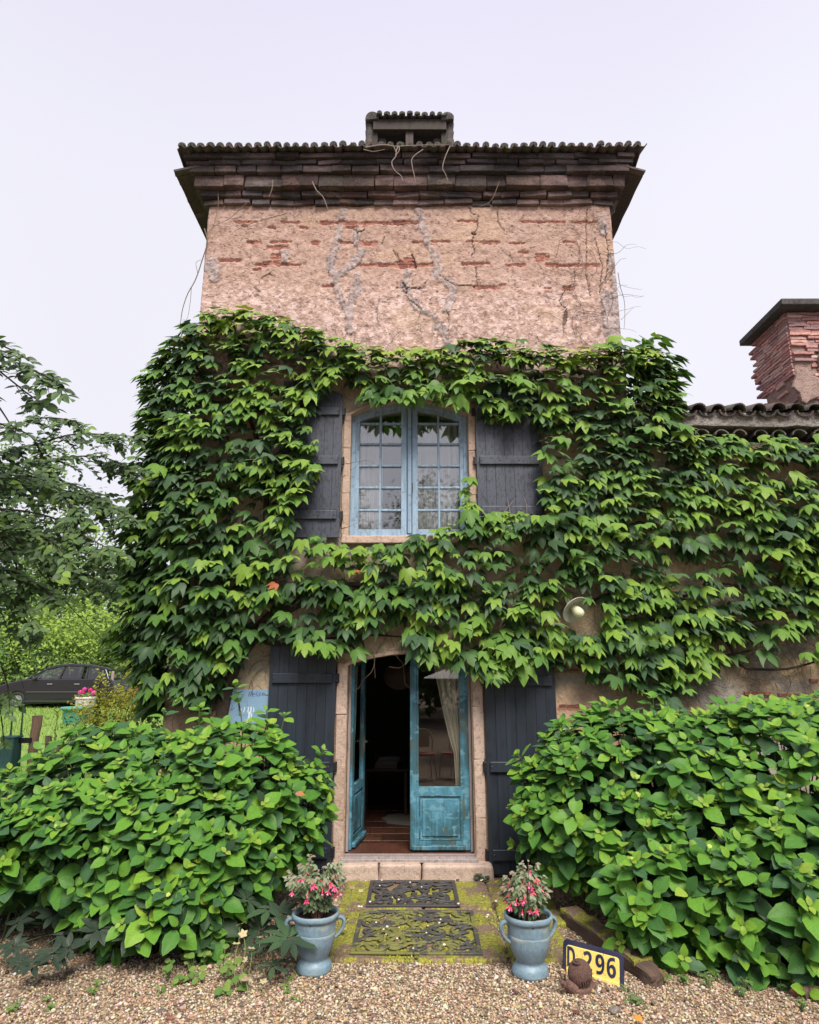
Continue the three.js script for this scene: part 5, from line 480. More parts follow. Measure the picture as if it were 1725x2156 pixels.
function weed(name, label, list, tints, L, seed, blades = tinyBlades, per = 7, most = 60) { const b = V3(...at(list[0][0], list[0][1], 0)), P = thing(name, label, 'plant', b.toArray()); P.updateMatrixWorld(true); const r = rng(seed), items = [], st = []; for (const [x, y, h] of list) { const c = V3(...at(x, y, h * 0.4)); for (let i = 0; i < per; i++) { const p = c.clone().add(V3(r.g() * 0.03, h * (0.6 * r()), r.g() * 0.03)), d = V3(r.g(), 0.5 * r(), r.g() + 0.3).normalize(), s = L * r.r(0.6, 1.2); items.push({ g: blades[r.i(blades.length)], m: leafM(p, V3(d.x * -0.3, 1, 0.5), d, s), t: r.i(tints.length), s }); st.push(tube([V3(c.x, 0, c.z), V3(mix(c.x, p.x, 0.6), p.y * 0.6, mix(c.z, p.z, 0.6)), p], 0.0022, 4, 3)); } } part(P, 'stems', merge(st).translate(-b.x, -b.y, -b.z), M([0.14, 0.2, 0.06], 0.8)).userData.kind = 'stuff'; foliage(P, 'leaf', items, leafMat(hydMap, hydBump, 0.003, 0.2), tints, most); }
const lime = [[0.20, 0.36, 0.06], [0.27, 0.42, 0.08], [0.14, 0.29, 0.05]], roundBlades = [51, 52].map((s) => ovateBlade(s, { n: 5, width: 0.46, peak: 1.0, droop: 0.3, saw: 0 }));
weed('honesty_plant', 'pale lime round-leaved plants at the gravel edge left of the left blue urn', [[485, 2050, 0.12], [500, 2075, 0.08], [478, 2090, 0.06], [520, 2080, 0.06], [400, 2040, 0.12], [415, 2060, 0.08], [355, 2050, 0.14], [375, 2065, 0.06], [430, 2020, 0.15], [470, 2030, 0.2], [450, 1990, 0.24]], lime, 0.055, 411, roundBlades, 6, 70);
weed('gravel_weed', 'small green sprigs on the gravel below the left hydrangea', [[195, 2090, 0.05], [205, 2075, 0.06], [100, 2105, 0.04], [108, 2120, 0.04], [340, 2085, 0.05], [30, 2120, 0.05], [20, 2130, 0.04]], lime, 0.03, 412, tinyBlades, 9, 30);
weed('gravel_weed', 'tiny sprigs on the gravel in front of the left blue urn', [[600, 2075, 0.04], [606, 2090, 0.03], [622, 2105, 0.03], [612, 2062, 0.03]], lime, 0.025, 413, tinyBlades, 9, 20);
weed('gravel_weed', 'little green weed at the right foot of the yellow road plate', [[1320, 2085, 0.05], [1335, 2100, 0.03], [1345, 2112, 0.03], [1330, 2108, 0.03]], [[0.12, 0.22, 0.07], [0.17, 0.29, 0.09]], 0.03, 414, tinyBlades, 9, 24);
weed('ground_weed', 'small leafy weeds in the shade under the right hydrangea', [[1400, 2060, 0.07], [1440, 2065, 0.06], [1490, 2070, 0.07], [1510, 2060, 0.07], [1560, 2090, 0.06], [1570, 2075, 0.07], [1640, 2080, 0.06], [1690, 2120, 0.06], [1480, 2055, 0.05]], [[0.09, 0.20, 0.04], [0.14, 0.28, 0.05]], 0.035, 415, tinyBlades, 10, 40);
weed('step_weed', 'grey-green clump growing at the right end of the doorstep', [[968, 1842, 0.07], [990, 1845, 0.09], [1005, 1850, 0.09], [955, 1852, 0.05], [1018, 1856, 0.07]], [[0.10, 0.13, 0.08], [0.13, 0.17, 0.10], [0.08, 0.11, 0.06]], 0.035, 416, roundBlades, 16, 40);
weed('step_weed', 'tiny green sprout in the crack of the doorstep above the upper mat', [[837, 1845, 0.10], [838, 1838, 0.10]], lime, 0.04, 417, tinyBlades, 6, 10);
// ---------------------------------------------------------------- slab, mats, urns, plate, snail and other things on the ground
const mossTex = texFrom(512, 512, (u, v) => { const a = fbm(u * 7, v * 7, 5, 501, 7), f = fbm(u * 70, v * 70, 3, 503, 70), m = step(a + 0.35 * (f - 0.5), 0.40, 0.52); let c = mix3([0.15, 0.10, 0.075], [0.30, 0.21, 0.15], f); c = mix3(c, mix3([0.11, 0.115, 0.02], [0.38, 0.37, 0.055], clamp(f * 1.4 - 0.1 + 0.5 * (a - 0.5))), m); return c; });
const mMoss = M([1, 1, 1], 0.97, { map: rep(mossTex, 1.1, 1.1), bumpMap: rep(stoneBump, 3, 3), bumpScale: 0.03 });
{
  const S = thing('doorstep_slab', 'mossy flagstones under the two rubber mats before the door', 'paving', [0.3, 0, 1.0]), r = rng(511);
  for (const [x0, x1, z0, z1] of [[-0.62, 0.12, 0.22, 0.98], [0.13, 0.74, 0.22, 0.97], [0.75, 1.28, 0.2, 0.72], [0.75, 1.3, 0.73, 1.32], [-0.6, 0.05, 0.99, 1.98], [0.06, 0.72, 0.98, 2.0], [0.73, 1.2, 1.33, 1.99]]) { const w = x1 - x0 - 0.008, d = z1 - z0 - 0.008; part(S, 'flagstone', uvPlane(rough(rbox(w, 0.09, d, 0.02, 0, 0, 0, 3), 0.012, 6, r.i(90)).translate((x0 + x1) / 2 - 0.3, -0.018 + r.g() * 0.003, (z0 + z1) / 2 - 1.0), 'x', 'z'), mMoss); }
  // cushions of moss as many small tufts
  const n = 5200, im = new THREE.InstancedMesh(fanBlade, M([1, 1, 1], 0.95), n), q = new THREE.Quaternion(), m4 = new THREE.Matrix4(); let k = 0; while (k < n) { const x = r.r(-0.6, 1.28), z = r.r(0.22, 1.97), inMat = x > -0.52 && x < 0.66 && z > 0.25 && z < 1.95; const d = fbm(x * 3.2 + 8, z * 3.2 + 8, 3, 515); if (d < 0.46 + (inMat ? (x > 0.1 ? 0.16 : z > 1.02 ? 0.0 : 0.2) : 0)) continue; q.setFromEuler(new THREE.Euler(-0.5 + r.g() * 0.8, r() * 6.3, r.g() * 0.8)); const s = r.r(0.010, 0.022); im.setMatrixAt(k, m4.compose(V3(x - 0.3, 0.022, z - 1.0), q, V3(s, s, s))); im.setColorAt(k++, col(...mix3([0.11, 0.125, 0.02], [0.38, 0.39, 0.055], r()))); } im.name = 'moss'; im.userData.kind = 'stuff'; im.receiveShadow = true; S.add(im);
}
function mat(label, cx, cz, w, d, y, seed, m) { // rubber scroll mat with open work
  const T = thing('door_mat', label, 'doormat', [cx, y, cz]), r = rng(seed), rib = 0.02, th = 0.016;
  part(T, 'mat_border', merge([rbox(w, th, 0.035, 0.006, 0, 0, -d / 2 + 0.0175), rbox(w, th, 0.035, 0.006, 0, 0, d / 2 - 0.0175), rbox(0.035, th, d - 0.072, 0.006, -w / 2 + 0.0175, 0, 0), rbox(0.035, th, d - 0.072, 0.006, w / 2 - 0.0175, 0, 0)]), m);
  const l = [], ribbon = (pts, wd) => { const c = new THREE.CatmullRomCurve3(pts), g = new THREE.TubeGeometry(c, pts.length * 3, 1, 5), p = g.attributes.position, q = V3(), N = pts.length * 3; for (let i = 0; i <= N; i++) { c.getPointAt(i / N, q); const k = wd * (0.5 + 0.6 * Math.sin(Math.PI * Math.min(1, 0.15 + i / N))); for (let j = 0; j <= 5; j++) { const n = i * 6 + j; p.setXYZ(n, q.x + (p.getX(n) - q.x) * k, q.y + (p.getY(n) - q.y) * 0.008, q.z + (p.getZ(n) - q.z) * k); } } g.computeVertexNormals(); return g; };
  const scroll = (x, z, a, s, dir) => { const pts = []; for (let i = 0; i <= 11; i++) { const t = i / 11, R = s * (1 - 0.86 * t), A = a + dir * t * 7.2; pts.push(V3(x + R * Math.cos(A), r.g() * 0.001, z + R * Math.sin(A))); } l.push(ribbon(pts, rib)); };
  const nx = Math.round(w / 0.19), nz = Math.round(d / 0.19); for (let j = 0; j < nz; j++) for (let i = 0; i < nx; i++) { const x = (i + 0.5) / nx * (w - 0.08) - (w - 0.08) / 2, z = (j + 0.5) / nz * (d - 0.08) - (d - 0.08) / 2, mir = x > 0 ? 1 : -1; scroll(x, z, j * 1.3 + (mir > 0 ? 0 : 3.14) + i * 0.7, 0.095, mir * (j % 2 ? 1 : -1)); const a = i + j * 2.1; l.push(ribbon([V3(x, 0, z), V3(x + mir * 0.05 * Math.cos(a), 0, z + 0.05 * Math.sin(a)), V3(x + mir * 0.11 * Math.cos(a + 0.5), 0, z + 0.11 * Math.sin(a + 0.5)), V3(x + mir * 0.15 * Math.cos(a + 1.1), 0, z + 0.15 * Math.sin(a + 1.1))], rib * 1.25)); l.push(ribbon([V3(x, 0, z), V3(x - mir * 0.06 * Math.cos(a), 0, z - 0.06 * Math.sin(a)), V3(x - mir * 0.12 * Math.cos(a + 0.6), 0, z - 0.12 * Math.sin(a + 0.6))], rib * 1.1)); }
  for (const g of l) { const p = g.attributes.position; for (let i = 0; i < p.count; i++) { p.setX(i, clamp(p.getX(i), -w / 2 + 0.02, w / 2 - 0.02)); p.setZ(i, clamp(p.getZ(i), -d / 2 + 0.02, d / 2 - 0.02)); } } part(T, 'scrollwork', merge(l), m); return T;
}
const mRubber = M([0.045, 0.042, 0.044], 0.6), rubberMossTex = texFrom(512, 512, (u, v) => { const a = fbm(u * 9, v * 9, 5, 521, 9), m = step(a + 0.5 * (fbm(u * 60, v * 60, 2, 523, 60) - 0.5), 0.46, 0.58); return mix3([0.05, 0.048, 0.047], [0.14, 0.14, 0.04], m); });
mat('clean dark rubber scroll mat directly below the doorstep', 0.03, 0.62, 0.83, 0.70, 0.04, 531, mRubber);
{ const t = mat('mossy rubber scroll mat at the edge of the gravel', 0.055, 1.50, 0.97, 0.86, 0.04, 532, M([1, 1, 1], 0.75, { map: rep(rubberMossTex, 0.9, 0.9) })); t.rotation.y = -0.015; for (const c of t.children) uvPlane(c.geometry, 'x', 'z'); }
// glazed urns with two handles
const urnTex = texFrom(512, 256, (u, v) => { const a = fbm(u * 6, v * 10, 4, 541, 6, 10), f = fbm(u * 50, v * 60, 2, 543, 50, 60), rg = fbm(u * 2, v * 60, 2, 545, 2, 60), w = step(a, 0.55, 0.7); let c = mix3([0.12, 0.195, 0.265], [0.21, 0.30, 0.36], a + 0.6 * (rg - 0.5)); c = mix3(c, [0.28, 0.31, 0.28], 0.65 * w); return c.map((q) => q * (0.85 + 0.35 * f)); });
const mUrn = MP([1, 1, 1], 0.5, { map: urnTex, clearcoat: 0.22, clearcoatRoughness: 0.3, bumpMap: rep(stoneBump, 4, 2), bumpScale: 0.003 });
function urn(label, pos, turn, k) {
  const U = thing('garden_urn', label, 'urn', pos, undefined); const prof = [[0.001, 0.012], [0.114, 0.0], [0.123, 0.012], [0.124, 0.028], [0.114, 0.055], [0.098, 0.075], [0.096, 0.088], [0.112, 0.12], [0.132, 0.17], [0.143, 0.225], [0.1445, 0.245], [0.142, 0.251], [0.1435, 0.26], [0.147, 0.31], [0.147, 0.328], [0.160, 0.334], [0.168, 0.350], [0.166, 0.366], [0.156, 0.373], [0.145, 0.362], [0.141, 0.34]];
  const c = new THREE.CatmullRomCurve3(prof.map(([x, y]) => V3(x, y, 0))), g = new THREE.LatheGeometry(c.getPoints(60).map((p) => new THREE.Vector2(Math.max(0.001, p.x), p.y)), 56); rough(g, 0.0025, 14, 3); { const p = g.attributes.position, n = g.attributes.normal; for (let i = 0; i < 61; i++) { const a = i, b = 56 * 61 + i; n.setXYZ(b, n.getX(a), n.getY(a), n.getZ(a)); p.setXYZ(b, p.getX(a), p.getY(a), p.getZ(a)); } }
  part(U, 'vessel', g, mUrn); for (const s of [-1, 1]) { const h = tube([[s * 0.14, 0.322, 0], [s * 0.18, 0.33, 0], [s * 0.203, 0.308, 0], [s * 0.196, 0.268, 0], [s * 0.168, 0.228, 0], [s * 0.138, 0.205, 0]], 0.015, 24, 10, 0.013); part(U, 'handle', h.scale(1, 1, 1.5), mUrn); }
  const soil = new THREE.CircleGeometry(0.142, 32, 0, 6.2832); const so = new THREE.CylinderGeometry(0.141, 0.141, 0.012, 32, 1); part(U, 'soil', rough(so.translate(0, 0.328, 0), 0.008, 30, 4), M([0.06, 0.032, 0.025], 0.95, { bumpMap: rep(stoneBump, 3, 3), bumpScale: 0.03 })); U.rotation.y = turn; U.scale.set(k, k, k); return U;
}
const urnL = onY(659, 2052, 0), urnR = onY(1120, 2060, 0);
urn('tall pale blue glazed urn left of the mats with fuchsia in it', [urnL.x, 0.004, urnL.z - 0.05], 0.1, 1.0); urn('tall blue glazed urn right of the mats beside the yellow road plate', [urnR.x, 0.004, urnR.z - 0.05], 0.25, 1.02);
function fuchsia(label, c, w, h, nl, nf, seed) {
  const P = thing('fuchsia_plant', label, 'plant', [c.x, 0.335, c.z]); P.updateMatrixWorld(true); const r = rng(seed), items = [], st = [], flowers = [], T = [[0.17, 0.27, 0.14], [0.23, 0.34, 0.18], [0.31, 0.42, 0.24], [0.44, 0.50, 0.36], [0.46, 0.34, 0.26], [0.14, 0.21, 0.12]];
  for (let i = 0; i < 36; i++) { const a = r() * 6.283, R = Math.sqrt(r()), e = V3(c.x + Math.cos(a) * R * w / 2, 0.335 + h * (0.98 - 0.35 * R * R) * r.r(0.65, 1.02), c.z + Math.sin(a) * R * w / 2), b = V3(c.x + Math.cos(a) * 0.03, 0.33, c.z + Math.sin(a) * 0.03), m = V3(mix(b.x, e.x, 0.4), mix(b.y, e.y, 0.6), mix(b.z, e.z, 0.4)); const cv = new THREE.CatmullRomCurve3([b, m, e]); st.push(tube([b, m, e], 0.003, 8, 4, 0.0018));
    for (let k = 0; k < nl / 24; k++) { const t = r.r(0.25, 1), p = cv.getPoint(t).add(R3(r).multiplyScalar(0.012)), d = V3(Math.cos(a) + r.g(), r.g() * 0.5 - 0.25, Math.sin(a) + r.g()).normalize(), s = r.r(0.034, 0.058) * (t > 0.85 ? 0.75 : 1); items.push({ g: tinyBlades[r.i(2)], m: leafM(p, V3(d.x * 0.3, 0.8, d.z * 0.3 + 0.5).add(R3(r).multiplyScalar(0.3)), d, s), t: t > 0.88 ? (r() < 0.3 ? 4 : 3) : r() < 0.15 ? 5 : r.i(3), s }); }
    if (flowers.length < nf) { flowers.push(cv.getPoint(r.r(0.7, 1)).add(V3(r.g() * 0.03, -0.045, 0.04 + 0.03 * r()))); if (r() < 0.4) flowers.push(cv.getPoint(r.r(0.5, 0.8)).add(V3(r.g() * 0.04, -0.04, 0.07))); } }
  part(P, 'stems', merge(st).translate(-c.x, -0.335, -c.z), M([0.22, 0.10, 0.08], 0.8)).userData.kind = 'stuff';
  const sep = ovateBlade(61, { n: 3, width: 0.2, peak: 1, fold: 0.3, droop: 0.4, saw: 0 }), sepals = (() => { const l = [new THREE.CylinderGeometry(0.11, 0.08, 0.7, 6).translate(0, 0.35, 0).toNonIndexed()]; for (let i = 0; i < 4; i++) { const a = i * 1.571; l.push(sep.clone().applyMatrix4(leafM(V3(0, 0, 0), V3(0, 1, 0), V3(Math.cos(a), -0.25, Math.sin(a)), 0.95))); } return merge(l); })(), skirt = merge([new THREE.ConeGeometry(0.3, 0.55, 7, 1, true).translate(0, -0.3, 0), new THREE.CylinderGeometry(0.02, 0.02, 0.7, 4).translate(0.05, -0.8, 0)]);
  const m1 = [M([0.72, 0.05, 0.16], 0.6), M([0.80, 0.10, 0.24], 0.6), M([0.62, 0.07, 0.10], 0.6)], m2 = [M([0.75, 0.16, 0.42], 0.6), M([0.82, 0.35, 0.5], 0.6)];
  for (const f of flowers) { const s = r.r(0.027, 0.037), o = sub(P, 'flower'); o.position.copy(f).sub(P.position); o.rotation.set(r.g() * 0.4, r() * 6, r.g() * 0.5); o.scale.set(s, s, s); part(o, 'sepals', sepals, m1[r.i(3)]); part(o, 'skirt', skirt, m2[r.i(2)]); }
  foliage(P, 'leaf', items, leafMat(hydMap, hydBump, 0.002, 0.15), T, 60);
}
fuchsia('pink-flowering fuchsia growing in the left urn, wide and bushy', V3(urnL.x + 0.01, 0, urnL.z - 0.05), 0.48, 0.44, 1000, 22, 551); fuchsia('pink-flowering fuchsia growing in the right urn, narrower and upright', V3(urnR.x, 0, urnR.z - 0.05), 0.36, 0.40, 860, 28, 552);
{ const c = V3(urnL.x + 0.05, 0, urnL.z + 0.06); } 
const font = await new FontLoader().loadAsync('fonts/droid/droid_sans_bold.typeface.json');
{ // enamelled road plate leaning in the gravel
  const a = onY(1187, 2042, 0), b = onY(1315, 2078, 0), w = Math.hypot(b.x - a.x, b.z - a.z) - 0.005, h = 0.192, P = thing('road_plate', 'yellow enamel road number plate with dark blue rim leaning in the gravel', 'sign', [(a.x + b.x) / 2, -0.005, (a.z + b.z) / 2]); P.rotation.order = 'YXZ'; P.rotation.set(-0.16, Math.atan2(-(b.z - a.z), b.x - a.x), -0.005);
  const plate = (W, H, y0, rad, d, z, top) => { const s = new THREE.Shape(), x = W / 2; s.moveTo(-x, y0); s.lineTo(x, y0); s.lineTo(x, y0 + H - rad); s.quadraticCurveTo(x, y0 + H, x - rad, y0 + H); s.lineTo(-x + rad, y0 + H); s.quadraticCurveTo(-x, y0 + H, -x, y0 + H - rad); s.closePath(); return new THREE.ExtrudeGeometry(s, { depth: d, bevelEnabled: true, bevelSize: 0.003, bevelThickness: 0.003, bevelSegments: 2, curveSegments: 6 }).translate(0, 0, z); };
  const blue = MP([0.022, 0.025, 0.065], 0.35, { clearcoat: 0.6, clearcoatRoughness: 0.15 }), yt = texFrom(256, 128, (u, v) => { const s = step(fbm(u * 30, v * 16, 3, 561), 0.68, 0.74), g = fbm(u * 6, v * 4, 3, 563); return mix3(mix3([0.80, 0.60, 0.13], [0.85, 0.68, 0.20], g), [0.35, 0.15, 0.05], 0.6 * s); }), yel = MP([1, 1, 1], 0.35, { map: rep(yt, 2.5, 5), clearcoat: 0.6, clearcoatRoughness: 0.15 });
  part(P, 'rim_plate', plate(w, h, 0, 0.035, 0.012, 0), blue); part(P, 'face', uvPlane(plate(w - 0.052, h - 0.034, 0.004, 0.022, 0.004, 0.0135)), yel); part(P, 'lower_lip', rbox(w - 0.054, 0.022, 0.014, 0.006, 0, 0.014, 0.022), yel);
  const glyph = (ch, x, wd) => { const g = new TextGeometry(ch, { font, size: 0.096, depth: 0.002, curveSegments: 6, bevelEnabled: false }); g.computeBoundingBox(); const q = g.boundingBox, k = wd / (q.max.x - q.min.x); g.translate(-q.min.x, -q.min.y, 0).scale(k, 0.118 / (q.max.y - q.min.y), 1).translate(x, 0.04, 0.021); part(P, 'lettering', g, blue, 'character ' + ch); };
  const u = w / 0.43; glyph('D', -0.182 * u, 0.058); glyph('2', -0.062 * u, 0.062); glyph('9', 0.026 * u, 0.062); glyph('6', 0.106 * u, 0.062);
}
{ // terracotta snail: foot, ribbed shell with slots, head with horns
  const p0 = onY(1222, 2088, 0), S = thing('terracotta_snail', 'brown terracotta snail ornament with slotted shell on the gravel before the plate', 'ornament', [p0.x, 0, p0.z]), r = rng(571), mc = M([0.24, 0.13, 0.105], 0.9, { map: rep(stoneTex, 5, 5), bumpMap: rep(stoneBump, 6, 6), bumpScale: 0.006 }); S.rotation.y = 0.5; S.scale.setScalar(0.86);
  const foot = new THREE.Shape(); for (let i = 0; i <= 24; i++) { const a = i / 24 * 6.283; foot[i ? 'lineTo' : 'moveTo'](0.125 * Math.cos(a) * (1 + 0.1 * Math.cos(a)), 0.062 * Math.sin(a) * (1 + 0.12 * Math.sin(3 * a))); } part(S, 'foot', uvBox(rough(new THREE.ExtrudeGeometry(foot, { depth: 0.022, bevelEnabled: true, bevelSize: 0.008, bevelThickness: 0.008, bevelSegments: 2 }).rotateX(-Math.PI / 2).translate(0.01, 0.006, 0), 0.003, 20, 3), 1), mc);
  // shell: ribbed dome, with open slots low on the side
  const g = new THREE.SphereGeometry(0.092, 120, 40, 0, Math.PI * 2, 0, Math.PI * 0.80), p = g.attributes.position; for (let i = 0; i < p.count; i++) { const x = p.getX(i), y = p.getY(i), z = p.getZ(i), a = Math.atan2(z, x), k = 1 + 0.022 * Math.cos(a * 30) * clamp(Math.hypot(x, z) / 0.05); p.setXYZ(i, x * k * 1.02, y * 1.12, z * k * 0.92); }
  const ix = [], old = g.index.array; for (let i = 0; i < old.length; i += 3) { let ax = 0, az = 0, ay = 0; for (let j = 0; j < 3; j++) { ax += p.getX(old[i + j]); ay += p.getY(old[i + j]); az += p.getZ(old[i + j]); } const a = Math.atan2(az, ax), s = ((a / 0.2094) % 1 + 1) % 1; if (ay / 3 < 0.0 && ay / 3 > -0.066 && s > 0.25 && s < 0.75 && a > -0.5 && a < 2.3) continue; ix.push(old[i], old[i + 1], old[i + 2]); } g.setIndex(ix); g.computeVertexNormals();
  const sh = part(S, 'shell', g, mc); sh.position.set(0.012, 0.115, -0.005); sh.rotation.set(0.12, 0, 0.32); const inner = part(S, 'shell_inside', new THREE.SphereGeometry(0.07, 20, 14), mDark); inner.position.set(0.014, 0.108, -0.004);
  const sp = []; for (let i = 0; i < 20; i++) { const t = i / 19, a = 1 + t * 8, R = 0.03 * (1 - t); sp.push(V3(-0.035 + R * Math.cos(a), 0.205 + 0.012 * t, 0.012 + R * Math.sin(a))); } part(S, 'whorl', tube(sp, 0.007, 50, 6, 0.009), mc);
  const head = tube([[-0.06, 0.03, 0.0], [-0.095, 0.05, 0.0], [-0.125, 0.072, 0.0], [-0.150, 0.085, 0.0]], 0.046, 14, 12, 0.030); part(S, 'head', uvBox(rough(merge([head, new THREE.SphereGeometry(0.034, 14, 10).translate(-0.150, 0.085, 0)]), 0.002, 20, 4)), mc);
  for (const s of [-1, 1]) { part(S, 'horn', merge([tube([[-0.15, 0.10, s * 0.016], [-0.164, 0.132, s * 0.024], [-0.168, 0.152, s * 0.03]], 0.009, 6, 6, 0.007), new THREE.SphereGeometry(0.010, 8, 6).translate(-0.168, 0.154, s * 0.03)]), mc); part(S, 'eye', new THREE.SphereGeometry(0.007, 8, 6).translate(-0.176, 0.094, s * 0.02), M([0.08, 0.045, 0.04], 0.9)); }
}
{ // old timbers edging the bed
  const timber = (label, a, b, w, h, seed) => { const L = Math.hypot(b.x - a.x, b.z - a.z), T = thing('timber_edging', label, 'timber', [(a.x + b.x) / 2, 0, (a.z + b.z) / 2]); T.rotation.y = Math.atan2(-(b.z - a.z), b.x - a.x); const g = rough(new THREE.BoxGeometry(L, h, w, 26, 4, 5), 0.028, 7, seed); const p = g.attributes.position; for (let i = 0; i < p.count; i++) { const e = clamp((L / 2 - Math.abs(p.getX(i))) / 0.16), k = 0.5 + 0.5 * Math.sqrt(e) + 0.25 * (1 - e) * (noise2(p.getZ(i) * 25 + 9, p.getY(i) * 25 + 9, seed) - 0.5); p.setXYZ(i, p.getX(i) * (1 - 0.08 * (1 - e) * noise2(p.getZ(i) * 40, p.getY(i) * 40, seed)), p.getY(i) * k + 0.01 * (noise2(p.getZ(i) * 60, p.getX(i) * 3 + 9, seed) - 0.5), p.getZ(i) * k); } g.computeVertexNormals(); part(T, 'beam', uvBox(g.translate(0, h / 2 - 0.055, 0)), M([1, 1, 1], 0.95, { map: rep(texFrom(512, 256, (u, v) => { const gr = fbm(u * 4, v * 60, 3, 581, 4, 60); return mix3([0.025, 0.017, 0.014], [0.12, 0.075, 0.055], gr); }), 1.2, 2.5), bumpMap: rep(woodTex, 2, 2), bumpScale: 0.01 })); const mg = rough(new THREE.BoxGeometry(L * 0.86, 0.03, w * 0.95, 40, 2, 8), 0.02, 9, seed + 4); part(T, 'moss', uvPlane(mg.translate(-L * 0.06, h - 0.055, -0.01), 'x', 'z'), M([1, 1, 1], 0.97, { map: rep(mossTex, 1.4, 1.4), bumpMap: rep(stoneBump, 4, 4), bumpScale: 0.03 })); };
  timber('mossy dark timber behind the yellow road plate', onY(1195, 1938, 0), onY(1388, 2080, 0), 0.16, 0.15, 591); timber('short rotten timber at the right edge of the gravel', onY(1660, 2062, 0), onY(1712, 2110, 0), 0.13, 0.10, 592);
}
{ // stones, shards and fallen leaves
  const stone = (name, label, cat, px, py, s, c, sq = 0.6) => { const p = onY(px, py, 0), g = new THREE.IcosahedronGeometry(s, 3); rough(g, s * 0.22, 1 / s * 0.8, px | 0); g.scale(1.15, sq, 0.95); const m = part(scene, name, uvBox(g), M(c, 0.85, { map: rep(stoneTex, 6, 6), bumpMap: rep(stoneBump, 8, 8), bumpScale: 0.006 })); m.position.set(p.x, s * sq * 0.5, p.z); m.rotation.y = px; tag(m, label, cat); };
  stone('grey_stone', 'rounded grey-brown stone on the gravel at the bottom right', 'stone', 1295, 2133, 0.036, [0.33, 0.28, 0.25]); stone('grey_stone', 'small flat blue-grey pebble to the right of the snail', 'stone', 1258, 2094, 0.019, [0.33, 0.35, 0.36], 0.45); stone('red_stone', 'small brick-red pebble near the bottom left on gravel', 'stone', 365, 2113, 0.022, [0.48, 0.22, 0.15], 0.5); stone('red_stone', 'lowest brick-red pebble at the bottom edge of the gravel', 'stone', 358, 2146, 0.021, [0.46, 0.18, 0.15], 0.5); stone('grey_stone', 'dark grey pebble beside the red pebble on the left', 'stone', 340, 2131, 0.02, [0.2, 0.19, 0.2], 0.5);
  const shard = (label, px, py, w, rot) => { const p = onY(px, py, 0), s = new THREE.Shape(); s.moveTo(-w, 0); s.lineTo(w * 0.9, -w * 0.2); s.lineTo(w, w * 0.7); s.lineTo(-w * 0.2, w * 1.3); s.lineTo(-w * 1.05, w * 0.9); s.closePath(); const m = part(scene, 'terracotta_shard', uvBox(rough(new THREE.ExtrudeGeometry(s, { depth: 0.014, bevelEnabled: true, bevelSize: 0.003, bevelThickness: 0.003, bevelSegments: 1 }), 0.003, 20, 3)), mBrick[0]); m.position.set(p.x, 0.0, p.z); m.rotation.set(-0.5, rot, 0.1); tag(m, label, 'shard'); }; shard('red terracotta shard at the end of the mossy timber', 1395, 2062, 0.045, 0.3); shard('red terracotta shard beside the short rotten timber on the right', 1688, 2100, 0.045, -0.4);
  const dead = (name, label, px, py, s, c, h = 0.012) => { const p = onY(px, py, h), r = rng(px | 0), m = part(scene, name, ivyBlades[r.i(5)], M(c, 0.85, { map: ivyMap })); m.matrix.copy(leafM(V3(), V3(r.g() * 0.4, 1, r.g() * 0.4), V3(r.g(), 0, r.g()), s)); m.matrix.decompose(m.position, m.quaternion, m.scale); m.position.set(p.x, h, p.z); tag(m, label, 'fallen leaf'); };
  dead('fallen_leaf', 'orange fallen leaf on the gravel at the bottom right', 1340, 2138, 0.07, [0.68, 0.30, 0.05], 0.02); dead('fallen_leaf', 'dark red fallen leaf on the gravel in front of the right urn', 1215, 2128, 0.045, [0.18, 0.05, 0.045], 0.016); dead('fallen_leaf', 'small red-brown fallen leaf on the gravel before the lower mat', 965, 2016, 0.04, [0.3, 0.09, 0.06], 0.016); dead('fallen_leaf', 'dark curled fallen leaf on the moss right of the mats', 1040, 1900, 0.05, [0.07, 0.035, 0.035], 0.06); dead('fallen_leaf', 'shrivelled purple leaf left of the right urn foot', 1060, 2010, 0.07, [0.09, 0.045, 0.05], 0.016);
  { const p = onY(1085, 2092, 0), B = thing('dead_blossom', 'shrivelled brown blossom on the gravel in front of the right urn', 'debris', [p.x, 0, p.z]), r = rng(601); for (let i = 0; i < 9; i++) { const a = i * 0.72; const m = part(B, 'petal', slimBlades[i % 3], M([0.10, 0.045, 0.04], 0.85)); leafM(V3(0, 0.012, 0), V3(r.g() * 0.4, 1, r.g() * 0.4), V3(Math.cos(a), r.r(0.0, 0.6), Math.sin(a)), 0.045).decompose(m.position, m.quaternion, m.scale); m.position.y = 0.012; } }
  { const p = onZ(622, 1672, 1.62), m = part(scene, 'fallen_leaf', hydBlades[0], M([0.42, 0.16, 0.08], 0.85, { map: hydMap })); leafM(V3(), V3(0, 0.9, 0.5), V3(1, 0.1, 0), 0.08, 1.2).decompose(m.position, m.quaternion, m.scale); m.position.copy(p); tag(m, 'rusty brown dead leaf caught on the left hydrangea', 'fallen leaf'); }
  { const p = onY(1025, 1898, 0.06), r = rng(607); const im = new THREE.InstancedMesh(new THREE.IcosahedronGeometry(1, 0), M([0.7, 0.62, 0.55], 0.8), 46), m4 = new THREE.Matrix4(); for (let i = 0; i < 46; i++) { const s = r.r(0.005, 0.011); m4.makeScale(s * 1.2, s * 0.8, s).setPosition(r.r(-0.45, 1.15), 0.07, r.r(0.3, 1.95)); im.setMatrixAt(i, m4); } im.name = 'stray_pebbles'; im.userData.kind = 'stuff'; tag(im, 'pale stray pebbles scattered over the mats and mossy stones', 'pebbles'); scene.add(im); }
}
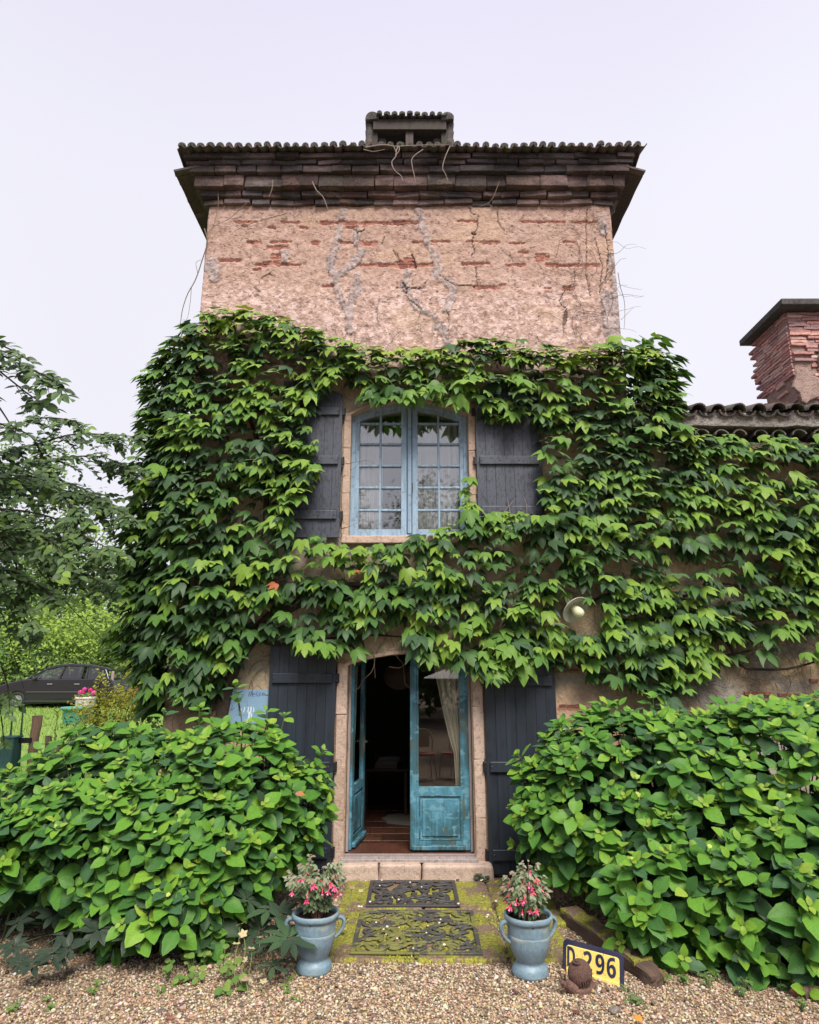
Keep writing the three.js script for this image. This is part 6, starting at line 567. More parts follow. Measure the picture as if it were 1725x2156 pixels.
{ // blue painted panel on the wall: the word and loose brush drawing are flat paint
  const a = onZ(483, 1452, 0.03), b = onZ(564, 1524, 0.03), w = b.x - a.x, h = a.y - b.y, cv = document.createElement('canvas'); cv.width = 512; cv.height = 460; const c = cv.getContext('2d'), r = rng(611);
  c.fillStyle = 'rgb(118,150,178)'; c.fillRect(0, 0, 512, 460); for (let i = 0; i < 900; i++) { const k = r.r(-18, 26); c.strokeStyle = `rgba(${118 + k},${152 + k},${182 + k},0.25)`; c.lineWidth = r.r(2, 9); const x = r() * 512, y = r() * 460; c.beginPath(); c.moveTo(x, y); c.lineTo(x + r.r(-20, 60), y + r.r(-6, 6)); c.stroke(); }
  c.fillStyle = 'rgb(44,72,122)'; c.save(); c.translate(235, 96); c.rotate(-0.04); c.font = 'italic 96px sans-serif'; c.scale(0.92, 1); c.fillText('Relax', 0, 0); c.restore();
  c.lineCap = 'round'; const sw = (s, w2, pts) => { c.strokeStyle = s; c.lineWidth = w2; c.beginPath(); c.moveTo(...pts[0]); for (let i = 1; i < pts.length - 1; i++) c.quadraticCurveTo(...pts[i], (pts[i][0] + pts[i + 1][0]) / 2, (pts[i][1] + pts[i + 1][1]) / 2); c.stroke(); };
  sw('rgba(60,88,130,0.8)', 6, [[60, 110], [90, 70], [150, 65], [190, 60], [175, 100], [120, 120], [80, 130], [60, 110]]); sw('rgba(60,88,130,0.8)', 5, [[110, 150], [150, 130], [180, 110], [200, 80]]); sw('rgba(60,88,130,0.75)', 5, [[130, 170], [110, 200], [100, 230], [130, 220]]); sw('rgba(60,88,130,0.7)', 6, [[20, 180], [60, 210], [40, 260], [10, 250]]); sw('rgba(60,88,130,0.7)', 5, [[100, 290], [140, 270], [180, 300], [120, 320], [100, 350], [180, 360], [240, 340], [300, 345]]); sw('rgba(60,88,130,0.6)', 5, [[300, 390], [330, 350], [380, 330], [400, 360], [330, 380]]); sw('rgba(60,88,130,0.6)', 6, [[10, 400], [50, 390], [70, 430]]);
  for (const [x, y, l, w2] of [[160, 260, 50, 16], [205, 240, 60, 12], [255, 235, 62, 14], [290, 240, 70, 18], [325, 245, 50, 12], [270, 310, 120, 22], [300, 330, 110, 18], [240, 420, 20, 26]]) sw('rgba(214,222,228,0.8)', w2, [[x, y], [x + 4, y + l / 2], [x + r.r(-14, 14), y + l], [x + r.r(-14, 14), y + l + 8]]);
  const P = thing('painted_panel', 'blue painted panel lettered Relax on the wall left of the door', 'sign', [(a.x + b.x) / 2, (a.y + b.y) / 2, 0]); part(P, 'board', rbox(w, h, 0.022, 0.003, 0, 0, 0.019), M([0.2, 0.28, 0.36], 0.7)); part(P, 'painted_face', new THREE.PlaneGeometry(w - 0.006, h - 0.006).translate(0, 0, 0.0325), M([1, 1, 1], 0.65, { map: canvasTex(cv) }));
}
{ // enamel yard lamp under the vine
  const p = onZ(1213, 1288, 0.24), L = thing('wall_lamp', 'white enamel wall lamp with glass globe peeking out of the vine', 'lamp', [p.x, p.y + 0.02, 0]), en = MP([0.46, 0.46, 0.41], 0.4, { clearcoat: 0.3, clearcoatRoughness: 0.25 });
  const prof = [[0.03, 0.07], [0.05, 0.06], [0.10, 0.035], [0.155, 0.012], [0.165, 0.0], [0.16, -0.004], [0.098, 0.028], [0.03, 0.055]].map(([x, y]) => new THREE.Vector2(x, y)); const sh = part(L, 'shade', new THREE.LatheGeometry(prof, 40), en), gl = part(L, 'globe', new THREE.LatheGeometry([[0.001, -0.115], [0.025, -0.11], [0.048, -0.092], [0.058, -0.06], [0.055, -0.02], [0.045, 0.02], [0.04, 0.05]].map(([x, y]) => new THREE.Vector2(x, y)), 28), MP([0.72, 0.70, 0.48], 0.3, { clearcoat: 0.7, clearcoatRoughness: 0.08, transmission: 0.2, thickness: 0 })), so = part(L, 'socket', new THREE.CylinderGeometry(0.035, 0.04, 0.08, 18).translate(0, 0.095, 0), en);
  for (const m of [sh, gl, so]) { m.position.set(0, 0, 0.24); m.rotation.set(-0.75, 0, 0.55); m.rotation.order = 'ZXY'; } part(L, 'arm', tube([[0, -0.02, 0.0], [-0.02, 0.10, 0.06], [-0.05, 0.13, 0.14], [-0.05, 0.09, 0.19]], 0.012, 16, 8), en); part(L, 'wall_plate', new THREE.CylinderGeometry(0.05, 0.05, 0.02, 20).rotateX(Math.PI / 2).translate(0, -0.02, 0.02), en);
}
// ---------------------------------------------------------------- fence, gate, garden, car, trees
{
  const r = rng(701), post = (name, label, px, py, pb, D, rad, square, cat, group) => { const t = onZ(px, py, D), b = onZ(pb[0], pb[1], D), h = t.y, P = thing(name, label, cat, [b.x, 0, D], group); const g = tube([[0, -0.1, 0], [(t.x - b.x) * 0.5 + r.g() * 0.006, h * 0.5, 0], [t.x - b.x, h, 0]], rad, 18, 9, rad * 0.86); part(P, 'post', uvBox(rough(g, 0.012, 8, px | 0)), M(square, 0.95, { map: rep(woodTex, 4, 1.5), bumpMap: rep(woodTex, 4, 2), bumpScale: 0.012 })); part(P, 'cut_end', new THREE.CircleGeometry(rad * 0.84, 12).rotateX(-Math.PI / 2).translate(t.x - b.x, h - 0.002, 0), M([0.22, 0.16, 0.11], 0.9)); return P; };
  const P = post('fence_post', 'thick rough brown wooden post beside the green gate', 78, 1508, [66, 1640], 0.6, 0.05, [0.42, 0.27, 0.19], 'post'); part(P, 'iron_strap', rbox(0.16, 0.05, 0.012, 0.004, -0.1, onZ(40, 1558, 0.6).y, 0.05), mIron); part(P, 'wire', tube([[0.05, 1.35, 0.05], [0.3, 1.33, -0.1], [0.62, 1.34, -0.3]], 0.003, 10, 4), mIron);
  post('fence_post', 'shorter slim wooden post in the middle of the fence', 104, 1549, [98, 1640], 0.0, 0.042, [0.34, 0.24, 0.17], 'post'); post('fence_post', 'shortest wooden post at the right end of the fence', 127, 1558, [124, 1640], -0.6, 0.045, [0.38, 0.28, 0.20], 'post');
  const G = thing('green_gate', 'green painted metal garden gate with pointed bars at the left edge', 'gate', [onZ(40, 1640, 0.6).x, 0, 0.6]), gm = M([0.035, 0.115, 0.085], 0.45, { map: rep(speckTex, 2, 2) }), gm2 = M([0.05, 0.20, 0.17], 0.45, { map: rep(speckTex, 2, 2) });
  const x0 = G.position.x; for (const [px, py, pz] of [[52, 1466, 0], [30, 1474, 0]]) { const t = onZ(px, py, 0.6), b = onZ(px - 8, 1640, 0.6), h = t.y; part(G, 'pointed_bar', tube([[b.x - x0, 0.5, 0], [(b.x + t.x) / 2 - x0, h * 0.62, 0], [t.x - x0, h - 0.06, 0], [t.x - x0 + 0.002, h, 0]], 0.03, 20, 6, 0.004), gm); const g = G.children[G.children.length - 1].geometry; const p = g.attributes.position; for (let i = 0; i < p.count; i++) p.setZ(i, p.getZ(i) * 0.5); }
  { const t = onZ(30, 1553, 0.62), b = onZ(22, 1680, 0.62); part(G, 'gate_post', rbox(0.13, t.y, 0.13, 0.008, t.x - x0, t.y / 2, 0.06), gm2); part(G, 'post_cap', rbox(0.145, 0.02, 0.145, 0.006, t.x - x0, t.y + 0.01, 0.06), gm2); for (const y of [0.5, 1.1]) part(G, 'gate_rail', rbox(1.4, 0.05, 0.03, 0.006, t.x - x0 - 0.72, y, 0), gm); for (let i = 0; i < 5; i++) part(G, 'pointed_bar', tube([[t.x - x0 - 0.25 - i * 0.25, 0.2, 0], [t.x - x0 - 0.25 - i * 0.25, 1.5, 0], [t.x - x0 - 0.25 - i * 0.25, 1.62, 0]], 0.025, 12, 6, 0.01), gm); }
  // thin dry stalks by the posts
  const S = thing('dry_stalks', 'thin green budding stalks standing between the fence posts', 'plant', [-3.9, 0, 0.1]), st = []; for (const [px, py] of [[118, 1545], [150, 1545], [161, 1542], [172, 1545], [205, 1545], [220, 1530], [285, 1525], [122, 1500], [140, 1570]]) { const t = onZ(px, py, 0.1), b = V3(t.x + r.g() * 0.1, 0.2, 0.1); st.push(tube([b, V3(mix(b.x, t.x, 0.5) + 0.02, t.y * 0.6, 0.12), t], 0.005, 10, 4, 0.003)); for (let k = 0; k < 3; k++) st.push(tube([V3(t.x, t.y - 0.04 * k, t.z), V3(t.x + r.g() * 0.04, t.y + 0.03 - 0.04 * k, t.z + 0.02), V3(t.x + r.g() * 0.06, t.y + 0.06 - 0.04 * k, t.z + 0.02)], 0.006, 4, 4, 0.002)); } part(S, 'stalks', merge(st).translate(3.9, 0, -0.1), M([0.16, 0.17, 0.06], 0.85)).userData.kind = 'stuff';
}
function crown(parent, name, blobs, n, size, tints, seed, mk = plainLeaf, stretch = 1) { // many leaf-sized blades in clumps through the volume
  const r = rng(seed), items = [], clumps = []; parent.updateMatrixWorld(true); const vol = blobs.map((b) => b[3] * b[4] * b[5]), tot = vol.reduce((a, b) => a + b);
  for (let i = 0; i < n / 26; i++) { let a = r() * tot, k = 0; while (a > vol[k]) a -= vol[k++]; const b = blobs[k], u = R3(r).normalize().multiplyScalar(Math.pow(r(), 0.35) * (1 + 0.1 * r.g())); clumps.push([V3(b[0] + b[3] * u.x, b[1] + b[4] * u.y, b[2] + b[5] * u.z), u, r.r(0.6, 1.4)]); }
  for (let i = 0; i < n; i++) { const [c, u, k] = clumps[r.i(clumps.length)], p = c.clone().add(R3(r).multiplyScalar(size * 2.4 * k)); if (p.y < 0.05) continue; const g = fanBlade; items.push({ g, m: leafM(p, R3(r).add(V3(u.x * 0.5, 1, u.z * 0.5 + 0.3)), R3(r).add(V3(0, -0.4 * stretch, 0)), size * r.r(0.6, 1.3)), c: mix3(tints[0], tints[1], clamp(0.5 + 0.25 * r.g() + 0.25 * (k - 1))), t: 0 }); }
  const g = mergeItems(items).applyMatrix4(new THREE.Matrix4().copy(parent.matrixWorld).invert()), m = mk([1, 1, 1]); m.vertexColors = true; const o = part(parent, name, g, m); o.userData.kind = 'stuff'; return o;
}
function tree(name, label, cat, x, z, h, blobs, n, size, tints, seed, trunkR = 0.14, limbs = 7) { const y0 = lift(x, z), T = thing(name, label, cat, [x, y0, z]), r = rng(seed + 1), l = [tube([[0, -0.2, 0], [r.g() * 0.1, h * 0.3, r.g() * 0.1], [r.g() * 0.25, h * 0.65, r.g() * 0.2], [r.g() * 0.3, h * 0.92, 0]], trunkR, 14, 8, trunkR * 0.25)]; for (let i = 0; i < limbs; i++) { const b = blobs[i % blobs.length], y = h * r.r(0.2, 0.6); l.push(tube([[r.g() * 0.05, y, 0], [(b[0] - x) * 0.5 + r.g() * 0.3, mix(y, b[1] - y0, 0.5), (b[2] - z) * 0.5], [b[0] - x + r.g() * b[3] * 0.5, b[1] - y0 + r.g() * b[4] * 0.4, b[2] - z + r.g() * b[5] * 0.4]], trunkR * 0.4, 10, 6, trunkR * 0.06)); } part(T, 'trunk', uvBox(rough(merge(l), trunkR * 0.12, 5, 3)), mBark); crown(T, 'crown', blobs, n, size, tints, seed); return T; }
{
  const px = (x, y, z) => onZ(x, y, z), G1 = [[0.13, 0.23, 0.035], [0.30, 0.43, 0.07]], G2 = [[0.055, 0.12, 0.03], [0.13, 0.23, 0.05]], G3 = [[0.08, 0.16, 0.035], [0.18, 0.29, 0.06]];
  const shrub = (label, x, y, z, w, h, n, size, tints, seed) => { const c = px(x, y, z); tree('garden_shrub', label, 'shrub', c.x, z, 1.4, [[c.x, h * 0.5 + 0.5, z, w, h * 0.5, w * 0.6], [c.x + w * 0.3, h * 0.42 + 0.5, z + 0.5, w * 0.7, h * 0.42, w * 0.5], [c.x - w * 0.4, h * 0.36 + 0.5, z + 0.4, w * 0.6, h * 0.36, w * 0.5]], n, size, tints, seed, 0.06, 5); };
  shrub('light green leafy shrub behind the front of the parked car', 60, 1400, -21, 3.6, 4.2, 9000, 0.17, G1, 721); shrub('yellow-green shrub behind the rear of the parked car', 190, 1400, -21.5, 3.4, 4.6, 9000, 0.17, G1, 722); shrub('dark green shrub at the far left beyond the parked car', -60, 1400, -20.5, 3.2, 4.4, 7000, 0.18, G2, 723); shrub('darker shrub between the house corner and the car', 300, 1400, -22.5, 3.2, 4.4, 7000, 0.17, G3, 724);
  shrub('low dark shrub right behind the car roof', 140, 1420, -20.3, 2.6, 2.5, 6000, 0.14, G2, 725);
  const t1 = px(165, 1400, -26), t2 = px(60, 1400, -30), t3 = px(260, 1400, -33), t4 = px(-80, 1400, -27), t5 = px(430, 1400, -36);
  const big = (label, c, z, h, w, n, tints, seed, thin = 1) => tree('garden_tree', label, 'tree', c.x, z, h * 0.9, [[c.x, h * 0.62, z, w, h * 0.32, w * 0.8], [c.x + w * 0.55, h * 0.5, z + 0.6, w * 0.6, h * 0.22, w * 0.6], [c.x - w * 0.6, h * 0.48, z + 0.4, w * 0.6, h * 0.22, w * 0.6], [c.x + w * 0.2, h * 0.82, z, w * 0.6, h * 0.18, w * 0.5]], n, 0.24, tints, seed, 0.22, 9);
  big('loose tall tree behind the shrubs with trunk showing', t1, -26, 8.6, 2.7, 4600, G3, 731); big('wide green tree at the left beyond the shrubs', t2, -30, 10.0, 4.2, 7600, G2, 732); big('pale green far tree right beside the vine edge', t3, -33, 8.2, 3.2, 4200, G1, 733); big('dense dark tree at the far left edge', t4, -27, 10.5, 4.2, 8200, G2, 734);
  // golden spiraea by the corner of the house
  const c = px(238, 1500, -2.8), S = thing('spiraea_shrub', 'golden-topped spiraea shrub with orange tips by the house corner', 'shrub', [c.x, 0.2, -2.8]); crown(S, 'lower_leaves', [[c.x - 0.05, 0.95, -2.8, 0.62, 0.5, 0.5], [c.x + 0.45, 0.9, -2.9, 0.5, 0.5, 0.5], [c.x - 0.3, 0.75, -2.6, 0.35, 0.4, 0.35]], 4200, 0.05, [[0.035, 0.085, 0.02], [0.11, 0.21, 0.035]], 741); crown(S, 'golden_shoots', [[c.x + 0.05, 1.62, -2.8, 0.5, 0.4, 0.4], [c.x + 0.42, 1.95, -2.9, 0.35, 0.42, 0.35], [c.x - 0.3, 1.42, -2.7, 0.3, 0.25, 0.3]], 2600, 0.05, [[0.26, 0.36, 0.045], [0.52, 0.45, 0.055]], 742); crown(S, 'orange_tips', [[c.x + 0.42, 2.1, -2.9, 0.3, 0.35, 0.3], [c.x + 0.3, 1.6, -2.6, 0.25, 0.2, 0.2]], 160, 0.05, [[0.6, 0.18, 0.05], [0.75, 0.32, 0.08]], 743); { const st = []; const r = rng(745); for (let i = 0; i < 22; i++) { const a = r() * 6.28; st.push(tube([[0, -0.2, 0], [Math.cos(a) * 0.2, 0.7, Math.sin(a) * 0.2], [0.15 + Math.cos(a) * 0.4, 1.4 + r() * 0.5, Math.sin(a) * 0.35]], 0.008, 8, 4, 0.003)); } part(S, 'stems', merge(st), mBark).userData.kind = 'stuff'; }
  // planters on the lawn
  { const p = px(158, 1500, -10.6), y = lift(p.x, -10.6), P = thing('green_planter', 'round green plastic planter on the lawn before the parked car', 'planter', [p.x, y + 0.02, -10.6]), top = px(158, 1490, -10.6).y - y; part(P, 'tub', new THREE.LatheGeometry([[0.001, 0], [0.24, 0], [0.26, 0.02], [0.31, top - 0.08], [0.36, top - 0.07], [0.37, top - 0.02], [0.35, top], [0.31, top - 0.02], [0.29, top - 0.1], [0.001, top - 0.11]].map(([x, q]) => new THREE.Vector2(x, q)), 28), M([0.07, 0.26, 0.20], 0.45)); const r = rng(751), it = []; for (let i = 0; i < 34; i++) { const d = V3(r.g(), r.r(0.1, 1), r.g()).normalize(); it.push({ g: slimBlades[r.i(3)], m: leafM(V3(p.x + r.g() * 0.16, y + top - 0.06, -10.6 + r.g() * 0.12), V3(0, 1, 0.4), d, r.r(0.12, 0.24)), t: r.i(2), s: 0.15 }); } P.updateMatrixWorld(true); foliage(P, 'leaf', it, plainLeaf, [[0.14, 0.26, 0.06], [0.20, 0.32, 0.10]], 14);
    const q = px(177, 1500, -11.3), y2 = lift(q.x, -11.3), W = thing('white_planter', 'off-white planter with pink geraniums behind the green planter', 'planter', [q.x, y2 + 0.02, -11.3]), h2 = px(177, 1469, -11.3).y - y2; part(W, 'tub', new THREE.LatheGeometry([[0.001, 0], [0.22, 0], [0.25, h2 - 0.05], [0.27, h2 - 0.05], [0.27, h2], [0.24, h2], [0.23, h2 - 0.06], [0.001, h2 - 0.07]].map(([x, k]) => new THREE.Vector2(x, k)), 24), M([0.55, 0.50, 0.47], 0.7)); const fm = [M([0.72, 0.02, 0.26], 0.7), M([0.78, 0.06, 0.35], 0.7)], ball = (() => { const l = [], k = rng(7); for (let i = 0; i < 26; i++) { const u = R3(k).normalize(); l.push(tinyBlades[0].clone().applyMatrix4(leafM(u.clone().multiplyScalar(0.05), u, V3(0.4, 1, 0.2), 0.06))); } return merge(l); })(); for (const [dx, dy] of [[-0.16, 0.12], [-0.05, 0.2], [0.1, 0.17], [0.2, 0.1], [-0.1, 0.1]]) { const m = part(W, 'geranium_bloom', ball, fm[r.i(2)]); m.position.set(dx, h2 + dy, r.g() * 0.06); const s = r.r(0.9, 1.3); m.scale.set(s, s, s); } const gl = []; for (let i = 0; i < 60; i++) gl.push({ g: tinyBlades[r.i(2)], m: leafM(V3(q.x + r.g() * 0.16, y2 + h2 + r.r(0, 0.14), -11.3 + r.g() * 0.14), V3(r.g(), 1, 0.5), R3(r), 0.09), t: r.i(2), s: 0.09 }); W.updateMatrixWorld(true); foliage(W, 'leaf', gl, plainLeaf, [[0.10, 0.2, 0.05], [0.15, 0.27, 0.06]], 10); }
}
{ // dark grey estate car seen from its left side, nose to the left
  const z0 = -17.6, a = onZ(-16, 1494, z0), y0 = lift(-13, z0) + 0.01, C = thing('parked_car', 'dark grey family car parked on the lawn with its side to us', 'car', [a.x, y0, z0]), paint = MP([0.022, 0.022, 0.034], 0.3, { metalness: 0.7, clearcoat: 1, clearcoatRoughness: 0.04 }), trim = M([0.025, 0.025, 0.028], 0.6), glass = MP([0.92, 0.96, 0.95], 0.02, { transmission: 1, thickness: 0, ior: 1.9 }), tyre = M([0.02, 0.02, 0.02], 0.85), rim = M([0.45, 0.45, 0.48], 0.3, { metalness: 0.8 }), Wd = 1.76, sc = 1.02; C.scale.set(sc, sc, sc);
  const body = new THREE.Shape(); body.moveTo(0.02, 0.35); body.lineTo(0.0, 0.55); body.quadraticCurveTo(0.03, 0.74, 0.22, 0.82); body.quadraticCurveTo(0.7, 0.97, 1.12, 1.02); body.lineTo(4.16, 1.04); body.quadraticCurveTo(4.32, 0.9, 4.30, 0.55); body.lineTo(4.24, 0.28); body.lineTo(3.88, 0.26); body.absarc(3.52, 0.30, 0.36, -0.1, Math.PI + 0.1, false); body.lineTo(1.20, 0.22); body.absarc(0.82, 0.30, 0.36, -0.2, Math.PI + 0.1, false); body.lineTo(0.35, 0.24); body.closePath();
  const bg = new THREE.ExtrudeGeometry(body, { depth: Wd - 0.16, bevelEnabled: true, bevelSize: 0.05, bevelThickness: 0.08, bevelSegments: 4, curveSegments: 14 }).translate(0, 0, -Wd + 0.08); part(C, 'body', bg, paint);
  const roof = new THREE.Shape(); const top = [[1.02, 1.03], [1.35, 1.24], [1.72, 1.45], [2.1, 1.56], [2.6, 1.60], [3.3, 1.57], [3.9, 1.47], [4.15, 1.40]]; roof.moveTo(...top[2]); for (const p of top.slice(3)) roof.lineTo(...p); roof.lineTo(4.13, 1.35); roof.lineTo(3.3, 1.51); roof.lineTo(2.6, 1.54); roof.lineTo(2.1, 1.50); roof.lineTo(1.76, 1.40); roof.closePath(); part(C, 'roof', new THREE.ExtrudeGeometry(roof, { depth: Wd - 0.36, bevelEnabled: true, bevelSize: 0.02, bevelThickness: 0.05, bevelSegments: 3 }).translate(0, 0, -Wd + 0.18), paint);
  for (const s of [0, 1]) { const zz = s ? -Wd + 0.11 : -0.11, zt = s ? -Wd + 0.2 : -0.2; const bar = (x0, y0b, x1, y1, w, m) => part(C, 'pillar', tube([[x0, y0b, zz], [mix(x0, x1, 0.5), mix(y0b, y1, 0.52), mix(zz, zt, 0.5)], [x1, y1, zt]], w, 8, 6, w * 0.85).scale(1, 1, 1), m); bar(1.0, 1.02, 1.76, 1.44, 0.04, paint); bar(1.32, 1.04, 1.62, 1.36, 0.02, trim); bar(2.22, 1.04, 2.38, 1.53, 0.045, trim); bar(3.02, 1.04, 3.10, 1.53, 0.03, trim); bar(3.22, 1.04, 3.24, 1.52, 0.04, trim); bar(4.08, 1.04, 3.86, 1.46, 0.08, paint); const q = (pts, nm) => { const z = s ? -Wd + 0.13 : -0.13; const v = pts.map(([x, y]) => [x, y, mix(z, s ? -Wd + 0.2 : -0.2, (y - 1.04) / 0.5)]), g = new THREE.BufferGeometry(); g.setAttribute('position', new THREE.Float32BufferAttribute(v.flat(), 3)); g.setIndex([0, 1, 2, 0, 2, 3]); g.computeVertexNormals(); part(C, nm, g, glass); }; q([[1.12, 1.04], [2.22, 1.04], [2.36, 1.52], [1.8, 1.44]], 'side_window'); q([[2.28, 1.04], [3.02, 1.04], [3.10, 1.53], [2.42, 1.54]], 'side_window'); q([[3.26, 1.04], [4.02, 1.04], [3.82, 1.45], [3.27, 1.51]], 'side_window');
    part(C, 'belt_trim', rbox(2.9, 0.02, 0.02, 0.006, 2.6, 1.045, s ? -Wd + 0.08 : -0.08), trim); part(C, 'side_moulding', rbox(2.0, 0.045, 0.03, 0.01, 2.15, 0.60, s ? -Wd - 0.012 : 0.012), M([0.05, 0.05, 0.055], 0.4)); part(C, 'sill_trim', rbox(2.1, 0.06, 0.03, 0.01, 2.15, 0.27, s ? -Wd - 0.005 : 0.005), trim); for (const x of [1.98, 2.98]) part(C, 'door_handle', rbox(0.2, 0.035, 0.035, 0.015, x, 0.88, s ? -Wd - 0.02 : 0.02), rim); for (const x of [1.2, 2.2, 3.15]) part(C, 'door_gap', rbox(0.012, 0.66, 0.006, 0.002, x, 0.68, s ? -Wd + 0.0 : 0.0), mDark); part(C, 'wing_mirror', rough(rbox(0.14, 0.15, 0.2, 0.06, 1.42, 1.08, s ? -Wd - 0.08 : 0.08, 3), 0.004, 6, 3), trim); part(C, 'headlight', rough(rbox(0.42, 0.16, 0.1, 0.05, 0.26, 0.72, s ? -Wd + 0.09 : -0.09, 3), 0.01, 5, 4), MP([0.6, 0.62, 0.65], 0.1, { clearcoat: 1 })); part(C, 'tail_light', rbox(0.1, 0.36, 0.08, 0.03, 4.22, 1.16, s ? -Wd + 0.1 : -0.1), M([0.3, 0.22, 0.22], 0.3));
    for (const x of [0.82, 3.52]) { const w = sub(C, 'wheel'); w.position.set(x, 0.31, s ? -Wd + 0.1 : -0.1); part(w, 'tyre', new THREE.TorusGeometry(0.245, 0.075, 12, 30).scale(1, 1, 1.3), tyre); part(w, 'rim', merge([new THREE.CylinderGeometry(0.2, 0.2, 0.06, 28).rotateX(Math.PI / 2), new THREE.TorusGeometry(0.19, 0.02, 8, 28).translate(0, 0, s ? -0.04 : 0.04)].concat(Array.from({ length: 6 }, (_, i) => rbox(0.05, 0.34, 0.03, 0.01, 0, 0, s ? -0.045 : 0.045).rotateZ(i * Math.PI / 6)))), rim); } }
  { const g = new THREE.BufferGeometry(); g.setAttribute('position', new THREE.Float32BufferAttribute([1.02, 1.03, -0.16, 1.02, 1.03, -Wd + 0.16, 1.75, 1.45, -Wd + 0.24, 1.75, 1.45, -0.24], 3)); g.setIndex([0, 1, 2, 0, 2, 3]); g.computeVertexNormals(); part(C, 'windscreen', g, glass); const h = new THREE.BufferGeometry(); h.setAttribute('position', new THREE.Float32BufferAttribute([4.2, 1.04, -0.2, 4.2, 1.04, -Wd + 0.2, 4.12, 1.38, -Wd + 0.25, 4.12, 1.38, -0.25], 3)); h.setIndex([0, 1, 2, 0, 2, 3]); h.computeVertexNormals(); part(C, 'rear_window', h, glass); part(C, 'spoiler', rbox(0.24, 0.03, Wd - 0.4, 0.01, 4.2, 1.4, -Wd / 2), trim); }
  for (const x of [2.2, 3.1]) for (const zz of [-0.5, -1.26]) { part(C, 'seat_back', rough(rbox(0.16, 0.62, 0.46, 0.06, x, 0.98, zz, 3), 0.006, 4, 3), mDark); part(C, 'head_rest', rbox(0.12, 0.2, 0.26, 0.05, x + 0.05, 1.38, zz, 3), mDark); } part(C, 'steering_wheel', new THREE.TorusGeometry(0.18, 0.018, 8, 24).rotateY(1.3).translate(1.62, 1.08, -0.5), mDark); part(C, 'dashboard', rbox(0.4, 0.16, 1.4, 0.05, 1.28, 1.03, -Wd / 2), mDark);
}
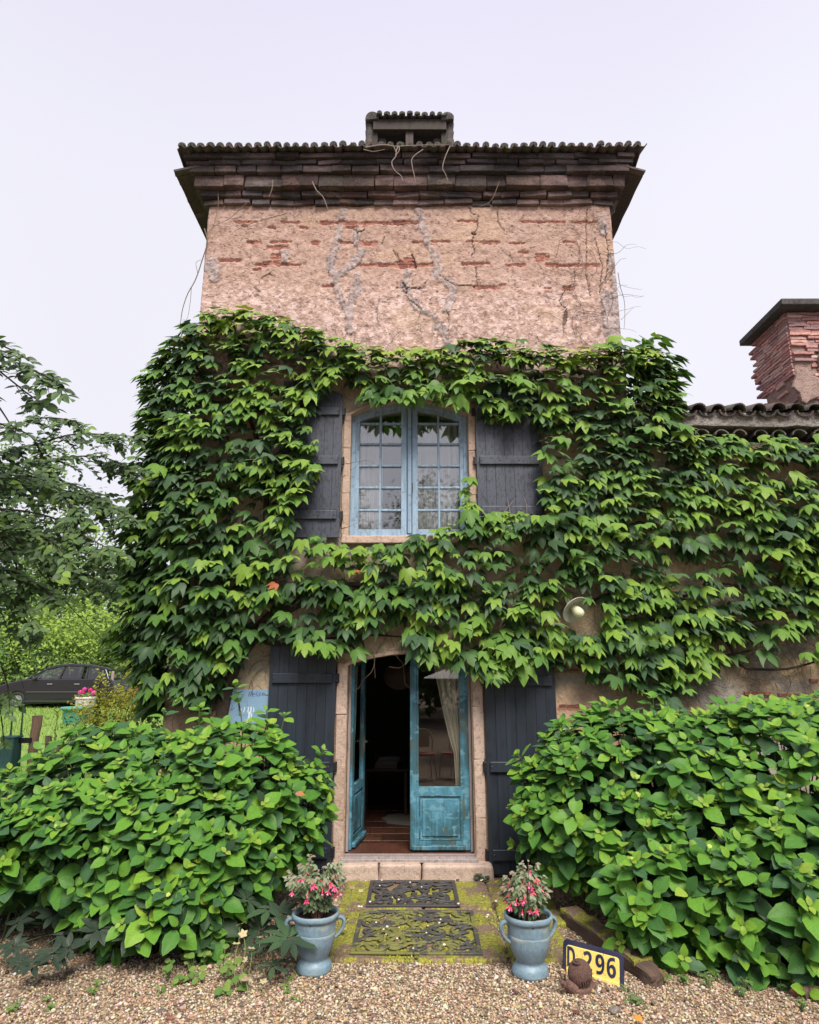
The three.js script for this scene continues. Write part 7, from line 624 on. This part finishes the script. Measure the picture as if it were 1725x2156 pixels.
{ // the tree at the left, its trunk outside the picture, boughs hanging in
  const T = thing('overhanging_tree', 'tree whose long drooping leafy boughs hang in from the left', 'tree', [-5.6, 0.05, 0.8]); T.updateMatrixWorld(true); const r = rng(801), items = [], wood = [], cherryBlades = [71, 72, 73].map((s) => ovateBlade(s, { n: 5, width: 0.25, peak: 0.95, droop: 0.35, saw: 0 })), tints = [[0.062, 0.135, 0.042], [0.095, 0.195, 0.055], [0.135, 0.26, 0.065], [0.20, 0.36, 0.065], [0.28, 0.46, 0.07]];
  wood.push(tube([[-5.6, -0.2, 0.8], [-5.65, 1.2, 0.8], [-5.75, 2.6, 0.8], [-5.8, 4.2, 0.7], [-5.9, 5.4, 0.6]], 0.19, 16, 9, 0.06));
  const bough = (pts, z, leafL, n, spread, bright = 0, rad = 0.02) => { const P = pts.map(([x, y], i) => onZ(x, y, z + 0.25 * Math.sin(i * 1.7 + z))); P.unshift(V3(-5.7, Math.min(4.8, P[0].y + 0.1), z * 0.5 + 0.35)); const c = new THREE.CatmullRomCurve3(P); wood.push(tube(P, rad, 26, 5, rad * 0.2));
    for (let i = 0; i < n * 2.2; i++) { const t = r.r(0.12, 1), b = c.getPointAt(t), tan = c.getTangentAt(t), d = tan.clone().multiplyScalar(0.7).add(V3(r.g() * 0.7, -0.25 + r.g() * 0.6, r.g() * 0.7)).normalize(), L = spread * r.r(0.4, 1.1) * (1.15 - 0.6 * t), e = b.clone().addScaledVector(d, L).add(V3(0, -L * 0.25, 0)), mid = b.clone().lerp(e, 0.5).add(V3(0, 0.05 * L, 0)), tc = new THREE.CatmullRomCurve3([b, mid, e]); wood.push(tube([b, mid, e], 0.0045, 6, 3, 0.0015)); const k = Math.max(4, Math.round(L / (leafL * 0.34))); for (let j = 0; j < k; j++) { const p = tc.getPointAt(0.15 + 0.85 * j / k), side = V3().crossVectors(d, V3(0, 1, 0.2)).normalize().multiplyScalar(j % 2 ? 1 : -1), tip = d.clone().multiplyScalar(0.6).addScaledVector(side, 0.75).add(V3(0, -0.5, 0)).add(R3(r).multiplyScalar(0.3)), s = leafL * r.r(0.7, 1.2); items.push({ g: cherryBlades[r.i(3)], m: leafM(p, V3(0, 0.8, 0.6).addScaledVector(side, -0.2).add(R3(r).multiplyScalar(0.4)), tip, s, 1.1), t: r() < bright ? 3 + r.i(2) : r.i(3), s }); } } };
  bough([[-60, 700], [0, 745], [60, 775], [110, 800], [165, 838]], 2.2, 0.10, 26, 0.34, 0.0); bough([[-60, 740], [10, 790], [60, 830], [100, 850]], 2.0, 0.10, 22, 0.3, 0.0); bough([[-60, 790], [0, 860], [20, 890], [40, 905]], 2.3, 0.10, 9, 0.25, 0.0); bough([[-60, 700], [0, 725], [40, 745], [60, 760]], 2.4, 0.09, 14, 0.2, 0);
  bough([[-60, 960], [60, 940], [150, 915], [230, 915], [290, 920]], 0.6, 0.085, 30, 0.4, 0.03); bough([[-60, 980], [40, 975], [120, 965], [200, 960], [275, 985]], 0.2, 0.085, 34, 0.5, 0.05); bough([[-60, 930], [20, 905], [80, 880], [150, 885], [180, 900]], 0.9, 0.085, 22, 0.36, 0.05); bough([[-60, 1020], [30, 1020], [120, 1030], [200, 1050], [262, 1080]], 0.4, 0.085, 36, 0.5, 0.08);
  bough([[-60, 1010], [20, 1000], [80, 1005], [130, 1040], [170, 1095]], 1.6, 0.095, 34, 0.42, 0.14); bough([[-60, 1070], [40, 1075], [110, 1090], [180, 1130], [240, 1160]], 0.8, 0.09, 36, 0.5, 0.08); bough([[-60, 1110], [30, 1110], [90, 1130], [130, 1160], [150, 1190]], 1.8, 0.095, 34, 0.42, 0.14); bough([[-60, 1150], [40, 1160], [120, 1190], [190, 1215], [235, 1240]], 0.6, 0.085, 34, 0.46, 0.06); bough([[-60, 1190], [20, 1200], [70, 1225], [120, 1260]], 1.5, 0.09, 30, 0.4, 0.1); bough([[-60, 1240], [10, 1260], [50, 1300], [70, 1340]], 1.2, 0.085, 22, 0.36, 0.03); bough([[-60, 1100], [20, 1150], [40, 1230], [60, 1290], [80, 1320]], 1.4, 0.085, 16, 0.3, 0.0); bough([[-60, 1330], [-10, 1380], [15, 1440], [20, 1490]], 1.3, 0.085, 13, 0.24, 0.0); bough([[-60, 1420], [-10, 1470], [5, 1530], [8, 1570]], 1.2, 0.08, 10, 0.22, 0.0); bough([[-40, 1030], [120, 1010], [220, 1060], [255, 1110]], -0.4, 0.085, 30, 0.5, 0.02); bough([[-40, 1120], [100, 1130], [200, 1180], [245, 1230]], -0.6, 0.085, 30, 0.5, 0.02); bough([[-60, 880], [60, 915], [90, 960], [110, 1000]], 1.2, 0.09, 22, 0.36, 0.06);
  bough([[-60, 1050], [30, 1130], [90, 1210], [150, 1280], [240, 1370]], 0.2, 0.06, 3, 0.1, 0, 0.012); bough([[-60, 1170], [0, 1280], [30, 1380], [50, 1450]], 1.0, 0.06, 2, 0.1, 0, 0.01);
  { const A = (x, y, z, a, b, c) => { const p = onZ(x, y, z); return [p.x, p.y, p.z, a, b, c]; }; crown(T, 'crown', [A(10, 1090, -1.5, 1.1, 0.8, 0.7), A(110, 1085, -2.2, 0.9, 0.55, 0.7), A(60, 1200, -1.8, 1.1, 0.7, 0.7), A(185, 1150, -2.6, 0.6, 0.5, 0.6), A(-20, 985, -1.2, 0.8, 0.5, 0.6), A(100, 960, -2, 0.7, 0.35, 0.5)], 4600, 0.06, [[0.08, 0.16, 0.04], [0.23, 0.38, 0.07]], 811); }
  const w = part(T, 'boughs', merge(wood).translate(5.6, -0.05, -0.8), mBark); foliage(T, 'leaf', items, leafMat(hydMap, hydBump, 0.003, 0.35), tints, 300);
}
{ // behind the camera: what the panes mirror
  const G2 = [[0.03, 0.075, 0.02], [0.08, 0.15, 0.03]]; const far = (label, x, z, h, w, n, seed) => tree('mirrored_tree', label, 'tree', x, z, h * 0.9, [[x, h * 0.6, z, w, h * 0.34, w * 0.7], [x + w * 0.6, h * 0.45, z, w * 0.6, h * 0.28, w * 0.6], [x - w * 0.6, h * 0.42, z, w * 0.6, h * 0.28, w * 0.6]], n, 0.34, G2, seed, 0.25, 8);
  far('dense dark tree standing opposite the house to the left', -5.5, 28, 13.5, 3.6, 7000, 901); far('tall dark tree standing opposite the house in the middle', 1.6, 30, 15.0, 3.0, 6000, 902); far('broad dark tree standing opposite the house to the right', 7.5, 27, 13.0, 4.0, 7000, 903); far('low dark tree opposite the door', 2.5, 20, 5.5, 4.2, 7000, 904); far('low dark tree opposite the house, further left', -4.5, 19, 5.0, 3.6, 5000, 905);
  const P = thing('white_parasol', 'white garden parasol standing behind the photographer, mirrored in the door pane', 'parasol', [2.0, -0.08, 9.6]); const s = [], ix = [], R = 1.75; s.push(0, 2.55, 0); for (let i = 0; i < 8; i++) { const a = i * Math.PI / 4 + 0.4; s.push(R * Math.cos(a), 1.92, R * Math.sin(a)); } for (let i = 0; i < 8; i++) ix.push(0, 1 + i, 1 + (i + 1) % 8); const g = new THREE.BufferGeometry(); g.setAttribute('position', new THREE.Float32BufferAttribute(s, 3)); g.setIndex(ix); g.computeVertexNormals(); part(P, 'canopy', g, MP([0.82, 0.81, 0.78], 0.9, { transmission: 0.45, thickness: 0 })); part(P, 'pole', new THREE.CylinderGeometry(0.022, 0.022, 2.6, 10).translate(0, 1.3, 0), mIron); for (let i = 0; i < 8; i++) { const a = i * Math.PI / 4 + 0.4; part(P, 'rib', tube([[0, 2.52, 0], [R * Math.cos(a), 1.9, R * Math.sin(a)]], 0.012, 2, 5), mIron); }
  const chair = thing('bistro_chair', 'rattan bistro chair behind the photographer, left one mirrored in the door pane', 'chair', [0.3, 0, 5.75]); const cm = M([0.5, 0.42, 0.34], 0.7), rm = M([0.32, 0.09, 0.08], 0.7); part(chair, 'seat', new THREE.CylinderGeometry(0.21, 0.2, 0.03, 20).translate(0, 0.45, 0), rm); for (const [x, z] of [[-0.16, -0.15], [0.16, -0.15], [-0.15, 0.16], [0.15, 0.16]]) part(chair, 'leg', tube([[x * 0.9, 0.44, z * 0.9], [x * 1.1, 0.22, z * 1.1], [x * 1.2, 0, z * 1.2]], 0.013, 6, 6), cm); part(chair, 'back_hoop', tube([[-0.18, 0.45, 0.15], [-0.2, 0.7, 0.2], [-0.1, 0.87, 0.22], [0.1, 0.87, 0.22], [0.2, 0.7, 0.2], [0.18, 0.45, 0.15]], 0.014, 24, 6), cm); part(chair, 'back_weave', new THREE.PlaneGeometry(0.28, 0.3).rotateX(-0.1).translate(0, 0.7, 0.2), cm);
  const c2 = chair.clone(); c2.name = numbered('bistro_chair'); c2.position.set(0.85, 0, 5.9); c2.rotation.y = 0.7; scene.add(c2); tag(c2, 'rattan bistro chair behind the photographer, right one mirrored in the door pane', 'chair'); chair.rotation.y = -0.2;
}
renderer.render(scene, camera);
